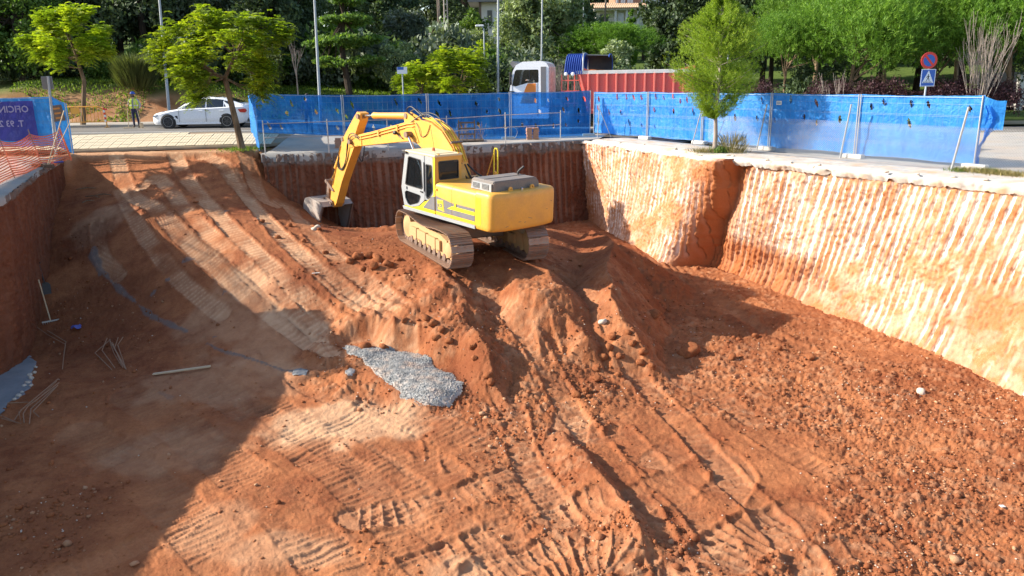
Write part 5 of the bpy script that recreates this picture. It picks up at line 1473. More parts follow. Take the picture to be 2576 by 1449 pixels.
# hoses
def hose(pts, r=.019, mat='black'):
    # smooth through control points
    P_ = [Vector(p) for p in pts]; out = []
    for i in range(len(P_) - 1):
        p0, p1, p2, p3 = P_[max(0, i - 1)], P_[i], P_[i + 1], P_[min(len(P_) - 1, i + 2)]
        for k in range(5):
            t = k / 5; out.append(0.5 * ((2 * p1) + (p2 - p0) * t + (2 * p0 - 5 * p1 + 4 * p2 - p3) * t * t + (-p0 + 3 * p1 - 3 * p2 + p3) * t ** 3))
    out.append(P_[-1]); MB().tube(out, r, 6).build('hose', M[mat], EX, smooth=True)
hose([(2.2, .1, 3.80), (2.5, .12, 3.95), (2.95, .08, 4.10), (3.25, .04, 4.02), (3.30, .0, 3.90)])
hose([(2.1, .0, 3.80), (2.4, .05, 3.92), (2.8, .0, 4.02), (3.15, .0, 3.92)], .016)
hose([(1.0, .12, 3.50), (1.3, .16, 3.72), (1.7, .16, 3.88), (2.1, .14, 3.92), (2.5, .2, 3.76), (2.75, .24, 3.62)])
hose([(1.5, -.12, 3.70), (1.8, -.1, 3.90), (2.3, .0, 3.95), (2.6, .18, 3.70)], .016)
hose([(2.5, .22, 3.62), (2.3, .24, 3.45), (2.2, .22, 3.2), (1.9, .22, 3.3), (1.7, .22, 3.62)], .012)
hose([(6.1, .24, 2.80), (6.5, .28, 2.92), (6.85, .26, 2.75), (7.05, .20, 2.3), (7.35, .18, 1.7), (7.7, .18, 1.45), (7.85, .17, 1.75)])
hose([(6.1, .24, 2.72), (6.45, .30, 2.84), (6.95, .24, 2.55), (7.2, .20, 1.9), (7.55, .18, 1.45), (7.9, .17, 1.5), (7.8, .17, 1.9)])
hose([(7.5, .12, 2.55), (7.75, .16, 2.2), (7.85, .17, 1.8), (7.95, .16, 1.5)], .016)
hose([(6.55, -.25, 2.6), (6.75, -.3, 2.1), (6.9, -.3, 1.8), (7.1, -.26, 2.0)], .02)
MB().tube([(7.62, .165, 2.35), (8.0, .165, 1.6), (8.4, .165, .75)], .013, 6).build('pipe', M['yel'], EX, smooth=True)
hose([(.3, -.1, 2.5), (.1, -.2, 2.1), (-.1, -.3, 2.15)], .03); hose([(.35, .0, 2.55), (.15, -.05, 2.1), (-.15, -.1, 2.15)], .03); hose([(.3, -.2, 2.5), (.05, -.35, 2.25), (-.2, -.4, 2.15)], .03)

# fine stones pushed up round the tracks come with the clods
# ================================================================== PEOPLE
M['skin'] = paint('skin', (.42, .23, .15), .55, .1, (.3, .15, .1), bump=0)
M['shirt_grey'] = paint('grey_shirt', (.42, .40, .38), .9, .2, (.3, .25, .2))
M['navy'] = paint('navy_cloth', (.02, .025, .07), .9, .25, (.2, .14, .1))
M['vest'] = paint('yellow_vest', (.62, .72, .06), .7, .15, (.4, .35, .1))
M['reflect'] = paint('reflective_band', (.6, .6, .58), .4, .1)
M['helmet'] = paint('blue_helmet', (.03, .09, .42), .3, .1)
M['hair'] = paint('dark_hair', (.02, .015, .012), .8, .1)
M['boots'] = paint('brown_boots', (.09, .06, .04), .8, .4)
M['shirt_dark'] = paint('dark_jacket', (.03, .05, .14), .9, .2)
M['shirt_blue'] = paint('blue_shirt', (.04, .25, .55), .9, .1)

def skin_mesh(joints, edges, radii, sub=2):
    me = bpy.data.meshes.new('b'); me.from_pydata(joints, edges, [])
    ob = bpy.data.objects.new('b', me); COL.objects.link(ob)
    sk = ob.modifiers.new('s', 'SKIN'); ss = ob.modifiers.new('u', 'SUBSURF'); ss.levels = sub
    if not me.skin_vertices: bpy.context.view_layer.objects.active = ob
    for i, v in enumerate(me.skin_vertices[0].data):
        r = radii[i]; v.radius = r if isinstance(r, tuple) else (r, r); v.use_root = (i == 0)
    dg = bpy.context.evaluated_depsgraph_get(); m2 = bpy.data.meshes.new_from_object(ob.evaluated_get(dg))
    bpy.data.objects.remove(ob); bpy.data.meshes.remove(me)
    return m2

def person(loc, rz, label, pose, top='shirt_grey', legs='navy', headgear='helmet', vest=True, height=1.74, group=None, lower=True):
    root = empty('person', loc, rz, label, 'person', group)
    k = height / 1.74
    J = {'pelvis': (0, 0, .94), 'waist': (0, 0, 1.08), 'chest': (0, .0, 1.30), 'neckb': (0, 0, 1.47), 'neck': (0, .01, 1.53), 'head1': (0, .02, 1.60), 'head2': (0, .015, 1.70),
         'shL': (.185, 0, 1.42), 'elL': (.27, .0, 1.15), 'wrL': (.25, .12, .92), 'haL': (.25, .16, .85), 'shR': (-.185, 0, 1.42), 'elR': (-.27, 0, 1.15), 'wrR': (-.25, .12, .92), 'haR': (-.25, .16, .85),
         'hiL': (.095, 0, .88), 'knL': (.11, .02, .49), 'anL': (.12, -.01, .09), 'toL': (.14, .15, .04), 'hiR': (-.095, 0, .88), 'knR': (-.11, .02, .49), 'anR': (-.12, -.01, .09), 'toR': (-.14, .15, .04)}
    J.update(pose)
    Rr = {'pelvis': (.165, .115), 'waist': (.155, .115), 'chest': (.175, .115), 'neckb': (.085, .07), 'neck': .055, 'head1': (.078, .088), 'head2': (.082, .095), 'shL': .068, 'shR': .068, 'elL': .048, 'elR': .048, 'wrL': .032, 'wrR': .032, 'haL': (.040, .020), 'haR': (.040, .020),
          'hiL': .098, 'hiR': .098, 'knL': .066, 'knR': .066, 'anL': .046, 'anR': .046, 'toL': (.045, .03), 'toR': (.045, .03)}
    if 'belly' in pose: J.pop('belly'); Rr['waist'] = (.19, .165); J['waist'] = (0, .03, 1.10)
    E = [('pelvis', 'waist'), ('waist', 'chest'), ('chest', 'neckb'), ('neckb', 'neck'), ('neck', 'head1'), ('head1', 'head2'), ('chest', 'shL'), ('shL', 'elL'), ('elL', 'wrL'), ('wrL', 'haL'), ('chest', 'shR'), ('shR', 'elR'), ('elR', 'wrR'), ('wrR', 'haR')]
    if lower: E += [('pelvis', 'hiL'), ('hiL', 'knL'), ('knL', 'anL'), ('anL', 'toL'), ('pelvis', 'hiR'), ('hiR', 'knR'), ('knR', 'anR'), ('anR', 'toR')]
    names = [n for n in J if lower or n[:2] not in ('hi', 'kn', 'an', 'to')]
    ix = {n: i for i, n in enumerate(names)}
    js = [Vector(J[n]) * k for n in names]
    me = skin_mesh(js, [(ix[a], ix[b]) for a, b in E], [tuple(q * k for q in Rr[n]) if isinstance(Rr[n], tuple) else Rr[n] * k for n in names])
    for m in (top, legs, 'skin', 'boots'): me.materials.append(M[m])
    segs = [(a, b) for a, b in E]
    neck = Vector(J['neck']) * k
    for p in me.polygons:
        c = p.center; best = 9; bs = None
        for a, b in segs:
            A, B = js[ix[a]], js[ix[b]]; d = B - A; t = max(0, min(1, (c - A).dot(d) / d.length_squared)); dd = (c - A - d * t).length
            if dd < best: best = dd; bs = (a, b, t)
        a, b, t = bs; mi = 0
        if a in ('neck', 'head1') or b in ('head1', 'head2', 'neck'): mi = 2
        elif b[:2] == 'ha': mi = 2
        elif a[:2] in ('kn', 'an') and b[:2] == 'to': mi = 3
        elif a[:2] == 'kn' and t > .85: mi = 3
        elif a[:2] in ('hi', 'kn') or b[:2] == 'hi' or (a == 'pelvis' and t < .35): mi = 1
        p.material_index = mi; p.use_smooth = True
    body = bpy.data.objects.new('body', me); COL.objects.link(body); body.parent = root
    h1, h2 = Vector(J['head1']) * k, Vector(J['head2']) * k; up = (h2 - h1).normalized(); f = Vector(pose.get('face', (0, 1, 0))) if False else Vector((0, 1, 0))
    f = FACE.get(label, Vector((0, 1, 0))); f = (f - up * f.dot(up)).normalized(); s = up.cross(f)
    hc = (h1 + h2) / 2
    # face details
    MB().prism([(-.014, 0), (.014, 0), (.004, .045), (-.004, .045)], hc + f * .088 - up * .03, s, up, f, .022).build('nose', M['skin'], root)
    for q in (1, -1):
        MB().lathe([(.009, 0), (.011, .004), (.003, .008)], hc + f * .086 + s * .032 * q + up * .022, f, 8).build('eye', M['hair'], root)
        MB().box(hc + s * .086 * q - up * .0, (.014, .03, .05), Matrix((s, f, up)).transposed()).build('ear', M['skin'], root)
    MB().box(hc + f * .088 - up * .055, (.045, .012, .010), Matrix((s, f, up)).transposed()).build('mouth', M['hair'], root)
    # hair / beard or helmet
    def dome(r, z0, nm, mat, brim=False):
        prof = [(r * math.cos(a), r * 1.02 * math.sin(a)) for a in [i * math.pi / 2 / 6 for i in range(7)]]; prof[-1] = (.004, r * 1.02)
        b = MB(); b.lathe([(p[0], p[1]) for p in prof], h2 + up * z0, up, 16)
        if brim: b.prism([(-.09, .07), (.09, .07), (.06, .155), (-.06, .155)], h2 + up * (z0 - .006), s, f, up, .012); b.lathe([(r + .012, -.008), (r + .012, .006)], h2 + up * z0, up, 16)
        return b.build(nm, mat, root, smooth=True)
    if headgear == 'helmet':
        dome(.122, .0, 'helmet', M['helmet'], True)
        b = MB(); b.lathe([(.06, -.05), (.085, -.02), (.085, .03)], hc + f * .01 - up * .055, up, 12); b.build('beard', M['hair'], root, smooth=True)
    else: dome(.104, -.035, 'hair', M['hair'])
    # fingers
    for q in ('L', 'R'):
        w_, h_ = Vector(J['wr' + q]) * k, Vector(J['ha' + q]) * k; d = (h_ - w_).normalized(); a = d.orthogonal().normalized(); c = d.cross(a)
        for i in range(4):
            o = h_ + a * (.030 - .02 * i) * k; ln = (.055, .065, .06, .048)[i]
            MB().tube([o, o + d * ln * .5 + c * .012, o + d * ln * .7 + c * .04, o + d * ln * .3 + c * .055], [.010, .010, .009, .007], 5).build('finger', M['skin'], root, smooth=True)
        o = h_ - d * .03 + a * .035
        MB().tube([o, o + a * .025 + d * .01 + c * .01, o + a * .02 + d * .03 + c * .035], [.012, .011, .008], 5).build('thumb', M['skin'], root, smooth=True)
    if vest:
        rows = [(.98, .19, .155, 0), (1.10, .20, .18, .03), (1.25, .20, .16, .01), (1.38, .205, .135, 0), (1.47, .13, .10, 0)]
        if not pose.get('belly', 0) and 'belly' not in pose: rows = [(z, a, b * .86, y) for z, a, b, y in rows]
        vs = []; n = 18; gap = .22
        for z, rx, ry, oy in rows:
            for j in range(n + 1):
                a = math.pi / 2 + gap + (2 * math.pi - 2 * gap) * j / n; vs.append((rx * 1.08 * math.cos(a) * k, (ry * 1.10 * math.sin(a) + oy) * k, z * k))
        fs = [(i * (n + 1) + j, i * (n + 1) + j + 1, (i + 1) * (n + 1) + j + 1, (i + 1) * (n + 1) + j) for i in range(4) for j in range(n)]
        b = MB(); b.add(vs, fs); v = b.build('vest', M['vest'], root, smooth=True)
        vs2 = [(x * 1.015, y * 1.015, z) for (x, y, z) in vs[(n + 1):2 * (n + 1)]]; vs2 += [(x, y, z + .05) for x, y, z in vs2]
        b = MB(); b.add(vs2, [(j, j + 1, j + n + 2, j + n + 1) for j in range(n)]); b.build('reflective_band', M['reflect'], v)
    return root
FACE = {}

ys_ = Y_KN + 2.85
wl = 'road worker in blue helmet and yellow vest holding two long tools on the street'
FACE[wl] = Vector((.35, .9, -.2))
wp = P(345, 322, .54); wp = Vector((wp.x, wp.y, Gf(wp.x, wp.y) - .108))
person(wp, math.pi + .1, wl, {'belly': 1, 'elL': (.30, -.05, 1.17), 'wrL': (.20, .13, 1.24), 'haL': (.17, .18, 1.29), 'shL': (.19, .0, 1.42), 'elR': (-.29, -.04, 1.16), 'wrR': (-.26, .10, .97), 'haR': (-.25, .15, .92)}, vest=True)
# person looks to +y local; rotated pi: faces the camera. Local +x is screen left.
def tool(name, label, a, b_, blade, r=.017):
    root = empty(name, a, 0, label, name.replace('_', ' ')); MB().cyl(Vector((0, 0, .0)), Vector(b_) - Vector(a), r, 8).build('handle', M['wood'], root, smooth=True)
    if blade == 'rake': MB().box((0, 0, .03), (.55, .06, .06), bev=.01).build('head', M['wood'], root); 
    else: MB().prism([(-.10, 0), (.10, 0), (.11, .18), (.08, .27), (-.08, .27), (-.11, .18)], (0, 0, 0), X, Z_, Y_, .012).build('blade', M['wood'], root)
    return root
tool('shovel', 'pale wooden shovel stood upright under the road worker\'s raised hand', wp + Vector((.34, -.22, 0)), wp + Vector((.14, -.16, 1.42)), 'shovel')
tool('push_broom', 'wide wooden push broom standing beside the road worker', wp + Vector((-.34, -.18, 0)), wp + Vector((-.28, -.17, 1.02)), 'rake')
# people seen through the back fence
fp = P(795, 351, .0); fp = Vector((fp.x, BF[1].y + 1.2, Gf(fp.x, 38) - .1))
person(fp, math.pi, 'man in dark clothes standing behind the blue fence left of the excavator arm', {}, top='navy', headgear='hair', vest=False, height=1.78)
fp2 = P(905, 351, .0); fp2 = Vector((fp2.x + .25, BF[1].y + 1.6, Gf(fp2.x, 38) - .1))
person(fp2, math.pi * .8, 'bending figure in dark jacket behind the blue fence beside the raised arm', {'waist': (0, .06, 1.05), 'chest': (0, .22, 1.20), 'neckb': (0, .32, 1.32), 'neck': (0, .36, 1.36), 'head1': (0, .40, 1.41), 'head2': (0, .43, 1.50), 'shL': (.18, .26, 1.26), 'shR': (-.18, .26, 1.26), 'elL': (.22, .32, 1.0), 'elR': (-.22, .32, 1.0), 'wrL': (.15, .45, .85), 'wrR': (-.15, .45, .85), 'haL': (.13, .5, .80), 'haR': (-.13, .5, .80)}, top='shirt_dark', headgear='hair', vest=False, height=1.7)
# excavator operator
sit = {'hiL': (.10, .05, .86), 'knL': (.14, .45, .90), 'anL': (.14, .52, .50), 'toL': (.14, .66, .46), 'hiR': (-.10, .05, .86), 'knR': (-.14, .45, .90), 'anR': (-.14, .52, .50), 'toR': (-.14, .66, .46),
       'elL': (.30, .05, 1.16), 'wrL': (.30, .32, 1.12), 'haL': (.30, .40, 1.12), 'elR': (-.30, .05, 1.16), 'wrR': (-.30, .32, 1.12), 'haR': (-.30, .40, 1.12)}
mo = EX.matrix_world @ Matrix.Translation((.52, .78, 1.78 - .82))
pr = person((0, 0, 0), 0, 'excavator operator in dark blue jacket seated in the yellow cab', sit, top='shirt_dark', headgear='hair', vest=False)
pr.matrix_world = mo @ Matrix.Rotation(-math.pi / 2, 4, 'Z')

# ================================================================== WHITE CAR
M['car_white'] = paint('white_car_paint', (.80, .80, .82), .12, .04, (.5, .45, .4), bump=0, spec=.6)
M['car_glass'] = paint('dark_car_glass', (.012, .016, .022), .05, .02, spec=.9, bump=0)
M['car_black'] = paint('black_trim', (.012, .012, .014), .35, .05, bump=0)
M['rubber'] = paint('tyre_rubber', (.02, .02, .022), .8, .3, (.12, .1, .08))
M['rim'] = paint('dark_alloy', (.07, .07, .075), .3, .1, (.4, .35, .3), metal=.7, bump=0)
M['rim_edge'] = paint('bright_alloy', (.45, .44, .43), .3, .1, metal=.8, bump=0)
M['red_lens'] = paint('red_lens', (.45, .01, .012), .15, .02, bump=0)
M['lens'] = paint('clear_lens', (.55, .58, .62), .1, .02, bump=0)
def loft(rows, name, mat, parent, close=True, smooth=True, sharp=40):
    n = len(rows[0]); vs = [p for r in rows for p in r]; fs = []
    for i in range(len(rows) - 1):
        for j in range(n - 1): fs.append((i * n + j, i * n + j + 1, (i + 1) * n + j + 1, (i + 1) * n + j))
    if close: fs.append(tuple(range(n - 1, -1, -1))); fs.append(tuple((len(rows) - 1) * n + j for j in range(n)))
    b = MB(); b.add(vs, fs); return b.build(name, mat, parent, smooth=smooth, sharp=sharp)
def wheel(parent, x, y, r, w, side, spokes=10, rim='rim'):
    tb = MB(); tb.lathe([(r * .68, -w / 2), (r * .93, -w / 2), (r, -w * .36), (r, w * .36), (r * .93, w / 2), (r * .68, w / 2)], (0, 0, 0), Y_, 28)
    t = tb.build('wheel', M['rubber'], parent, smooth=True); t.location = (x, y, r)
    b = MB(); b.lathe([(r * .70, .0), (r * .70, w * .5 + .006), (r * .66, w * .5 + .006), (r * .64, .02)], (0, 0, 0), Y_ * side, 28); b.build('rim', M['rim_edge'], t, smooth=True)
    MB().lathe([(r * .66, .01), (r * .66, .03)], (0, 0, 0), Y_ * side, 24).build('brake_disc', M['car_black'], t)
    for k in range(spokes):
        a = 2 * math.pi * k / spokes; off = .10 if k % 2 else -.10
        c, s_ = math.cos(a + off), math.sin(a + off)
        MB().box((c * r * .38, side * (w * .5 - .01), s_ * r * .38), (r * .58, .03, r * .085), Matrix.Rotation(-(a + off * .4), 3, 'Y')).build('spoke', M[rim], t)
    MB().lathe([(r * .14, .0), (r * .12, .03)], (0, side * (w * .5 - .02), 0), Y_ * side, 12).build('hub_cap', M[rim], t)
    return t
def car(loc, rz, label, paint_m, wagon=False):
    root = empty('parked_car', loc, rz, label, 'car')
    st = [  # x, zbot, zbelt(shoulder), ztop(hood/deck), halfwidth
        (0.00, .30, .50, .58, .58), (.04, .24, .56, .67, .70), (.16, .20, .62, .74, .80), (.40, .19, .70, .80, .87), (.75, .19, .78, .86, .905), (1.10, .19, .85, .91, .915), (1.45, .19, .90, .97, .915),
        (1.8, .19, .93, .98, .912), (2.4, .19, .95, .99, .912), (3.0, .19, .97, 1.01, .912), (3.5, .19, .99, 1.03, .915), (3.9, .19, 1.01, 1.06, .915), (4.3, .20, 1.02, 1.10, .90), (4.55, .24, 1.03, 1.12, .86), (4.72, .30, 1.00, 1.11, .81), (4.80, .38, .93, 1.05, .74), (4.82, .42, .80, .90, .70)]
    rows = []
    for x, zb, zs, zt, hw in st:
        half = [(hw * .90, zb), (hw * .985, zb + .10), (hw * 1.0, zb + (zs - zb) * .45), (hw * .985, zb + (zs - zb) * .72), (hw * .99, zs - .015), (hw * .94, zs + .015), (hw * .80, zt - .01), (hw * .45, zt + .012), (0, zt + .018)]
        rows.append([(x, y, z) for y, z in half] + [(x, -y, z) for y, z in half[::-1][1:]])
    rows = [r + [r[0]] for r in rows]
    loft(rows, 'body', paint_m, root, sharp=50)
    # greenhouse
    gs = [(1.36, .97, .98, .80), (1.65, .97, 1.17, .70), (1.95, .97, 1.34, .62), (2.30, .98, 1.455, .585), (2.7, .99, 1.50, .58), (3.1, 1.0, 1.495, .575), (3.5, 1.0, 1.455, .565), (3.9, 1.02, 1.37, .56), (4.25, 1.05, 1.25, .58), (4.60, 1.10, 1.135, .66)]
    rows = []
    for x, zb, zt, tw in gs:
        bw = .835 if x < 4 else .80 - (x - 4) * .1
        tw = min(bw, bw - (bw - tw) * min(1, (zt - zb) / .25))
        rows.append([(x, bw, zb), (x, bw + (tw - bw) * .86, zb + (zt - zb) * .86), (x, tw - .03, zt - .012), (x, tw * .5, zt + .01), (x, 0, zt + .014), (x, -tw * .5, zt + .01), (x, -tw + .03, zt - .012), (x, -(bw + (tw - bw) * .86), zb + (zt - zb) * .86), (x, -bw, zb), (x, bw, zb)])
    loft(rows, 'roof', paint_m, root, sharp=50)
    def gy_(x, z):
        k = None
        for a, b in zip(gs[:-1], gs[1:]):
            if a[0] <= x <= b[0]:
                t = (x - a[0]) / (b[0] - a[0]); zb = a[1] + (b[1] - a[1]) * t; zt = a[2] + (b[2] - a[2]) * t; tw = a[3] + (b[3] - a[3]) * t
                bw = .835 if x < 4 else .80 - (x - 4) * .1; tw = min(bw, bw - (bw - tw) * min(1, (zt - zb) / .25))
                return bw + (tw - bw) * min(.86, max(0, (z - zb) / (zt - zb)))
        return .8
    def sideglass(poly, nm, s, mat='car_glass', d=.012):
        b = MB(); vs = [(x, s * (gy_(x, z) + d), z) for x, z in poly]; b.add(vs, [tuple(range(len(poly)))]); return b.build(nm, M[mat], root)
    for s in (1, -1):
        sideglass([(1.62, .995), (2.72, 1.005), (2.74, 1.425), (2.35, 1.385), (2.02, 1.27)], 'side_window', s)
        sideglass([(2.79, 1.005), (3.62, 1.02), (3.62, 1.36), (3.3, 1.40), (2.80, 1.42)], 'side_window', s)
        sideglass([(3.66, 1.02), (4.08, 1.06), (4.14, 1.10), (4.02, 1.20), (3.82, 1.29), (3.66, 1.34)], 'side_window', s)
        for x, zt in ((1.42, .88), (2.75, .93), (3.78, .60)): MB().box((x, s * .915, (zt + .28) / 2 + .03), (.010, .012, zt - .30)).build('panel_gap', M['car_black'], root)
        for x in (2.52, 3.56): MB().box((x, s * .925, .84), (.20, .03, .035), bev=.01).build('door_handle', paint_m, root)
        MB().box((1.72, s * .98, 1.03), (.13, .20, .12), bev=.04).build('mirror', paint_m, root)
        MB().prism([(1.22, .62), (1.34, .62), (1.36, .46), (1.30, .50), (1.22, .58)], (0, s * .915 - (.01 if s < 0 else 0), 0), X, Z_, Y_, .012).build('side_vent', M['car_black'], root)
        b = MB(); b.prism([(.10, .62), (.34, .70), (.42, .66), (.30, .60), (.12, .56)], (0, s * .80 - .05, 0), X, Z_, Y_, .11); b.build('headlight', M['lens'], root)
        b = MB(); b.prism([(4.35, .90), (4.72, .93), (4.77, .84), (4.70, .74), (4.45, .76)], (0, s * .84 - .06, 0), X, Z_, Y_, .12); b.build('tail_light', M['red_lens'], root)
        MB().box((2.4, s * .90, .235), (2.3, .05, .08), bev=.015).build('sill', paint_m, root)
        for x in (.86, 3.77):
            MB().lathe([(.375, -.012), (.375, .008)], (x, s * .905, .335), Y_ * s, 28).build('wheel_arch', M['car_black'], root)
            wheel(root, x, s * .835, .335, .22, s)
    b = MB(); b.add([(1.42, .72, 1.01), (1.42, -.72, 1.01), (1.92, -.58, 1.325), (1.92, .58, 1.325)], [(0, 1, 2, 3)])
    b.v = [(x, y, z + .02) for x, y, z in b.v]; b.build('windscreen', M['car_glass'], root)
    b = MB(); b.add([(3.72, .50, 1.435), (3.72, -.50, 1.435), (4.42, -.60, 1.22), (4.42, .60, 1.22)], [(0, 1, 2, 3)]); b.v = [(x, y, z + .012) for x, y, z in b.v]; b.build('rear_window', M['car_glass'], root)
    b = MB(); b.add([(2.35, .42, 1.478), (2.35, -.42, 1.478), (3.3, -.42, 1.50), (3.3, .42, 1.50)], [(0, 1, 2, 3)]); b.v = [(x, y, z + .014) for x, y, z in b.v]; b.build('sunroof', M['car_glass'], root)
    MB().box((4.72, 0, .42), (.16, 1.5, .20), bev=.03).build('rear_bumper', M['car_black'], root)
    MB().box((.06, 0, .45), (.12, 1.1, .14), bev=.03).build('grille', M['car_black'], root)
    return root
cp = P(388, 322, .54); cy = P(500, 323, .54).y
c0x = PY(389, 300, cy + .5).x
cz = Gf(c0x + 2.2, cy) - .108
car(Vector((c0x, cy + .92, cz)), 0.015, 'white five-door coupe parked in the street behind the near jacaranda', M['car_white'])

# ================================================================== TRUCK
M['tr_red'] = paint('red_tipper_paint', (.72, .12, .085), .45, .3, (.5, .25, .2), scale=2)
M['tr_red_rib'] = paint('red_rib_paint', (.80, .17, .12), .45, .25, (.5, .25, .2))  # lighter copy of the body red: sunlight on the ribs painted in
M['tr_white'] = paint('white_truck_paint', (.82, .82, .84), .25, .12, (.5, .4, .32))
M['tr_orange'] = paint('orange_truck_stripe', (.72, .20, .02), .35, .1)
M['rail_white'] = paint('dusty_white_rail', (.66, .64, .60), .5, .4, (.45, .35, .25))
M['canvas'] = paint('blue_canvas', (.012, .06, .32), .7, .15, (.05, .12, .4))
M['canvas_in'] = paint('dark_canvas', (.03, .035, .05), .8, .3, (.15, .12, .1))
TA = -.20
ty = 39.6
tx = PY(1278, 240, ty).x
tz = -.11
TRK = empty('truck', (tx, ty + .9, tz + .12), TA, 'white and orange tipper truck with red ribbed body driving behind the fence', 'truck')
H2 = 1.25     # half width; near side is y = -H2 .. truck root sits on the near front corner
def tb(name, lo, hi, mat, bev=0.0, parent=None):
    b = MB(); b.box2(lo, hi, bev); return b.build(name, M[mat], parent or TRK)
# cab shell: side plates with window opening
CWd = 2.4
side = [(.10, .75), (.02, 1.4), (.10, 2.2), (.26, 3.05), (.42, 3.34), (.75, 3.50), (1.70, 3.52), (1.95, 3.42), (2.06, 3.24), (2.06, .75)]
wn_ = [(.22, 2.36), (.36, 3.04), (.44, 3.12), (1.52, 3.12), (1.56, 3.07), (1.56, 2.54), (1.50, 2.48), (1.0, 2.48), (.62, 2.38), (.40, 2.32)]
for y, nm in ((-.02, 'cab_side'), (CWd - .04, 'cab_side')):
    b = MB(); b.prism(side, (0, y, 0), X, Z_, Y_, .06, holes=[wn_]); o = b.build(nm, M['tr_white'], TRK)
    MB().prism(wn_, (0, y + .02, 0), X, Z_, Y_, .006).build('side_window', M['glass'], o)
    if y < 0:
        MB().prism([(.62, 1.50), (1.42, 1.50), (1.42, 2.46), (1.02, 2.46), (.92, 2.30)], (0, y - .012, 0), X, Z_, Y_, .01).build('orange_panel', M['tr_orange'], o)
        MB().box((1.10, y - .02, 2.80), (.03, .03, .60)).build('window_divider', M['car_black'], o)
        MB().box((1.32, y - .02, 1.92), (.16, .03, .10)).build('door_handle', M['car_black'], o)
        me = text_mesh('VAYSER', .17, .002, .002); me.materials.append(M['dkgrey']); lt = bpy.data.objects.new('lettering', me); COL.objects.link(lt); lt.parent = o; lt.location = (.36, y - .022, 1.90); lt.rotation_euler = (math.pi / 2, 0, 0)
        for x in (.22, 1.50): MB().box((x, y - .006, 1.9), (.012, .01, 2.0)).build('door_gap', M['car_black'], o)
b = MB(); b.prism([(p[0], p[1]) for p in side if p[1] > 3.2] + [(2.06, 3.15), (.34, 3.15)], (0, .03, 0), X, Z_, Y_, CWd - .06); b.build('cab_top', M['tr_white'], TRK)
b = MB(); b.prism([(.10, .75), (.02, 1.4), (.12, 1.95), (.20, 1.95), (.2, .75)], (0, .03, 0), X, Z_, Y_, CWd - .06); b.build('cab_front', M['tr_white'], TRK)
b = MB(); b.add([(.11, .08, 2.2), (.11, CWd - .1, 2.2), (.27, CWd - .12, 3.05), (.27, .1, 3.05)], [(0, 1, 2, 3)]); b.build('windscreen', M['glass'], TRK)
tb('cab_rear', (1.98, .03, .75), (2.06, CWd - .03, 3.14), 'tr_white')
MB().box((1.80, -.035, 2.3), (.26, .03, 1.9)).build('side_fairing', M['dkgrey'], TRK)
MB().box((.16, -.14, 2.7), (.10, .20, .62), bev=.03).build('mirror', M['car_black'], TRK)
MB().box((.20, -.04, 2.05), (.26, .06, .10), bev=.02).build('lower_mirror', M['car_black'], TRK)
MB().prism([(.25, 3.22), (.10, 3.42), (.20, 3.55), (.5, 3.42)], (0, .1, 0), X, Z_, Y_, CWd - .2).build('sun_visor', M['dkgrey'], TRK)
tb('cab_seat', (1.2, .25, 1.8), (1.7, .9, 2.2), 'black', .05); tb('seat_back', (1.55, .25, 2.1), (1.72, .9, 2.9), 'black', .05)
MB().lathe([(.22, 0), (.22, .02), (.18, .02), (.18, 0)], (.62, .6, 2.05), (-.6, 0, .8), 18).build('steering_wheel', M['black'], TRK)
tb('chassis', (.3, .7, .55), (8.6, 1.7, .95), 'car_black', .03)
tb('fuel_tank', (2.3, .05, .55), (3.2, .6, 1.1), 'dkgrey', .08)
MB().lathe([(.33, 0), (.33, .28)], (2.28, .35, 1.45), Y_, 18).build('spare_air_tank', M['dkgrey'], TRK, smooth=True)
for x in (.95, 5.6, 6.9, 8.1):
    for y, s in ((.18, -1), (CWd - .18, 1)):
        wheel(TRK, x, y, .52, .32, s, 6, 'rim_edge')
# ladder frame between cab and body
for x in (2.66, 2.98, 3.30): tb('frame_tube', (x, .12, 1.3), (x + .05, .17, 2.85), 'tr_red')
for z in (1.45, 2.0, 2.55): tb('frame_bar', (2.66, .115, z), (3.55, .175, z + (.09 if z == 2.0 else .05)), 'tr_red')
# tipper body
bx0, bx1 = 3.55, 9.05; zb0, zb1 = 1.05, 2.88
b = MB(); b.prism([(bx0 - .10, zb1), (bx0 + .45, zb0), (bx1 - .1, zb0), (bx1 + .05, zb1)], (0, .05, 0), X, Z_, Y_, .06); TB = b.build('body_side', M['tr_red'], TRK)
b = MB(); b.prism([(bx0 - .10, zb1), (bx0 + .45, zb0), (bx1 - .1, zb0), (bx1 + .05, zb1)], (0, CWd - .1, 0), X, Z_, Y_, .06); TB2 = b.build('body_side', M['tr_red'], TRK)
tb('body_floor', (bx0 + .45, .06, zb0 - .08), (bx1 - .1, CWd - .06, zb0 + .02), 'tr_red')
tb('tailgate', (bx1 - .05, .06, zb0), (bx1 + .03, CWd - .06, zb1 + .12), 'tr_red')
b = MB(); b.prism([(bx0 - .13, zb1 + .35), (bx0 - .06, zb1 + .35), (bx0 + .50, zb0), (bx0 + .42, zb0)], (0, .06, 0), X, Z_, Y_, CWd - .12); b.build('headboard', M['tr_red'], TRK)
rib = None
for k in range(13):
    x = bx0 + .02 + k * .455
    if rib is None: o = MB().box((0, 0, 0), (.09, .17, zb1 - zb0 - .02), bev=.012).build('rib', M['tr_red_rib'], TB); rib = o.data
    else: o = link('rib', rib, None, TB)
    zz = (zb0 + zb1) / 2
    o.location = (x + (.28 if k == 0 else 0), -.0, zz)
    if k == 0: o.rotation_euler = (0, -.28, 0)
MB().box(((bx0 + bx1) / 2 + .2, -.01, zb0 + .1), (bx1 - bx0 - .6, .10, .10)).build('side_rail', M['tr_red_rib'], TB)
tb('top_rail', (bx0 - .12, -.04, zb1 - .02), (bx1 + .05, .14, zb1 + .15), 'rail_white', .015)
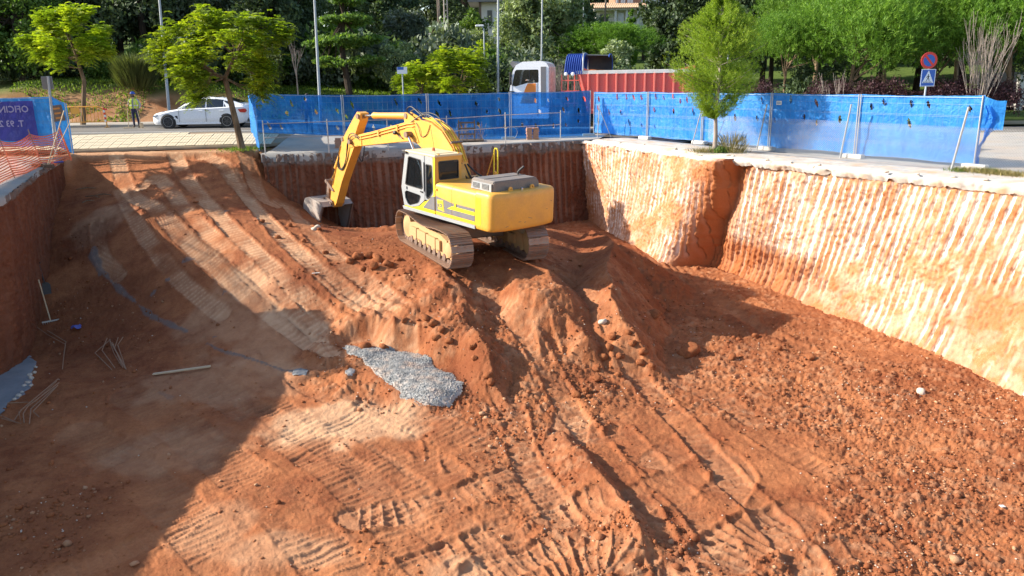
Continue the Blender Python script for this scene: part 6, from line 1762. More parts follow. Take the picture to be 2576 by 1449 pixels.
tb('top_rail', (bx0 - .12, CWd - .14, zb1 - .02), (bx1 + .05, CWd + .04, zb1 + .15), 'rail_white', .015)
b = MB(); b.prism([(bx0 - .1, zb1 + .14), (bx0 + .0, zb1 + .38), (bx0 + .55, zb1 + .14)], (0, .0, 0), X, Z_, Y_, .06); b.build('corner_gusset', M['tr_red'], TRK)
b = MB(); b.prism([(bx1 - .8, zb1 + .14), (bx1 + .05, zb1 + .34), (bx1 + .05, zb1 + .14)], (0, .0, 0), X, Z_, Y_, .06); b.build('corner_gusset', M['tr_red'], TRK)
# load of earth
nx_, ny_ = 40, 18; xs = np.linspace(bx0 + .1, bx1 - .05, nx_); ys2 = np.linspace(.12, CWd - .12, ny_); XX, YY = np.meshgrid(xs, ys2)
ZZ = zb1 - .05 + .24 * np.sin((YY - .1) / (CWd - .2) * math.pi) * (.6 + .4 * np.cos((XX - bx0) * .5)) + .08 * fbm(XX, YY, 3, 3, 7)
gi = np.arange(nx_ * ny_).reshape(ny_, nx_); F_ = np.stack([gi[:-1, :-1], gi[:-1, 1:], gi[1:, 1:], gi[1:, :-1]], -1).reshape(-1, 4)
tag(link('earth_load', np_mesh('earth_load', np.stack([XX, YY, ZZ], -1).reshape(-1, 3), F_, smooth=True), M_SOIL, TRK), None)
# folded canopy: pleated blue canvas over the front, dark inside
def arch(x, lift=0.0, drop=.0, wob=0):
    pts = []; n = 18
    for k in range(n + 1):
        t = k / n; a = math.pi * t
        y = CWd / 2 - (CWd / 2 + .05) * math.copysign(abs(math.cos(a)) ** .55, math.cos(a)); z = zb1 + .10 - drop + (.86 + drop) * abs(math.sin(a)) ** .45 + lift
        pts.append((x, y, z))
    return pts
rows = []
npl = 36
for k in range(npl):
    x = bx0 - .72 + k * .9 / (npl - 1); rows.append([(p[0] + (.12 * (p[2] - zb1) if k < 99 else 0), p[1] - (.03 * math.sin(k * 1.57)) * (1 if p[1] < CWd / 2 else -1), p[2] + .02 * math.sin(k * 1.57)) for p in arch(x, 0, .12)])
loft(rows, 'canopy_canvas', M['canvas'], TRK, close=False, smooth=False)
rows = [arch(bx0 + .18 + k * .25, -.02 - .01 * k) for k in range(6)]
rows = [[p for p in r if p[1] > .25 or False] for r in rows]; mn = min(len(r) for r in rows); rows = [r[-mn:] for r in rows]
loft(rows, 'canopy_roof', M['canvas_in'], TRK, close=False)
MB().tube([Vector(p) for p in arch(bx0 + .20, .03)], .035, 6).build('canopy_hoop', M['galv'], TRK, smooth=True)
MB().tube([Vector(p) for p in arch(bx0 + 1.45, -.03)][4:], .03, 6).build('canopy_hoop', M['canvas'], TRK, smooth=True)
for x in (bx0 - .62, bx0 - .28): MB().lathe([(.09, 0), (.09, .06), (.04, .08)], (x, -.06, zb1 + .0), -Y_, 14).build('roller_lamp', M['tr_white'], TRK)
dr = person((0, 0, 0), 0, 'truck driver with bare forearm resting on the open cab window', {**sit, 'elR': (-.36, .12, 1.18), 'wrR': (-.42, .34, 1.22), 'haR': (-.40, .42, 1.21)}, top='shirt_grey', headgear='hair', vest=False)
dr.matrix_world = TRK.matrix_world @ Matrix.Translation((1.32, .42, 1.40)) @ Matrix.Rotation(math.pi / 2, 4, 'Z')
# ================================================================== VEGETATION
def leaf_mat(name, a, b, c=None, trans=.35, rough=.55, hue=None):
    t = NT(name, rough, .25)
    v = t.attr('tint'); oi = t.N('ObjectInfo')
    col = t.ramp(v, [(0.0, a), (.6, b), (1.0, c or b)])
    hs_ = t.N('HueSaturation'); t.L(col, hs_.inputs['Color'])
    hs_.inputs['Hue'].default_value = .5
    t.L(t.math('ADD', t.math('MULTIPLY', oi.outputs['Random'], .30), .85), hs_.inputs['Value'])
    t.col(hs_.outputs[0])
    tl = t.N('BsdfTranslucent'); m2 = t.N('Mix'); m2.data_type = 'RGBA'; m2.blend_type = 'MULTIPLY'; m2.inputs[0].default_value = 1; t.L(hs_.outputs[0], m2.inputs[6]); m2.inputs[7].default_value = (1.6, 1.7, .7, 1)
    t.L(m2.outputs[2], tl.inputs[0])
    m = t.N('MixShader'); m.inputs[0].default_value = trans; t.L(t.b.outputs[0], m.inputs[1]); t.L(tl.outputs[0], m.inputs[2]); t.L(m.outputs[0], t.out.inputs['Surface'])
    return t.m
M['jac'] = leaf_mat('jacaranda_leaf', (.08, .14, .014), (.25, .33, .022), (.46, .48, .03), .45)
M['dark_leaf'] = leaf_mat('dark_leaf', (.028, .045, .025), (.065, .10, .045), (.15, .20, .09), .2)
M['green_leaf'] = leaf_mat('green_leaf', (.035, .075, .016), (.09, .16, .03), (.19, .26, .06), .35)
M['silver_leaf'] = leaf_mat('silver_leaf', (.06, .08, .04), (.18, .23, .11), (.42, .47, .28), .3)
M['grey_leaf'] = leaf_mat('grey_leaf', (.06, .08, .055), (.12, .15, .10), (.22, .26, .18), .2)
M['pine'] = leaf_mat('pine_needle', (.035, .085, .012), (.10, .20, .022), (.21, .33, .04), .30)
M['aleppo'] = leaf_mat('young_pine_needle', (.08, .14, .015), (.20, .30, .028), (.38, .46, .05), .35)
M['purple'] = leaf_mat('purple_leaf', (.025, .010, .014), (.055, .022, .028), (.11, .055, .06), .15)
M['olive'] = leaf_mat('broom_stem', (.04, .05, .018), (.08, .10, .03), (.14, .16, .05), .2)
M['grass'] = leaf_mat('grass_blade', (.05, .09, .012), (.10, .16, .02), (.20, .26, .05), .4)
M['dry'] = leaf_mat('dry_grass', (.12, .10, .04), (.22, .17, .07), (.32, .27, .13), .3)
def bark(name, a, b):
    t = NT(name, .95, .1); n1 = t.noise(6, 6, .7, sc3=(1, 1, .25)); t.col(t.mix(t.ramp(n1, [(.35, 0), (.65, 1)]), a, b)); t.bump(n1, .8, .03); return t.m
M['bark'] = bark('bark', (.10, .065, .04), (.24, .17, .11)); M['bark_dark'] = bark('dark_bark', (.03, .024, .02), (.08, .06, .045)); M['bark_pale'] = bark('pale_bark', (.24, .19, .16), (.40, .34, .29))

def unit(v): return v / (np.linalg.norm(v, axis=-1, keepdims=True) + 1e-9)
def diamonds(name, C, U, W, tint, mat_attr=True):
    """leaf shaped quads: base C-U, tip C+U, sides +-W"""
    n = len(C); V = np.empty((n, 4, 3), np.float32)
    V[:, 0] = C - U; V[:, 1] = C + W - U * .1; V[:, 2] = C + U; V[:, 3] = C - W - U * .1
    F = np.arange(n * 4).reshape(n, 4)
    return np_mesh(name, V.reshape(-1, 3), F, {'tint': ('FACE', tint)})
def clump_pts(rng, n, cl, rad):
    """points scattered in clumps"""
    k = rng.integers(0, len(cl), n); r = rad[k][:, None] if np.ndim(rad) else rad
    d = unit(rng.normal(size=(n, 3))) * (rng.random((n, 1)) ** (1 / 2.2))
    return cl[k] + d * r, k, d
def crown_shell(rng, m, rx, ry, rz, cz, lumps=.25, lo=-.55, inner=.45):
    """clump centres filling a crown, uneven outline"""
    d = unit(rng.normal(size=(m * 3, 3))); d = d[d[:, 2] > lo][:m]
    r = (inner + (1 - inner) * rng.random(len(d)) ** .5) * (1 + lumps * (rng.random(len(d)) - .5) * 2)
    return d * r[:, None] * np.array([rx, ry, rz]) + np.array([0, 0, cz])
def broad(name, seed, rx, rz, cz, ncl, n, size, flat=.0, tall=None, lo=-.6, rad=.42, cone=False, layers=0):
    rng = np.random.default_rng(seed)
    cl = crown_shell(rng, ncl, rx, rx, rz, cz, lo=lo)
    if cone:
        t = np.clip((cl[:, 2] - (cz - rz)) / (2 * rz), 0, 1); s = (1.15 - .95 * t)[:, None]; cl[:, :2] *= s
    if layers:
        t = (cl[:, 2] - (cz - rz)) / (2 * rz) * layers; cl[:, 2] = cz - rz + (np.round(t) + (t - np.round(t)) * .25) / layers * 2 * rz + .12 * np.hypot(cl[:, 0], cl[:, 1]) * rng.uniform(-.2, 1, len(cl))
    rad_ = rad * rx * (.6 + .7 * rng.random(len(cl)))
    P_, k, d = clump_pts(rng, n, cl, rad_)
    if flat: P_[:, 2] = cl[k][:, 2] + (P_[:, 2] - cl[k][:, 2]) * flat
    U = unit(rng.normal(size=(n, 3)) + d * .6 + np.array([0, 0, .1])); W = unit(np.cross(U, rng.normal(size=(n, 3)) + np.array([0, 0, 1.2])))
    s = size * (.6 + .8 * rng.random((n, 1)))
    ct = rng.random(len(cl)); tint = np.clip(.45 * ct[k] + .6 * rng.random(n), 0, 1)
    return diamonds(name, P_, U * s, W * s * .55, tint), cl
def limbs(cl, base, top, r0, seed, nl=9, fork=.55, bend=.3):
    """trunk with limbs reaching into the crown clumps"""
    rnd = random.Random(seed); b = MB()
    base = Vector(base); top = Vector(top); mid = base.lerp(top, .5) + Vector((rnd.uniform(-bend, bend), rnd.uniform(-bend, bend), 0))
    pts = [base, base.lerp(mid, .5) * 1.0, mid, top]
    b.tube([base, base.lerp(mid, .5), mid, mid.lerp(top, .6), top], [r0 * 1.15, r0, r0 * .85, r0 * .6, r0 * .25], 8)
    tg = [Vector(c) for c in cl]; rnd.shuffle(tg)
    for q in tg[:nl]:
        t = rnd.uniform(fork, .95); o = mid.lerp(top, max(0, (t - .5) * 2))
        m = o.lerp(q, .5) + Vector((rnd.uniform(-.2, .2), rnd.uniform(-.2, .2), rnd.uniform(-.25, .1)))
        b.tube([o, m, q], [r0 * .42, r0 * .25, r0 * .08], 5, cap=False)
    return b
def jacaranda(name, seed, rx, rz, cz, trunk, r0=.09, nfr=1500, extra=(), sparse=1.0):
    rng = np.random.default_rng(seed)
    cl = crown_shell(rng, 46, rx, rx * .9, rz, cz, lumps=.22, lo=-.75, inner=.5)
    if len(extra): cl = np.vstack([cl, np.array(extra)])
    k = rng.integers(0, len(cl), nfr); ctr = cl[k]
    out = unit(ctr - np.array([0, 0, cz - rz * .6]))
    a = rng.random(nfr) * 2 * math.pi
    d = unit(np.stack([np.cos(a), np.sin(a), np.full(nfr, .25)], -1) + out * .6)
    start = ctr + rng.normal(size=(nfr, 3)) * .14 * rx * .55
    L = rng.uniform(.30, .52, nfr)
    nl = 9; C = []; U = []; W = []; T = []
    ct = rng.random(len(cl))[k]; ft = rng.random(nfr)
    side = unit(np.cross(d, np.array([0, 0, 1.0])))
    for j in range(nl):
        t = (j + .7) / nl; p = start + d * (L * t)[:, None]; p[:, 2] -= L * t * t * .55
        wl = L * .36 * (math.sin(math.pi * min(1, t * .9 + .1)) * .9 + .15)
        for s in (1, -1):
            u = unit(side * s + d * .45 + np.array([0, 0, -.15])); C.append(p + u * (wl * .5)[:, None]); U.append(u * (wl * .5)[:, None]); W.append(unit(np.cross(u, np.cross(u, d) + .3 * rng.normal(size=(nfr, 3)))) * .028)
            T.append(np.clip(.5 * ct + .35 * ft + .25 * rng.random(nfr), 0, 1))
    me = diamonds(name, np.concatenate(C), np.concatenate(U), np.concatenate(W), np.concatenate(T))
    return me, cl
def shoots(name, seed, centres, dirs, length, needles, nlen, nwid, spread=.6, tintc=None):
    rng = np.random.default_rng(seed); n = len(centres); C = []; U = []; W = []; T = []
    dirs = unit(dirs); base = rng.random(n) if tintc is None else tintc
    ax = unit(np.cross(dirs, rng.normal(size=(n, 3)))); ay = np.cross(dirs, ax)
    for j in range(needles):
        a = rng.random(n) * 6.283; t = rng.random(n) ** .7
        rad = ax * np.cos(a)[:, None] + ay * np.sin(a)[:, None]
        u = unit(dirs * (1 - spread * (.5 + rng.random((n, 1)) * .5)) + rad * spread); o = centres + dirs * (length * t)[:, None]
        C.append(o + u * nlen * .5); U.append(u * nlen * .5); W.append(unit(np.cross(u, rng.normal(size=(n, 3)))) * nwid); T.append(np.clip(.6 * base + .3 * rng.random(n) + .2 * t, 0, 1))
    return diamonds(name, np.concatenate(C), np.concatenate(U), np.concatenate(W), np.concatenate(T))
def pine(name, seed, rx, rz, cz, ns=2300, lump=14, needles=13, length=.30, nlen=.17, nwid=.013):
    rng = np.random.default_rng(seed)
    cl = crown_shell(rng, lump * 2, rx * .78, rx * .78, rz * .72, cz, lumps=.2, lo=-.35, inner=.75); cr = rx * .36 * (.7 + .6 * rng.random(len(cl)))
    k = rng.integers(0, len(cl), ns); d = unit(rng.normal(size=(ns, 3)) + np.array([0, 0, .5]))
    fill = rng.random(ns) ** .35
    P_ = cl[k] + d * (cr[k] * fill)[:, None]
    dirs = d * .55 + np.array([0, 0, .85]) + rng.normal(size=(ns, 3)) * .12
    return shoots(name, seed + 1, P_, dirs, length, needles, nlen, nwid, .55, rng.random(len(cl))[k] * .5 + .5 * rng.random(ns)), cl

def tree(name, label, cat, base, crown_me, cmat, trunk_mb, tmat='bark', rz=0, scale=1.0, group=None, parts=('crown', 'trunk')):
    root = empty(name, base, rz, label, cat, group); root.scale = (scale,) * 3
    link(parts[0], crown_me, M[cmat], root)
    if trunk_mb is not None: 
        if isinstance(trunk_mb, MB): o = trunk_mb.build(parts[1], M[tmat], root, smooth=True)
        else: link(parts[1], trunk_mb, M[tmat], root)
    return root
def GP(px, py, Y, dz=0.0):
    p = PY(px, py, Y); return Vector((p.x, Y, Gf(p.x, Y) + dz))
def zat(px, py, Y): return PY(px, py, Y).z

# ---- jacarandas
b0 = GP(206, 299, 43.0, -.1)
c = PY(176, 96, 43.0) - b0
me, cl = jacaranda('jac', 1, 2.1, 1.6, c.z - .1, None, nfr=3600)
cl2 = cl + np.array([c.x, 0, 0]); 
for v in me.vertices: v.co.x += c.x
tree('jacaranda_tree', 'leaning jacaranda with rounded dark green crown behind the yellow barrier', 'tree', b0, me, 'jac', limbs(cl2, (0, 0, 0), (c.x, 0, c.z + .2), .13, 2, 12), 'bark')
b1 = P(606, 344, .60); b1 = Vector((b1.x, b1.y, Gf(b1.x, b1.y) - .02))
c = PY(560, 128, b1.y) - b1
ex = [tuple(PY(px, py, b1.y) - b1) for px, py in ((700, 70), (715, 95), (690, 110), (660, 60), (400, 120), (420, 100), (395, 150), (500, 232), (488, 248), (515, 225), (470, 205), (640, 215), (655, 235), (625, 60), (540, 45), (470, 70), (650, 150), (430, 160))]
me, cl = jacaranda('jac', 5, 2.2, 1.5, c.z, None, nfr=3300, extra=[(x - c.x, y, z) for x, y, z in ex])
for v in me.vertices: v.co.x += c.x
cl2 = cl + np.array([c.x, 0, 0])
tb_ = MB(); fk = PY(566, 196, b1.y) - b1
tb_.tube([(0, 0, 0), (fk.x * .35, 0, fk.z * .4), (fk.x * .75, 0, fk.z * .75), tuple(fk)], [.15, .12, .11, .10], 10)
rnd = random.Random(4)
order = list(cl2); rnd.shuffle(order)
f2 = fk + Vector((-.9, .1, .55)); f3 = fk + Vector((.5, -.1, .8)); tb_.tube([fk, fk + Vector((-.5, 0, .2)), f2, f2 + Vector((-.3, .1, .7))], [.085, .07, .05, .02], 7); tb_.tube([fk, f3, f3 + Vector((.5, 0, .6))], [.08, .055, .02], 7)
for q in order[:26]:
    q = Vector(q); o = min((fk, f2, f3, f2.lerp(fk, .5)), key=lambda w: (w - q).length); tb_.tube([o, o.lerp(q, .5) + Vector((0, 0, -.12)), q], [.04, .025, .008], 5, cap=False)
tree('jacaranda_tree', 'spreading yellow-green jacaranda leaning over the white car', 'tree', b1, me, 'jac', tb_, 'bark')
# tree pit weeds
def tufts(name, pts, n, h, spread, mat, label=None, cat=None, seed=1, parent=None, w=.012, kind='stuff'):
    rng = np.random.default_rng(seed); k = rng.integers(0, len(pts), n); A = np.array([list(p) for p in pts])[k] + np.concatenate([rng.normal(size=(n, 2)) * spread, np.zeros((n, 1))], 1)
    U = unit(np.concatenate([rng.normal(size=(n, 2)) * .5, np.ones((n, 1))], 1)) * (h * (.5 + rng.random((n, 1)))) * .5
    W = unit(np.cross(U, rng.normal(size=(n, 3)))) * w
    o = link(name, diamonds(name, A + U, U, W, rng.random(n)), M[mat], parent); 
    return tag(o, label, cat, None, kind)
tufts('weeds', [b1], 500, .14, .42, 'grass', 'low green weeds round the foot of the near jacaranda', 'weeds', 3)
jm, jcl = jacaranda('jac', 9, 2.0, 1.5, 3.4, None, nfr=2000)
jt = limbs(jcl, (0, 0, 0), (.1, 0, 3.4), .10, 7, 10)
o = tree('jacaranda_tree', 'smaller jacaranda standing left of its twin behind the raised boom', 'tree', GP(1062, 250, 43.5, -.1) , jm, 'jac', jt, 'bark', .6, .74)
jt_me = [x for x in o.children if x.name.startswith('trunk')][0].data
tree('jacaranda_tree', 'jacaranda beside the small pedestrian crossing sign, right one of the pair', 'tree', GP(1152, 250, 43.0, -.1), jm, 'jac', jt_me, 'bark', 2.6, .90)
# shade tree left of the frame
tree('street_tree', 'street tree standing left of the ramp beyond the frame edge', 'tree', (-20.8, 29.3, .4), jm, 'jac', jt_me, 'bark', 1.2, 1.12)

# ---- dark wood on the slope
forest = [broad('wood_crown%d' % i, 100 + i, 2.7, 3.6, 5.2, 70, 10500, .125, lo=-.8, rad=.32) for i in range(3)]
ftrunk = limbs(forest[0][1], (0, 0, -1), (0, 0, 6.5), .2, 3, 10).build('trunk', M['bark_dark'], None, smooth=True)
ft_me = ftrunk.data; bpy.data.objects.remove(ftrunk)
rnd = random.Random(12); fpos = []
for row, (Yr, n, x0, x1) in enumerate(((56, 17, -42, 6), (62, 17, -46, 2), (72, 20, -54, -4), (86, 20, -62, -8), (64, 5, 24, 44), (72, 10, 18, 60), (84, 12, 22, 75), (100, 10, 26, 85), (128, 24, -80, 90), (165, 26, -100, 110), (215, 26, -130, 140))):
    for i in range(n):
        x = x0 + (x1 - x0) * (i + rnd.uniform(-.3, .3)) / max(1, n - 1); y = Yr + rnd.uniform(-2.5, 2.5)
        qx = 1288 + 1973 * x / y
        if Yr < 120 and 800 < qx < 1700 or (Yr > 120 and 1025 < qx < 1185): continue
        fpos.append((x, y, row))
LMK = [(-500, 'far left beyond the frame'), (20, 'left edge of the photo'), (110, 'left jacaranda crown'), (230, 'yellow barrier'), (345, 'road worker'), (425, 'first lamp post'), (520, 'white car bonnet'), (610, 'near jacaranda trunk'), (700, 'fence end'), (800, 'second lamp post'), (880, 'tall layered tree'), (1020, 'grey oak'), (1110, 'lattice mast'), (1200, 'small street lamp'), (1300, 'white truck cab'), (1430, 'blue truck canopy'), (1550, 'brick house'), (1650, 'red truck body'), (1800, 'young pine'), (2000, 'pale green pine'), (2165, 'broad pine'), (2335, 'no-parking sign'), (2470, 'bare shrub'), (2560, 'right edge of the photo'), (3100, 'far right beyond the frame')]
ORD = ['wood front row', 'wood second row', 'wood third row', 'wood fourth row', 'right-hand front row', 'right-hand second row', 'right-hand third row', 'right-hand fourth row', 'nearer hilltop row', 'hilltop row', 'farthest hilltop row']
seenl = {}
def wlabel(x, y, row):
    px = 1288 + 1973 * x / y; k = min(LMK, key=lambda q: abs(q[0] - px)); sd_ = 'just left of' if px < k[0] else 'just right of'
    l = 'dark evergreen tree, %s, %s the %s' % (ORD[row], sd_, k[1]); 
    return l
tints = ['dark_leaf'] * 5 + ['grey_leaf']
mcache = {}
for i, (x, y, row) in enumerate(fpos):
    me_, _ = forest[i % 3]
    mn = rnd.choice(tints); key = (i % 3, mn)
    if key not in mcache:
        m2 = me_.copy(); m2.materials.append(M[mn]); mcache[key] = m2
    root = empty('wood_tree', (x, y, Gf(x, y) - .3), rnd.uniform(0, 6), wlabel(x, y, row), 'tree', 'trees of the dark wood' if x < 12 else 'trees beyond the right-hand pines')
    s = rnd.uniform(.85, 1.45) * (1.0 if y < 75 else 1.15); s *= 1 if y < 110 else (1.3 if y < 150 else 1.9); root.scale = (s * rnd.uniform(.9, 1.15), s * rnd.uniform(.9, 1.15), s * rnd.uniform(.9, 1.2))
    link('crown', mcache[key], None, root); link('trunk', ft_me, None, root)
# undergrowth along the wood edge
ug, ucl = broad('undergrowth_crown', 131, 1.5, 1.1, .8, 34, 3200, .13, lo=-.3, rad=.4)
um = {}
for i in range(42):
    x = -40 + i * 1.05 + rnd.uniform(-.6, .6); y = rnd.uniform(51.5, 54.5)
    if -8.5 < x < -2 and y < 53: y += 2
    mn = rnd.choice(['dark_leaf', 'dark_leaf', 'grey_leaf', 'green_leaf'])
    if mn not in um: m2 = ug.copy(); m2.materials.append(M[mn]); um[mn] = m2
    lb2 = wlabel(x, y, 0).replace('dark evergreen tree, wood front row', 'low %s bush at the wood foot' % {'dark_leaf': 'dark', 'grey_leaf': 'greyish', 'green_leaf': 'green'}[mn])
    if lb2 in seenl: continue
    seenl[lb2] = 1
    o = link('undergrowth_bush', um[mn]); o.location = (x, y, Gf(x, y) - .15); o.rotation_euler = (0, 0, rnd.uniform(0, 6)); s = rnd.uniform(.7, 1.4); o.scale = (s, s, s * rnd.uniform(.9, 1.5))
    tag(o, wlabel(x, y, 0).replace('dark evergreen tree, wood front row', 'low %s bush at the wood foot' % {'dark_leaf': 'dark', 'grey_leaf': 'greyish', 'green_leaf': 'green'}[mn]), 'bush', 'bushes at the foot of the dark wood')

# ---- single trees behind the fence
def put(kind, label, px, pybase, ytop, Y, wpx, mat, tmat='bark_dark', cat='tree', seed=1, n=9000, size=.14, lo=-.8, name=None, cone=False, layers=0, flat=0, ncl=70, rad=.34, zlow=.25):
    """crown scaled to stand between the base and the given top at that distance"""
    b = GP(px, pybase, Y, -.1); D = Y * math.cos(PITCH) + 1; ppm = FPX / D
    zt = zat(px, ytop, Y) - b.z; w = wpx / ppm / 2
    rz = zt * (1 - zlow) / 2; cz = zt - rz
    me, cl = broad(kind, seed, w * .85, rz * .92, cz, ncl, n, size, lo=lo, cone=cone, layers=layers, flat=flat, rad=rad)
    return tree(name or 'broadleaf_tree', label, cat, b, me, mat, limbs(cl, (0, 0, 0), (0, 0, cz + rz * .5), .05 * w + .06, seed, 14), tmat)
put('elm', 'tall layered green tree behind the lamp post in the middle left', 880, 240, -70, 49, 215, 'green_leaf', seed=201, n=15000, size=.12, cone=True, layers=5, flat=.35, ncl=110, rad=.26, zlow=.06)
put('oak', 'rounded grey-green tree left of the climbing street', 1028, 140, 18, 72, 118, 'grey_leaf', seed=202, n=9000, size=.15, zlow=.1)
put('bush', 'wispy pinkish-brown shrub between the tall tree and the paired jacarandas', 1000, 235, 110, 50, 110, 'silver_leaf', seed=203, n=4000, size=.09, cat='shrub', name='wispy_shrub', zlow=.05)
put('poplar', 'large silvery poplar behind the white truck cab', 1365, 240, -110, 58, 235, 'silver_leaf', seed=204, n=24000, size=.13, ncl=130, rad=.22, zlow=.03)
put('oak2', 'tall very dark holm oak behind the young pine', 1705, 240, -110, 64, 215, 'dark_leaf', seed=205, n=20000, size=.16, ncl=110, rad=.28, zlow=.08)
put('oak3', 'dark oak behind the second lamp post on the left', 690, 180, -60, 53, 170, 'dark_leaf', seed=206, n=11000, size=.15, zlow=.05)
put('oak4', 'pale grey-green tree behind the near jacaranda', 620, 180, -60, 57, 190, 'grey_leaf', seed=207, n=12000, size=.13, zlow=.05)
put('oak6', 'mid green tree rising behind the left jacaranda', 60, 190, -60, 52, 260, 'green_leaf', seed=216, n=13000, size=.13, zlow=.03)
put('bush2', 'dark thorny bush on the grass bank right of the near jacaranda', 672, 215, 122, 49, 95, 'olive', seed=208, n=3500, size=.10, cat='bush', name='thorny_bush', zlow=.02)
put('bush3', 'round clipped green bush beside the white house on the hill', 1190, 84, 24, 104, 84, 'green_leaf', seed=209, n=7000, size=.16, cat='bush', name='round_bush', zlow=.02)
put('bush4', 'grey hedge bush below the round bush on the hill', 1205, 112, 80, 92, 110, 'silver_leaf', seed=210, n=5000, size=.14, cat='bush', name='hedge_bush', zlow=.02)
put('bush5', 'yellow-green garden shrub beside the small street lamp', 1210, 150, 108, 78, 70, 'jac', seed=211, n=4000, size=.11, cat='shrub', name='garden_shrub', zlow=.02)
put('bush6', 'dark bush at the foot of the poplar beside the crossing sign', 1236, 245, 140, 52, 60, 'green_leaf', seed=212, n=4000, size=.10, cat='bush', name='dark_bush', zlow=.02)
put('bush7', 'light green shrub with pink tinge under the umbrella pine', 1545, 240, 100, 50, 110, 'silver_leaf', seed=213, n=5500, size=.09, cat='shrub', name='pale_shrub', zlow=.02)
put('cyp', 'small bright green clipped cypress beside the brick house', 1588, 88, 22, 84, 34, 'pine', seed=214, n=6000, size=.10, cat='cypress', name='cypress', cone=False, zlow=.02)
put('bg1', 'dark tree closing the view left of the climbing street', 985, 120, -90, 84, 150, 'dark_leaf', seed=217, n=10000, size=.2, zlow=.05)
put('bg2', 'dark tall tree between the white house and the brick house', 1430, 150, -110, 82, 150, 'dark_leaf', seed=218, n=10000, size=.2, zlow=.05)
put('bg3', 'grey tree at the top of the climbing street', 1090, 80, -70, 190, 110, 'grey_leaf', seed=219, n=7000, size=.4, zlow=.05)
put('bg4', 'green tree at the hill top right of the climbing street', 1160, 80, -80, 180, 110, 'green_leaf', seed=220, n=7000, size=.38, zlow=.05)
put('bg5', 'hazy green tree behind the brick house', 1480, 60, -110, 130, 170, 'grey_leaf', seed=221, n=7000, size=.3, zlow=.05)
put('bg6', 'dark green tree behind the white house on the hill', 1280, 70, -100, 140, 150, 'dark_leaf', seed=222, n=7000, size=.3, zlow=.05)
# dark hedge behind the street, from the jacarandas to the pines
hm, hcl = broad('hedge', 231, 2.2, 1.25, .9, 50, 4200, .12, lo=-.5, rad=.36)
hm.materials.append(M['dark_leaf'])
for i in range(11):
    x = -4.5 + i * 2.3
    o = link('hedge_section', hm); o.location = (x, 48.5 + .4 * math.sin(i * 2), Gf(x, 48.5) - .2); o.rotation_euler = (0, 0, i * 1.7); o.scale = (1, .8, 1 + .25 * math.sin(i * 1.3))
    tag(o, wlabel(x, 48.5, 0).replace('dark evergreen tree, wood front row', 'dark green hedge bush behind the street'), 'hedge', 'hedge bushes behind the street')
# broom bush, spiky
def spiky(px, pyb, ytop, Y, wpx, mat, label, name, seed, n=2600, cat='bush', w=.010):
    b = GP(px, pyb, Y, -.05); ppm = FPX / (Y * math.cos(PITCH) + 1); h = zat(px, ytop, Y) - b.z; r = wpx / ppm / 2
    rng = np.random.default_rng(seed)
    a = rng.random(n) * 6.283; q = rng.random(n) ** .5; lean = q * .75
    d = unit(np.stack([np.cos(a) * lean, np.sin(a) * lean, np.ones(n)], -1)); st = np.stack([np.cos(a) * q * r * .6, np.sin(a) * q * r * .6, rng.random(n) * h * .55], -1)
    L = h * (.30 + .25 * rng.random(n)) 
    me = diamonds(name, st + d * (L / 2)[:, None], d * (L / 2)[:, None], unit(np.cross(d, rng.normal(size=(n, 3)))) * w * 1.5, rng.random(n))
    o = link(name, me, M[mat]); o.location = b; return tag(o, label, cat)
spiky(345, 240, 128, 48.5, 110, 'olive', 'bushy olive-green broom shrub on the bank above the worker', 'broom_bush', 61, 3800)
# bare twiggy trees
def bare(px, pyb, ytop, Y, label, seed, n=7, spread=.35, r=.035, name='bare_tree', mat='bark_pale', depth=3, multi=1, cat='bare tree'):
    b = GP(px, pyb, Y, -.05); h = zat(px, ytop, Y) - b.z; rnd = random.Random(seed); m = MB()
    def grow(p, d, L, r, k):
        q = p + d * L; mm = p.lerp(q, .5) + Vector((rnd.uniform(-.05, .05), rnd.uniform(-.05, .05), 0)) * L
        m.tube([p, mm, q], [r, r * .8, r * .6], 4, cap=False)
        if k > 0:
            for _ in range(rnd.randint(2, 4)):
                dd = (d + Vector((rnd.uniform(-spread, spread), rnd.uniform(-spread, spread), rnd.uniform(-.05, .35)))).normalized(); grow(p.lerp(q, rnd.uniform(.45, 1)), dd, L * rnd.uniform(.5, .75), r * .55, k - 1)
    for i in range(multi):
        d = Vector((0, 0, 1)) if multi == 1 else Vector((rnd.uniform(-.45, .45), rnd.uniform(-.3, .3), 1)).normalized(); grow(Vector((rnd.uniform(-.2, .2) * (multi > 1), 0, 0)), d, h * (.45 if multi == 1 else .55), r, depth)
    o = m.build(name, M[mat]); o.location = b; return tag(o, label, cat)
bare(748, 215, 95, 48.5, 'small leafless tree on the grass bank left of the tall green tree', 3, r=.06)
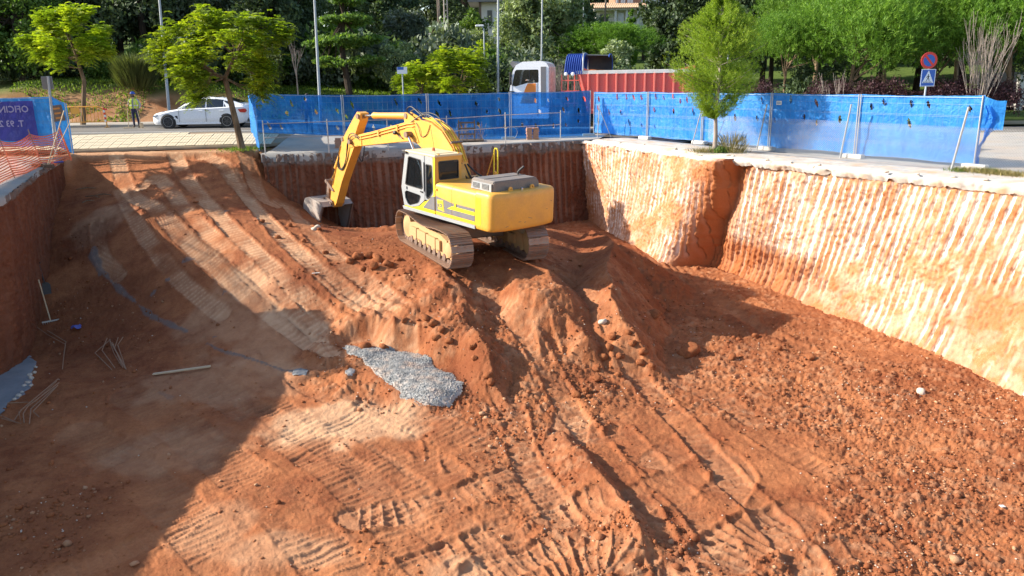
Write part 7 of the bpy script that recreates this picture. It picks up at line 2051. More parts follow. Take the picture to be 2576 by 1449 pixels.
# pines on the right
pm = [pine('pine_crown%d' % i, 301 + i, 3.0, 2.35, 2.75, 5200, lump=22, length=.36, nlen=.19) for i in range(2)]
for m_, _ in pm: m_.materials.append(M['pine'])
ptr = [limbs(c_, (0, 0, -.2), (.2, 0, 3.0), .12, 5 + i, 7, fork=.45).build('trunk', M['bark'], None, smooth=True) for i, (m_, c_) in enumerate(pm)]
ptm = [o.data for o in ptr]
for o in ptr: bpy.data.objects.remove(o)
def putpine(label, px, pyc, Y, wpx, i, rz=0, hs_=1.0, zc=None):
    ppm = FPX / (Y * math.cos(PITCH) + 1); s = wpx / ppm / 6.0; z0 = Gf(PY(px, pyc, Y).x, Y)
    root = empty('umbrella_pine', (PY(px, pyc, Y).x, Y, z0), rz, label, 'pine tree', None)
    cz = zat(px, pyc, Y) - z0
    root.scale = (s, s, s * hs_)
    o = link('crown', pm[i][0], None, root); o.location = (0, 0, cz / (s * hs_) - 3.0)
    t = link('trunk', ptm[i], None, root); t.scale = (1, 1, max(.4, cz / (s * hs_) / 3.0))
    return root
putpine('bright green umbrella pine behind the red truck body', 1535, 112, 56, 240, 0, 0, .52)
putpine('pine with pale green crown just right of the young pine', 1985, 110, 48, 190, 1, 1, 1.05)
putpine('broad umbrella pine in the middle of the right-hand row', 2165, 100, 46.5, 330, 0, 2, .95)
putpine('large umbrella pine behind the round no-parking sign', 2370, 85, 48, 330, 1, 3.3, 1.0)
putpine('umbrella pine at the right edge of the photo', 2545, 75, 45.5, 300, 0, 4.4, 1.05)
putpine('pine at the back of the row, left of the broad pine', 2050, 40, 56, 250, 1, 5, .95)
putpine('pine at the back of the row, above the broad pine', 2250, 25, 57, 260, 0, 1.5, .95)
putpine('pine at the back of the row, above the large pine', 2440, 10, 58, 260, 1, 2.5, .95)
putpine('dark pine beyond the right frame edge', 2720, 60, 46, 300, 1, .5, 1.0)
# young Aleppo pine in front of the fence
b2 = P(1797, 384, .02)
rng = np.random.default_rng(77); hgt_ = zat(1800, -12, b2.y); z_lo = zat(1800, 285, b2.y)
ns = 7800; t = rng.random(ns); a = rng.random(ns) * 6.283
prof = np.interp(t, [0, .12, .3, .5, .72, .88, 1.0], [.35, 1.05, 1.5, 1.42, .95, .52, .10])
br = rng.integers(0, 90, ns); bt_ = rng.random(90); ba = rng.random(90) * 6.283; bl = .55 + .75 * rng.random(90)
use = rng.random(ns) < .93
t = np.where(use, np.clip(bt_[br] + rng.normal(size=ns) * .045, 0, 1), t); a = np.where(use, ba[br] + rng.normal(size=ns) * .22, a)
prof = np.interp(t, [0, .12, .3, .5, .72, .88, 1.0], [.35, 1.05, 1.5, 1.42, .95, .52, .10]) * np.where(use, bl[br], .9)
q = rng.random(ns) ** .6
Cc = np.stack([np.cos(a) * prof * q, np.sin(a) * prof * q, z_lo + (hgt_ - z_lo) * t + .55 * q * prof * .6 - .25], -1)
dd_ = np.stack([np.cos(a) * .75, np.sin(a) * .75, np.full(ns, .75)], -1) + rng.normal(size=(ns, 3)) * .25
me = shoots('aleppo', 9, Cc, dd_, .20, 12, .10, .0065, .5, np.clip(.3 + .5 * rng.random(ns), 0, 1))
tm_ = MB(); tm_.tube([(0, 0, -.1), (.02, 0, .6), (-.02, 0, 1.3), (.04, 0, 2.4), (.06, 0, hgt_ - .3)], [.095, .075, .065, .045, .012], 9)
for k in range(60):
    zz = z_lo - .1 + (hgt_ - z_lo - .2) * bt_[k]; r_ = 1.1 * bl[k] * np.interp(bt_[k], [0, .12, .3, .5, .72, .88, 1.0], [.35, 1.05, 1.5, 1.42, .95, .52, .10])
    o = Vector((.03, 0, zz - .15)); e = Vector((math.cos(ba[k]) * r_, math.sin(ba[k]) * r_, zz + .35 * r_)); tm_.tube([o, o.lerp(e, .5) - Vector((0, 0, .06)), e], [.022, .014, .005], 5, cap=False)
tree('young_pine', 'slender young pine with bright feathery crown at the pit edge before the blue fence', 'pine tree', b2, me, 'aleppo', tm_, 'bark_pale')
spiky(1842, 378, 325, b2.y - .1, 90, 'dry', 'dry weedy shrub at the foot of the young pine', 'dry_shrub', 63, 420, 'shrub', .006)
tufts('weeds', [b2 + Vector((.25, -.1, 0)), b2 + Vector((.1, -.2, 0))], 350, .22, .12, 'green_leaf', 'small green ivy clump at the foot of the young pine trunk', 'weeds', 5, w=.02)
tufts('dry_weeds', [b2 + Vector((-.5, 0, 0)), b2 + Vector((-.2, -.1, 0)), b2 + Vector((.7, -.3, 0))], 700, .20, .2, 'dry', 'dry brown weeds along the ledge under the young pine', 'weeds', 6, w=.006)
tufts('dry_weeds', [P(px, 431 + (px - 2440) * .11, .02) for px in range(2440, 2580, 12)], 1800, .13, .22, 'dry', 'dry weeds on the ledge at the right end of the fence', 'weeds', 7, w=.007)
tufts('weeds', [P(2475, 433, .02), P(2500, 437, .02), P(2410, 432, .02)], 500, .13, .15, 'grass', 'green weeds at the foot of the last concrete fence foot', 'weeds', 8, w=.007)
# purple shrubs below the pines
pu, pcl = broad('purple', 241, 1.15, .85, .8, 34, 7000, .045, lo=-.3, rad=.4); pu.materials.append(M['purple'])
spots = [(1905, 205, 44, .9, 'purple-leaved shrub just right of the young pine crown'), (2060, 205, 44, .9, 'purple-leaved shrub under the middle pines, left one'), (2110, 200, 45, .8, 'purple-leaved shrub beside the bare grey stems under the broad pine'), (2255, 195, 44, 1.1, 'purple-leaved shrub just left of the pedestrian crossing sign'), (2385, 180, 43, 1.3, 'large purple-leaved shrub right of the pedestrian crossing sign'), (2440, 190, 43.5, 1.3, 'purple-leaved shrub behind the tall bare stems'), (2520, 215, 42.6, .9, 'dark purple shrub beside the fence end'), (1585, 175, 47, 1.3, 'purple-leaved shrub standing behind the red truck body'), (1650, 180, 47.5, 1.1, 'purple-leaved shrub left of the young pine, behind the truck'), (2175, 205, 44.5, .9, 'purple-leaved shrub at the foot of the broad pine trunk')]
for px, py, Y, s, lab in spots:
    b = GP(px, py, Y, 0); zc = zat(px, py, Y) - b.z; o = link('purple_shrub', pu); o.location = b; sc_ = s; o.scale = (sc_, sc_, min(1.25, max(sc_, (zc + .6) / 1.9))); o.rotation_euler = (0, 0, px * .37); tag(o, lab, 'shrub', 'purple shrubs below the pines')
bare(2470, 235, 50, 42.4, 'tall shrub of bare grey stems near the right fence end', 11, r=.028, name='bare_shrub', multi=16, depth=2, spread=.25, cat='bare shrub')
bare(2105, 235, 160, 43, 'short bare grey stems under the broad pine', 12, r=.02, name='bare_shrub', multi=9, depth=1, spread=.25, cat='bare shrub')
bare(1425, 240, 150, 46, 'dense dry bramble stems between truck cab and body', 13, r=.02, name='bramble', multi=34, depth=2, spread=.3, cat='bramble')
# palms
def palm(px, pyc, Y, s, label, seed):
    b = GP(px, pyc, Y, -.1); h = zat(px, pyc, Y) - b.z; rng = np.random.default_rng(seed); n = 46
    root = empty('palm', b, 0, label, 'palm'); C = []; U = []; W = []; T = []
    for i in range(n):
        a = rng.random() * 6.283; el = rng.uniform(-.4, 1.2); L = s
        for j in range(8):
            t = (j + .5) / 8; p = np.array([math.cos(a) * math.cos(el) * L * t, math.sin(a) * math.cos(el) * L * t, h + math.sin(el) * L * t - .5 * L * t * t]); d = np.array([math.cos(a), math.sin(a), math.sin(el) - t]); d /= np.linalg.norm(d); sd = np.array([-math.sin(a), math.cos(a), 0])
            for sg in (1, -1):
                u = d * .5 + sd * sg * .8 + np.array([0, 0, -.3]); u /= np.linalg.norm(u); l = s * .22 * (1 - .5 * t); C.append(p + u * l * .5); U.append(u * l * .5); W.append(d * .03 * s); T.append(rng.random())
    link('fronds', diamonds('fronds', np.array(C), np.array(U), np.array(W), np.array(T)), M['green_leaf'], root)
    MB().tube([(0, 0, 0), (0, 0, h)], [.22, .16], 8).build('trunk', M['bark_dark'], root, smooth=True)
palm(1512, 58, 84, 2.2, 'palm with arching fronds in front of the brick house', 1)
palm(1240, 185, 54, 1.3, 'small palm left of the poplar behind the crossing sign', 2)
# grass on the banks (uncountable)
rng = np.random.default_rng(55); n = 42000
gxs = rng.uniform(-30, 9, n); gys = 46.2 + rng.random(n) ** 1.3 * 9.0
keep = vnoise(gxs * .35, gys * .6, 4) + (gys - 47.5) * .25 + .25 > np.where(gxs < -17, .25, 0)
gxs, gys = gxs[keep], gys[keep]; n = len(gxs)
Pz = np.stack([gxs, gys, G(gxs, gys) - .1], -1); hh = rng.uniform(.07, .22, (n, 1))
U = unit(np.concatenate([rng.normal(size=(n, 2)) * .35, np.ones((n, 1))], 1)) * hh * .5
tag(link('bank_grass', diamonds('bank_grass', Pz + U, U, unit(np.cross(U, rng.normal(size=(n, 3)))) * .03, rng.random(n)), M['grass']), 'grass covering the bank behind the street', 'grass', None, 'stuff')

# ================================================================== POLES, SIGNS
M['lamp_grey'] = paint('lamp_post_grey', (.34, .37, .40), .45, .2, (.4, .38, .35), bump=0)
M['pole_brown'] = paint('wood_pole', (.16, .13, .11), .8, .3)
M['sign_blue'] = paint('sign_blue', (.015, .10, .42), .4, .12, (.3, .3, .3), bump=0)
M['sign_white'] = paint('sign_white', (.74, .75, .76), .4, .1, (.5, .5, .5), bump=0)
M['sign_red'] = paint('sign_red', (.62, .03, .02), .4, .1, (.4, .2, .2), bump=0)
M['sign_black'] = paint('sign_black', (.012, .012, .014), .5, .05, bump=0)
def lamp(px, py, px1, Y, label, r=.075, h=9.0, group='tall grey street lamp posts', name='street_lamp', z=None, arm=True):
    b = GP(px, py, Y, 0); tpx = PY(px1, 0, Y)
    slope = (tpx.x - b.x) / (tpx.z - b.z)
    root = empty(name, b, 0, label, 'street lamp', group)
    MB().tube([(0, 0, 0), (slope * h * .5, 0, h * .5), (slope * h, 0, h)], [r * 1.15, r * .85, r * .6], 12).build('pole', M['lamp_grey'], root, smooth=True)
    MB().lathe([(r * 2, 0), (r * 2, .03), (r * 1.3, .05)], (0, 0, 0), Z_, 12).build('base_plate', M['lamp_grey'], root)
    if arm:
        MB().tube([(slope * h, 0, h), (slope * h, -.6, h + .25), (slope * h, -1.2, h + .3)], .03, 8).build('arm', M['lamp_grey'], root, smooth=True)
        MB().box((slope * h, -1.45, h + .28), (.26, .65, .12), bev=.04).build('lamp_head', M['lamp_grey'], root)
    return root
lamp(423, 268, 401, 43.4, 'leaning grey lamp post behind the white car bonnet')
lamp(803, 248, 791, 43.6, 'grey lamp post rising behind the left end of the blue fence')
lamp(1251, 245, 1253, 43.4, 'grey lamp post just left of the white truck cab', .07)
lamp(1361, 215, 1364, 49.0, 'slim pale lamp post rising from behind the truck cab', .055)
lamp(1466, 150, 1468, 78.0, 'thin distant lamp post left of the brick house', .06)
lamp(1838, 30, 1840, 60.0, 'distant lamp post top seen behind the young pine', .07, 12)
# small lantern lamp on the hill street
b = GP(1221, 245, 50, 0); h = zat(1221, 72, 50) - b.z
root = empty('small_street_lamp', b, 0, 'small street lamp with flat head above the pedestrian sign', 'street lamp')
MB().tube([(0, 0, 0), (0, 0, h)], [.055, .04], 10).build('pole', M['lamp_grey'], root, smooth=True)
MB().tube([(0, 0, h), (-.15, 0, h + .12), (-.3, 0, h + .16)], .025, 8).build('arm', M['lamp_grey'], root)
MB().box((-.25, 0, h + .17), (.52, .22, .12), bev=.05).build('lamp_head', M['sign_white'], root)
def walker_sign(parent, w, h, y, mirror=1, big=True):
    """blue plate with white triangle and walking figure over stripes"""
    b = MB(); b.box((0, 0, 0), (w, .02, h), bev=.008); pl = b.build('plate', M['sign_blue'], parent); pl.location = (0, y, 0)
    e = MB(); e.prism([(-w / 2, -h / 2), (w / 2, -h / 2), (w / 2, h / 2), (-w / 2, h / 2)], (0, -.014, 0), X, Z_, Y_, .004, holes=[[(-w / 2 + .02, -h / 2 + .02), (w / 2 - .02, -h / 2 + .02), (w / 2 - .02, h / 2 - .02), (-w / 2 + .02, h / 2 - .02)]]); e.build('border', M['sign_white'], pl)
    tb0 = -h * .30
    b = MB(); b.prism([(-w * .40, tb0), (w * .40, tb0), (0, h * .43)], (0, -.015, 0), X, Z_, Y_, .004); b.build('triangle', M['sign_white'], pl)
    f = MB(); k = w / .6
    f.lathe([(.022 * k, 0), (.022 * k, .003)], (0, -.017, .12 * k), -Y_, 10)
    f.prism([(-.025 * k, .09 * k), (.02 * k, .09 * k), (.025 * k, .0), (-.02 * k, .0)], (0, -.019, 0), X, Z_, Y_, .004)
    f.prism([(-.015 * k, .01 * k), (.01 * k, .0), (-.05 * k, -.13 * k), (-.075 * k, -.13 * k)], (0, -.0192, 0), X, Z_, Y_, .004)
    f.prism([(-.005 * k, .01 * k), (.022 * k, .01 * k), (.07 * k, -.12 * k), (.045 * k, -.13 * k)], (0, -.0194, 0), X, Z_, Y_, .004)
    f.prism([(-.02 * k, .08 * k), (-.01 * k, .06 * k), (-.07 * k, .0), (-.08 * k, .015 * k)], (0, -.0196, 0), X, Z_, Y_, .004)
    f.prism([(.015 * k, .08 * k), (.02 * k, .06 * k), (.07 * k, .03 * k), (.07 * k, .045 * k)], (0, -.0198, 0), X, Z_, Y_, .004)
    f.build('figure', M['sign_black'], pl)
    for i in range(6):
        x0 = (-.2 + .068 * i) * k; st = MB(); st.prism([(x0, tb0 + .005), (x0 + .022 * k, tb0 + .005), (x0 * .8 + .022 * k, tb0 + .06 * k), (x0 * .8, tb0 + .06 * k)], (0, -.0205, 0), X, Z_, Y_, .003); st.build('stripe', M['sign_black'], pl)
    return pl
# pedestrian sign on the lamp
z1 = zat(1221, 184, 50) - b.z if False else None
sg = empty('pedestrian_sign', (b.x if False else root.location.x, 49.88, zat(1221, 184, 49.9)), 0, 'small blue pedestrian crossing sign on the small street lamp', 'sign')
walker_sign(sg, .46, .5, 0)
sp = empty('speed_sign', (root.location.x, 49.88, zat(1221, 211, 49.9)), 0, 'small round 30 sign with plate beneath the pedestrian sign', 'sign')
MB().lathe([(.19, 0), (.19, .015)], (0, 0, 0), -Y_, 20).build('red_rim', M['sign_red'], sp); MB().lathe([(.145, .016), (.145, .02)], (0, 0, 0), -Y_, 20).build('face', M['sign_white'], sp)
me = text_mesh('30', .2, .002, .006); me.materials.append(M['sign_black']); o = bpy.data.objects.new('number', me); COL.objects.link(o); o.parent = sp; o.location = (-.115, -.024, -.07); o.rotation_euler = (math.pi / 2, 0, 0)
MB().box((0, 0, -.29), (.34, .015, .15)).build('plate', M['sign_white'], sp)
# sign pair at the right
by = 40.9; bb_ = GP(2331, 235, 26.0, 0)
yy_ = 27.0; q = PY(2337, 152, yy_); q2 = PY(2334, 194, yy_ - .0); rootp = empty('no_parking_sign', (q2.x, yy_, .02), 0, 'round red and blue no-parking sign above the pedestrian plate on the right', 'sign')
ppm = FPX / (yy_ * math.cos(PITCH) + .6)
MB().tube([(-.04, .04, 0), (.0, .04, q2.z), (.06, .04, q.z + .2)], .03, 10).build('pole', M['lamp_grey'], rootp, smooth=True)
R_ = 20 / ppm
b = MB(); b.lathe([(R_, 0), (R_, .02)], (q.x - q2.x, 0, q.z - .02), -Y_, 32); dsk = b.build('red_disc', M['sign_red'], rootp)
b = MB(); b.lathe([(R_ * .70, .021), (R_ * .70, .024)], (q.x - q2.x, 0, q.z - .02), -Y_, 32); b.build('blue_face', M['sign_blue'], dsk)
MB().box((q.x - q2.x, -.027, q.z - .02), (R_ * .26, .003, R_ * 1.46), Matrix.Rotation(-.72, 3, 'Y')).build('red_bar', M['sign_red'], dsk)
sg = empty('pedestrian_sign', (q2.x, yy_ - .01, q2.z - .02), 0, 'large blue pedestrian crossing plate below the no-parking sign', 'sign')
walker_sign(sg, 35 / ppm, 41 / ppm, 0)
# bus-stop like sign in front of the paired jacarandas, partly hidden
b = GP(1015, 245, 41.9, 0); h = zat(1015, 178, 41.9) - b.z
root = empty('blue_white_sign', b, 0, 'blue and white sign on a grey post half hidden in the jacaranda leaves', 'sign')
MB().cyl(Vector((0, 0, 0)), Vector((0, 0, h + .2)), .035, 10).build('pole', M['lamp_grey'], root, smooth=True)
MB().box((.0, -.04, h + .02), (.52, .02, .34)).build('plate', M['sign_white'], root); MB().box((-.08, -.055, h + .12), (.32, .01, .14)).build('blue_panel', M['sign_blue'], root)
# square sign seen from the back on the left pavement
b = P(142, 372, .30); b = Vector((PY(139, 372, lf_end.y - .5).x, lf_end.y - .5, .05)); h = PY(124, 212, b.y).z
root = empty('square_sign', b, 0, 'square traffic sign seen from behind above the blue screen on the left', 'sign')
tpx = PY(124, 212, b.y).x - b.x
MB().tube([(0, 0, 0), (tpx, 0, h + .25)], .05, 8).build('pole', M['lamp_grey'], root, smooth=True)
MB().box((tpx - .10, .03, h), (.40, .03, .46), bev=.01).build('plate', M['dkgrey'], root)
MB().prism([(-.21, -.24), (.21, -.24), (.21, .24), (-.21, .24)], (tpx - .10, .05, h), X, Z_, Y_, .02, holes=[[(-.19, -.22), (.19, -.22), (.19, .22), (-.19, .22)]]).build('rim', M['galv'], root)
# lattice mast and telegraph poles on the hill
b = GP(1123, 80, 120, 0); root = empty('lattice_mast', b, 0, 'pale concrete lattice mast beside the climbing street', 'mast'); hM = 14
for x in (-.28, .28): MB().tube([(x, 0, 0), (x * .6, 0, hM)], .10, 6).build('leg', M['conc'], root)
for k in range(16): MB().box((0, 0, .5 + k * .85), (.55 * (1 - .025 * k), .12, .16)).build('rung', M['conc'], root)
for px, Y, lab in ((1104, 118, 'dark telegraph pole left of the lattice mast'), (1108, 123, 'thin dark pole right beside the left telegraph pole')):
    b = GP(px, 100, Y, 0); o = MB().tube([(0, 0, 0), (0, 0, 13)], .12, 6).build('telegraph_pole', M['pole_brown'], smooth=True); o.location = b; tag(o, lab, 'pole')
b = GP(1517, 80, 80, 0); o = MB().tube([(0, 0, 0), (.3, 0, 10)], .08, 6).build('telegraph_pole', M['pole_brown'], smooth=True); o.location = b; tag(o, 'thin brown pole in front of the brick house', 'pole')
wv = MB()
for k in range(3):
    a = PY(1123, -30 - 20 * k, 120); c_ = PY(1255 + 60 * k, -40, 90); wv.tube([a, a.lerp(c_, .5) - Vector((0, 0, 1.2)), c_], .02, 3, cap=False)
tag(wv.build('overhead_wires', M['black']), 'thin dark overhead wires between the mast and the houses', 'wires', None, 'stuff')

# ================================================================== HOUSES ON THE HILL
M['brick'] = NT('brick_wall', .9, .1)
bt2 = M['brick'].N('TexBrick'); bt2.inputs['Color1'].default_value = (.28, .11, .06, 1); bt2.inputs['Color2'].default_value = (.36, .16, .09, 1); bt2.inputs['Mortar'].default_value = (.4, .34, .28, 1); bt2.inputs['Scale'].default_value = 2.5
mp_ = M['brick'].N('Mapping'); mp_.inputs['Rotation'].default_value = (math.pi / 2, 0, 0); M['brick'].L(M['brick'].coords(), mp_.inputs[0]); M['brick'].L(mp_.outputs[0], bt2.inputs['Vector']); M['brick'].col(bt2.outputs[0]); M['brick'] = M['brick'].m
M['wallwhite'] = conc('white_render', (.60, .58, .54), (.70, .68, .64), (.4, .36, .3), .3, .6, .1)
M['rooftile'] = conc('clay_roof_tile', (.45, .28, .17), (.60, .42, .28), (.3, .2, .14), .5, 1.5)
M['dkwin'] = paint('dark_window', (.02, .025, .03), .15, .05, bump=0)
M['shutter'] = paint('white_shutter', (.66, .66, .66), .6, .1)
def upx(Y): return (Y * math.cos(PITCH) + 1) / FPX
# brick house
Yh = 96; u = upx(Yh); o0 = PY(1495, 66, Yh); root = empty('brick_house', o0, .0, 'brick and white house with clay tile roof on the hill, top centre', 'house')
def rx(px): return (px - 1495) * u
def rzz(py): return (66 - py) * u
b = MB(); b.box2((rx(1500), .6, -2), (rx(1700), 7, rzz(28)),); b.build('ground_floor_wall', M['wallwhite'], root)
b = MB(); b.box2((rx(1548), 1.2, rzz(14)), (rx(1612), 7, rzz(-60))); b.build('upper_floor_wall', M['brick'], root)
b = MB(); b.box2((rx(1612) + .01, 1.25, rzz(20)), (rx(1700), 7, rzz(-45))); b.build('upper_floor_wall', M['wallwhite'], root)
MB().box2((rx(1492), -.9, rzz(30)), (rx(1625), 1.2, rzz(27.5))).build('eaves', M['wallwhite'], root)
rt_ = None; nt_ = 30
slope_l = Vector((0, 2.4, rzz(12) - rzz(27)))
for k in range(nt_):
    x = rx(1490) + (rx(1626) - rx(1490)) * k / nt_
    if rt_ is None:
        m_ = MB(); m_.tube([(0, 0, 0), tuple(slope_l)], .115, 6); oo = m_.build('roof_tile_row', M['rooftile'], root, smooth=True); rt_ = oo.data
    else: oo = link('roof_tile_row', rt_, None, root)
    oo.location = (x, -1.0, rzz(27.5) + .05)
for px0, px1, py0, py1, m_ in ((1562, 1573, -4, 12, 'shutter'), (1578, 1592, -6, 13, 'shutter'), (1550, 1556, -4, 12, 'shutter')):
    w = MB(); w.box2((rx(px0), 1.12, rzz(py1)), (rx(px1), 1.22, rzz(py0))); wo = w.build('window', M[m_], root); MB().box2((rx(px0) + .1, 1.09, rzz(py1) + .1), (rx((px0 + px1) / 2) - .05, 1.125, rzz(py0) - .1)).build('pane', M['shutter'], wo); MB().box2((rx((px0 + px1) / 2) - .03, 1.08, rzz(py1)), (rx((px0 + px1) / 2) + .03, 1.12, rzz(py0))).build('mullion', M['galv'], wo)
MB().box2((rx(1510), .52, rzz(60)), (rx(1530), .62, rzz(38))).build('dark_opening', M['dkwin'], root)
for px in (1545, 1572, 1600): MB().box2((rx(px) - .12, -.7, -2), (rx(px) + .12, -.45, rzz(30))).build('porch_column', M['wallwhite'], root)
MB().box2((rx(1552), -.2, rzz(64)), (rx(1566), -.1, rzz(36))).build('white_awning', M['shutter'], root)
# white house
Yh = 112; u = upx(Yh); o0 = PY(1200, 72, Yh)
root = empty('white_house', o0, 0, 'white house with dark flat roof and dark door on the hill', 'house')
rx = lambda px: (px - 1200) * u; rzz = lambda py: (72 - py) * u
MB().box2((rx(1210), 0, -2), (rx(1256), 7, rzz(12))).build('wall', M['wallwhite'], root); MB().box2((rx(1180), -1.4, rzz(12)), (rx(1262), 8, rzz(6))).build('flat_roof', M['dkgrey'], root)
MB().prism([(rx(1188), rzz(6)), (rx(1262), rzz(6)), (rx(1262), rzz(-4)), (rx(1205), rzz(-4))], (0, -1.2, 0), X, Z_, Y_, 8).build('upper_roof', M['kerb'], root)
MB().box2((rx(1226), -.06, rzz(58)), (rx(1238), .04, rzz(30))).build('door', M['dkwin'], root); MB().box2((rx(1206), -.9, rzz(70)), (rx(1212), -.6, rzz(12))).build('porch_column', M['wood_dark'], root)
for k in range(9): MB().box((rx(1224) + k * .32, -.5, rzz(66)), (.04, .04, .8)).build('baluster', M['black'], root)
MB().box2((rx(1222), -.53, rzz(60)), (rx(1250), -.47, rzz(59))).build('balcony_rail', M['black'], root)
# garden wall with red coping
Yh = 66; u = upx(Yh); o0 = PY(1228, 160, Yh); root = empty('garden_wall', o0, 0, 'white garden wall with terracotta coping beside the third lamp post', 'wall')
MB().box2((0, 0, -3), (26 * u, .3, 10 * u)).build('wall', M['wallwhite'], root); MB().box2((-.1, -.08, 10 * u), (26 * u + .1, .38, 14 * u)).build('coping', M['rooftile'], root)
# white gate pier and dark van shape at the far right
b = GP(2566, 232, 60, 0); o = MB().box((0, 0, 1.1), (.5, .4, 2.6), bev=.03).build('gate_pier', M['wallwhite']); o.location = b; tag(o, 'white gate pier at the far right behind the lawn', 'pier')
b = GP(2540, 225, 62, 0); o = MB().box((0, 0, 1.2), (3.8, .15, 2.6)).build('dark_gate', M['dkgrey']); o.location = b; tag(o, 'dark metal gate at the far right under the pines', 'gate')
# cars on the hill street
M['car_dark'] = paint('dark_car_paint', (.02, .028, .04), .2, .1, bump=0)
def far_car(px, py, Y, label, paint_m):
    p = PY(px, py, Y); root = empty('parked_car', p, 0, label, 'car')
    b = MB(); b.prism([(-.82, .25), (.82, .25), (.86, .6), (.84, .95), (.66, 1.50), (-.66, 1.50), (-.84, .95), (-.86, .6)], (0, 0, 0), X, Z_, Y_, 4.0); b.build('body', M[paint_m], root, smooth=False)
    b = MB(); b.prism([(-.74, .98), (.74, .98), (.62, 1.40), (-.62, 1.40)], (0, -.03, 0), X, Z_, Y_, .03); b.build('rear_window', M['dkwin'], root)
    for s in (-1, 1):
        MB().box((s * .72, -.03, .82), (.18, .04, .22)).build('tail_light', M['red_lens'], root)
        for y in (.7, 3.2): MB().lathe([(.31, -.1), (.31, .1)], (s * .76, y, .31), X, 14).build('wheel', M['rubber'], root)
        MB().box((s * .98, 2.6, 1.05), (.2, .1, .14)).build('mirror', M[paint_m], root)
    MB().box((0, -.04, .62), (.5, .03, .12)).build('number_plate', M['sign_white'], root)
far_car(1099, 101, 165, 'dark car parked far up the climbing street', 'car_dark')
far_car(1096, 146, 92, 'grey van partly hidden by jacaranda leaves on the climbing street', 'galv_dark')
# ================================================================== LOOSE EARTH, STONES, CONCRETE
def ico_base():
    bm = bmesh.new(); bmesh.ops.create_icosphere(bm, subdivisions=1, radius=1); v = np.array([list(x.co) for x in bm.verts]); bm.verts.index_update(); f = np.array([[q.index for q in x.verts] for x in bm.faces]); bm.free(); return v, f
IV, IF = ico_base()
def clods(name, pos, size, mat, attr=None, seed=1, kind='stuff', flat=.7):
    rng = np.random.default_rng(seed); n = len(pos); nv = len(IV)
    V = IV[None] * (1 + rng.uniform(-.32, .32, (n, nv, 1))); V = V * (size[:, None, None] * rng.uniform(.6, 1.25, (n, 1, 3))); V[:, :, 2] *= flat
    a = rng.random(n) * 6.283; c, s = np.cos(a)[:, None], np.sin(a)[:, None]; x = V[:, :, 0] * c - V[:, :, 1] * s; y = V[:, :, 0] * s + V[:, :, 1] * c; V = np.stack([x, y, V[:, :, 2]], -1)
    V = V + pos[:, None, :]; F = IF[None] + (np.arange(n) * nv)[:, None, None]
    me = np_mesh(name, V.reshape(-1, 3), F.reshape(-1, 3), {k: ('POINT', np.repeat(v, nv)) for k, v in (attr or {}).items()})
    o = link(name, me, mat); 
    if kind: o['kind'] = kind
    return o
rng = np.random.default_rng(5)
okm = (H > -4.95) & (OUT3 < -.1) & (OUT4 < -.3) & (OUT1 < -.25)
okm &= ~((OUT2 > -.1) & (GX < LIP[-1].x + .4))
# vertex density already follows the view distance, so weights are per vertex
wgt = okm * np.clip(.05 + .65 * loose + 1.1 * np.clip(RED_A, 0, 1), 0, 2) * (1 - .8 * np.clip(TRK_MASK, 0, 1)) * np.clip(.4 + 2.2 * np.maximum(0, fbm(GX, GY, .7, 3, 150) + .1), .15, 3) * (1 + .5 * (GY < 20))
wv_ = wgt.ravel(); wv_ = wv_ / wv_.sum()
sel = rng.choice(wv_.size, 22000, replace=False, p=wv_)
sz = np.clip(np.exp(rng.normal(math.log(.017), .55, len(sel))), .010, .085)
pos = np.stack([GX.ravel()[sel], GY.ravel()[sel], H.ravel()[sel] + sz * .25], -1)
clods('soil_clods', pos, sz, M_SOIL, {'pale': np.clip(PALE_A.ravel()[sel] * .4 + (rng.random(len(sel)) < .12) * .8, 0, 1), 'red': np.clip(RED_A.ravel()[sel] * .7 + .2 * rng.random(len(sel)), 0, 1)}, 6)
bpy.data.objects['soil_clods']['label'] = 'crumbled red earth clods scattered over the pit floor'; bpy.data.objects['soil_clods']['category'] = 'clods'
# pale gravel flecks
sel = rng.choice(wv_.size, 1300, replace=False, p=wv_); sz = rng.uniform(.008, .022, len(sel))
pos = np.stack([GX.ravel()[sel], GY.ravel()[sel], H.ravel()[sel] + sz * .4], -1)
M['pale_stone'] = conc('pale_stone', (.45, .38, .30), (.62, .56, .48), (.42, .22, .12), .5, 4)
o = clods('pale_pebbles', pos, sz, M['pale_stone'], None, 8); tag(o, 'small pale pebbles strewn over the pit floor', 'pebbles')
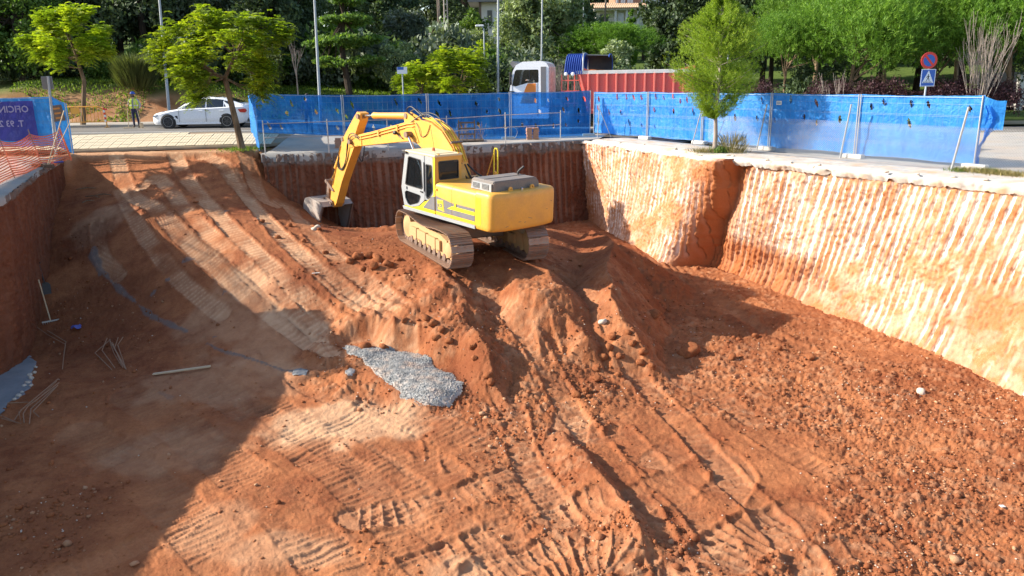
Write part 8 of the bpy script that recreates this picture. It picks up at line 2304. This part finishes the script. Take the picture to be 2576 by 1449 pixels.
# big lumps at the heap toes, things of their own
def rock_mesh(seed, sub=2):
    bm = bmesh.new(); bmesh.ops.create_icosphere(bm, subdivisions=sub, radius=1); v = np.array([list(x.co) for x in bm.verts]); n = fbm(v[:, 0] * 1.0 + v[:, 2] * .7 + seed, v[:, 1] + v[:, 2] * .4, 1.1, 4, seed)
    for i, x in enumerate(bm.verts): x.co = x.co * (1 + .75 * n[i]); x.co.z *= .8
    me = bpy.data.meshes.new('rock'); bm.to_mesh(me); bm.free(); me.polygons.foreach_set('use_smooth', np.ones(len(me.polygons), bool)); return me
RK = [rock_mesh(i) for i in range(6)]
for m_ in RK: m_.materials.append(M_SOIL)
RKP = [m_.copy() for m_ in RK[:3]]
for m_ in RKP: m_.materials.clear(); m_.materials.append(M['pale_stone'])
def rock(px, py, r, label=None, pale=False, group=None, name='earth_lump', cat='lump'):
    p = OnF(px, py); me = RKP[int(px) % 3] if pale else RK[int(px + py) % 6]
    o = link(name, me); o.location = p + Vector((0, 0, r * .35)); rd = random.Random(px * 7 + py); o.rotation_euler = (rd.uniform(-.5, .5), rd.uniform(-.5, .5), rd.uniform(0, 6)); o.scale = (r * rd.uniform(.8, 1.2), r * rd.uniform(.8, 1.2), r)
    return tag(o, label, cat, group)
rock(1735, 893, .24, 'large red-brown earth boulder lying alone beyond the right-hand heap', name='boulder', cat='boulder')
rock(921, 876, .15, 'round brown stone sitting on the far end of the gravel spill', name='stone', cat='stone')
rock(968, 880, .12, 'small brown stone just right of the one on the gravel spill', name='stone', cat='stone')
rock(1645, 795, .16, 'half-buried lump in the shadow right of the big heap', name='stone', cat='stone')
rock(795, 578, .13, 'pale angular stone on the earth in front of the bucket', True, name='stone', cat='stone')
rock(1515, 815, .10, 'pale stone at the foot of the heap between the track marks', True, name='stone', cat='stone')
rock(2317, 990, .09, 'white chunk of stone on the right of the pit floor', True, name='stone', cat='stone')
rock(1018, 815, .10, 'brown lump on top of the small pyramid-shaped heap', name='stone', cat='stone')
for i, (px, py, r) in enumerate([(902, 652, .17), (925, 648, .15), (950, 655, .19), (880, 662, .13), (975, 668, .14), (940, 675, .13), (915, 680, .10), (1000, 655, .12), (1070, 805, .13), (1090, 820, .12), (1110, 835, .11), (1130, 860, .10), (1190, 880, .10), (1230, 950, .11), (1235, 965, .10), (1195, 905, .09), (1095, 858, .10), (1500, 930, .10), (1515, 905, .12), (1535, 880, .12), (1560, 905, .10), (1590, 870, .10), (1500, 960, .09), (1475, 985, .09), (1450, 1000, .10), (1540, 850, .11), (1580, 840, .09), (1620, 890, .11), (1610, 920, .09), (1640, 930, .09), (1555, 945, .08), (700, 600, .09), (730, 570, .1), (660, 560, .09), (1900, 850, .1), (1960, 880, .09), (1840, 905, .11), (2040, 905, .1), (1145, 700, .10), (1120, 720, .08), (820, 640, .09), (765, 610, .09)]):
    rock(px, py, r, 'brown earth lump among the loose lumps at the heap edges', group='earth lumps at the foot of the heaps')
# white litter
def scrap(px, py, l, w, label, mat='white', name='scrap', cat='scrap', rz=.3, h=.01):
    p = OnF(px, py); o = MB().box((0, 0, 0), (l, w, h), bev=h * .3).build(name, M[mat]); o.location = p + Vector((0, 0, h / 2 + .035)); o.rotation_euler = (random.uniform(-.15, .15), random.uniform(-.15, .15), rz); return tag(o, label, cat)
scrap(795, 693, .22, .07, 'small white plastic scrap on the ramp side below the heap')
scrap(2520, 1283, .10, .07, 'white scrap near the right edge of the pit floor')
# grey concrete gravel spill
def spill(name, px_poly, h, mat, label, cat, grain=.0, n=110, seed=3, pebble=0, psz=(.018, .035), surf=.02):
    poly = [OnF(x, y).xy for x, y in px_poly]; xs = [p.x for p in poly]; ys = [p.y for p in poly]; x0, x1, y0_, y1_ = min(xs), max(xs), min(ys), max(ys)
    gx_, gy_ = np.meshgrid(np.linspace(x0, x1, n), np.linspace(y0_, y1_, n))
    inside = np.zeros(gx_.shape, bool); dist = np.full(gx_.shape, 1e9); m = len(poly)
    for i in range(m):
        a, b_ = poly[i], poly[(i + 1) % m]
        cond = ((a.y > gy_) != (b_.y > gy_)) & (gx_ < (b_.x - a.x) * (gy_ - a.y) / (b_.y - a.y + 1e-12) + a.x); inside ^= cond
        dx, dy = b_.x - a.x, b_.y - a.y; L2 = dx * dx + dy * dy + 1e-12; t = np.clip(((gx_ - a.x) * dx + (gy_ - a.y) * dy) / L2, 0, 1); dist = np.minimum(dist, np.hypot(gx_ - a.x - t * dx, gy_ - a.y - t * dy))
    sd_ = np.where(inside, dist, -dist) + .10 * fbm(gx_, gy_, 3.5, 3, seed)
    base = np.vectorize(hs)(gx_, gy_)
    # smooth the base so the spill lies on it
    k = 5; pb = np.pad(base, k, mode='edge'); sm = sum(pb[k + i:k + i + n, k + j:k + j + n] for i in (-4, 0, 4) for j in (-4, 0, 4)) / 9
    z = np.where(sd_ > 0, sm + .02 + h * (1 - np.exp(-np.maximum(sd_, 0) / .28)) , sm + sd_ * 1.2) + surf * fbm(gx_, gy_, 9, 3, seed + 1)
    keep = sd_ > -.06
    gi = np.arange(n * n).reshape(n, n); F = np.stack([gi[:-1, :-1], gi[:-1, 1:], gi[1:, 1:], gi[1:, :-1]], -1); kf = keep[:-1, :-1] & keep[1:, 1:] & keep[1:, :-1] & keep[:-1, 1:]
    V = np.stack([gx_, gy_, z], -1).reshape(-1, 3); F = F[kf]
    if not pebble:
        o = link(name, np_mesh(name, V, F, smooth=True), M[mat]); return tag(o, label, cat)
    root = empty(name, (0, 0, 0), 0, label, cat)
    tag(link('gravel_bed', np_mesh('gravel_bed', V, F, smooth=True), M[mat], root), kind='stuff')
    rng = np.random.default_rng(seed); ok = np.argwhere(sd_ > -.02); s = ok[rng.integers(0, len(ok), pebble)]
    st = (x1 - x0) / n; ps = rng.uniform(*psz, pebble)
    pos = np.stack([gx_[s[:, 0], s[:, 1]] + rng.uniform(-st, st, pebble), gy_[s[:, 0], s[:, 1]] + rng.uniform(-st, st, pebble), z[s[:, 0], s[:, 1]] + ps * .25], -1)
    o = clods('gravel', pos, ps, M[mat], None, seed + 3); o.parent = root
    return root
M['gravel'] = conc('grey_gravel', (.19, .185, .18), (.44, .43, .41), (.50, .31, .2), .55, 6, .6)
spill('gravel_spill', [(862, 876), (878, 872), (905, 880), (960, 874), (1010, 888), (1060, 893), (1088, 902), (1098, 930), (1135, 945), (1163, 968), (1160, 990), (1140, 1000), (1128, 1018), (1090, 1024), (1045, 1018), (1010, 1000), (1000, 985), (975, 965), (950, 945), (935, 922), (912, 905), (880, 893)], .13, 'gravel', 'grey and white gravelly concrete spill lying in the middle of the pit floor', 'gravel spill', pebble=9000, seed=13, psz=(.008, .019))
M['puddle'] = conc('smooth_grout', (.17, .175, .185), (.25, .255, .265), (.30, .27, .25), .35, 1.4, .15)
spill('grout_puddle', [(-60, 880), (40, 889), (75, 897), (90, 910), (88, 930), (78, 945), (82, 962), (70, 985), (45, 1005), (20, 1015), (10, 1035), (-10, 1055), (-80, 1070)], .05, 'puddle', 'smooth hardened grey grout puddle at the left edge of the pit', 'puddle', n=80, seed=23, surf=.004)
spill('gravel_patch', [(868, 935), (880, 925), (893, 932), (890, 948), (872, 950)], .03, 'gravel', 'small separate patch of grey gravel left of the large spill', 'gravel spill', n=30, seed=33)
spill('gravel_patch', [(733, 932), (758, 927), (775, 936), (770, 946), (742, 947)], .05, 'greyconc', 'rounded end blob of the grey slurry run on the floor', 'slurry', n=30, seed=34)
for px, py, r in [(75, 948, .07), (80, 955, .06), (70, 965, .07), (62, 975, .06), (85, 940, .05), (78, 972, .05), (48, 998, .06), (38, 1008, .05), (55, 990, .05), (90, 925, .05)]:
    rock(px, py, r, 'pale grey rubble piece along the edge of the grout puddle', True, 'rubble along the grout puddle', 'rubble_piece', 'rubble')
# bent reinforcement bars
def rebar(pts, label, group, r=.010, dz=.05):
    q = [OnF(x, y) + Vector((0, 0, dz + z)) for x, y, z in pts]; o0 = q[0]
    o = MB().tube([v - o0 for v in q], r, 5).build('reinforcement_bar', M['rebar2'], smooth=False); o.location = o0; return tag(o, label, 'steel bar', group)
M['rebar2'] = paint('rusty_rebar', (.33, .19, .11), .8, .5, (.22, .11, .07))
la = 'bent rusty bar in the bundle on the shaded floor left of the slurry'
for pts in ([(282, 935, 0), (240, 895, .03), (280, 868, .1)], [(290, 931, 0), (258, 890, .04), (272, 866, .12)], [(316, 934, 0), (277, 868, .10), (288, 898, .05), (306, 925, 0)], [(318, 933, 0), (290, 888, .08), (300, 866, .14)], [(318, 934, 0), (298, 880, .08), (312, 864, .14)], [(310, 930, 0), (285, 876, .1)]):
    rebar(pts, la, 'bent bars in the bundle on the shaded floor', .011)
lb_ = 'bent rusty bar in the bundle beside the grout puddle at lower left'
for pts in ([(20, 1022, .02), (90, 1020, .03), (145, 975, .1)], [(38, 1065, 0), (55, 1042, .05), (150, 972, .14)], [(62, 1070, 0), (60, 1050, .04), (72, 1035, .06), (152, 980, .12)], [(75, 1072, 0), (80, 1040, .05), (140, 990, .1)], [(100, 1055, 0), (85, 1045, .05), (148, 985, .1)], [(5, 1060, .02), (55, 1075, .02), (50, 1050, .06)], [(0, 1052, .02), (40, 1070, .02)]):
    rebar(pts, lb_, 'bent bars in the bundle beside the grout puddle', .012)
rebar([(166, 868, 0), (162, 900, .02), (158, 935, 0)], 'single straight thin bar lying upright to the view on the left floor', None, .012)
rebar([(80, 820, .02), (120, 848, .03), (165, 872, .02)], 'long thin bar lying at the foot of the left wall', None, .010)
rebar([(120, 838, .02), (168, 868, .02)], 'short double bar crossing the long thin bar by the left wall', None, .012)
# plank
a, b_ = OnF(386, 947), OnF(530, 926)
o = MB().box((0, 0, 0), ((b_ - a).length, .085, .035), bev=.004).build('plank', M['wood']); o.location = (a + b_) / 2 + Vector((0, 0, .05)); o.rotation_euler = (0, -math.atan2((b_ - a).z, (b_ - a).xy.length), math.atan2((b_ - a).y, (b_ - a).x)); tag(o, 'long pale plank lying across the shaded floor', 'plank')
# tools against the left wall
def lean(px0, py0, px1, py1, up): 
    a = OnF(px0, py0); y = a.y + up; return a, PY(px1, py1, y)
a, c_ = lean(128, 812, 42, 704, .15)
c_.x = max(c_.x, np.interp(c_.y, [p.y for p in RIM_L], [p.x for p in RIM_L]) + .06)
root = empty('rake', a, 0, 'long pale wooden rake leaning against the left pit wall', 'rake')
MB().tube([(0, 0, .06), tuple((c_ - a) * .5 + Vector((0, 0, .02))), tuple(c_ - a)], .020, 8).build('handle', M['wood'], root, smooth=True); MB().box((0, 0, .05), (.46, .04, .04), Matrix.Rotation(.7, 3, 'Z')).build('head', M['galv'], root)
for k in range(8): MB().box(((k - 3.5) * .045, (k - 3.5) * .038, .01), (.012, .012, .07)).build('tine', M['galv'], root)
p = OnF(70, 742); wx = float(np.interp(p.y, [q.y for q in RIM_L], [q.x for q in RIM_L])) + .14
root = empty('shovel', (wx + .08, p.y - .4, PY(70, 725, p.y - .4).z), 0, 'black shovel hooked upside down on the left pit wall', 'shovel')
b = MB(); b.prism([(-.13, -.20), (.13, -.20), (.15, .08), (.10, .16), (.03, .18), (-.03, .18), (-.10, .16), (-.15, .08)], (0, 0, 0), (.72, .69, 0), (-.1, .1, .99), (.69, -.72, .1), .02); b.build('blade', M['dark'], root)
MB().tube([(0, 0, .15), (-.06, .02, .5), (-.10, .03, .78)], .02, 8).build('handle', M['dark'], root, smooth=True)
MB().box((-.10, .03, .8), (.12, .03, .035)).build('grip', M['dark'], root)
p = OnF(195, 828); b = MB()
vs = []; 
for i in range(9):
    t = i / 8; w = .09 * (1 + .5 * math.sin(t * 5)); vs += [(-w, .32 * t - .16, .02 + .07 * math.sin(t * 3.1)), (0, .32 * t - .16, .09 + .03 * math.sin(t * 6)), (w, .32 * t - .16, .02)]
b.add(vs, [(3 * i + j, 3 * i + j + 1, 3 * i + j + 4, 3 * i + j + 3) for i in range(8) for j in range(2)]); o = b.build('blue_rag', M['plastic_blue'], smooth=True); o.location = p + Vector((0, 0, .03)); tag(o, 'crumpled blue plastic rag on the floor near the left wall', 'rag')
# roots and sticks on the ramp shoulder
for px, py, l, rz in [(218, 480, .7, .4), (235, 500, .9, -.5), (222, 512, .5, 1.2), (260, 495, .6, .1)]:
    q = OnF(px, py); o = MB().tube([(-l / 2, 0, .03), (0, .05, .07), (l / 2, -.04, .04)], [.018, .022, .010], 5).build('root_stick', M['bark'], smooth=True); o.location = q + Vector((0, 0, .03)); o.rotation_euler = (0, 0, rz); tag(o, 'dry root stick on the shaded shoulder of the ramp', 'stick', 'dry sticks on the ramp shoulder')
# roots dangling under the ledge by the young pine
rm_ = MB(); rr = random.Random(3)
for k in range(60):
    q = Vector((b2.x + rr.uniform(-.9, .6), b2.y + rr.uniform(-.15, .15) - .35, -.02)); rm_.tube([q, q + Vector((rr.uniform(-.3, .3), rr.uniform(-.4, -.1), rr.uniform(-.35, -.05)))], .006, 3, cap=False)
tag(rm_.build('hanging_roots', M['bark']), 'tangle of fine roots hanging from the ledge below the young pine', 'roots', None, 'stuff')
# rubble pieces on the right ledge
for i, (px, py, r) in enumerate([(1830, 391, .10), (1845, 393, .08), (1700, 374, .07), (1930, 402, .07), (1990, 408, .06), (2060, 414, .07), (2230, 432, .07), (2310, 438, .06), (2400, 446, .08), (2480, 452, .07), (1560, 359, .06), (1620, 363, .06)]):
    q = P(px, py, .05); o = link('rubble_piece', RKP[i % 3]); o.location = q; o.scale = (r, r * .8, r * .5); o.rotation_euler = (0, 0, i); tag(o, 'pale concrete rubble piece on the ledge above the right wall', 'rubble', 'rubble pieces on the right ledge')
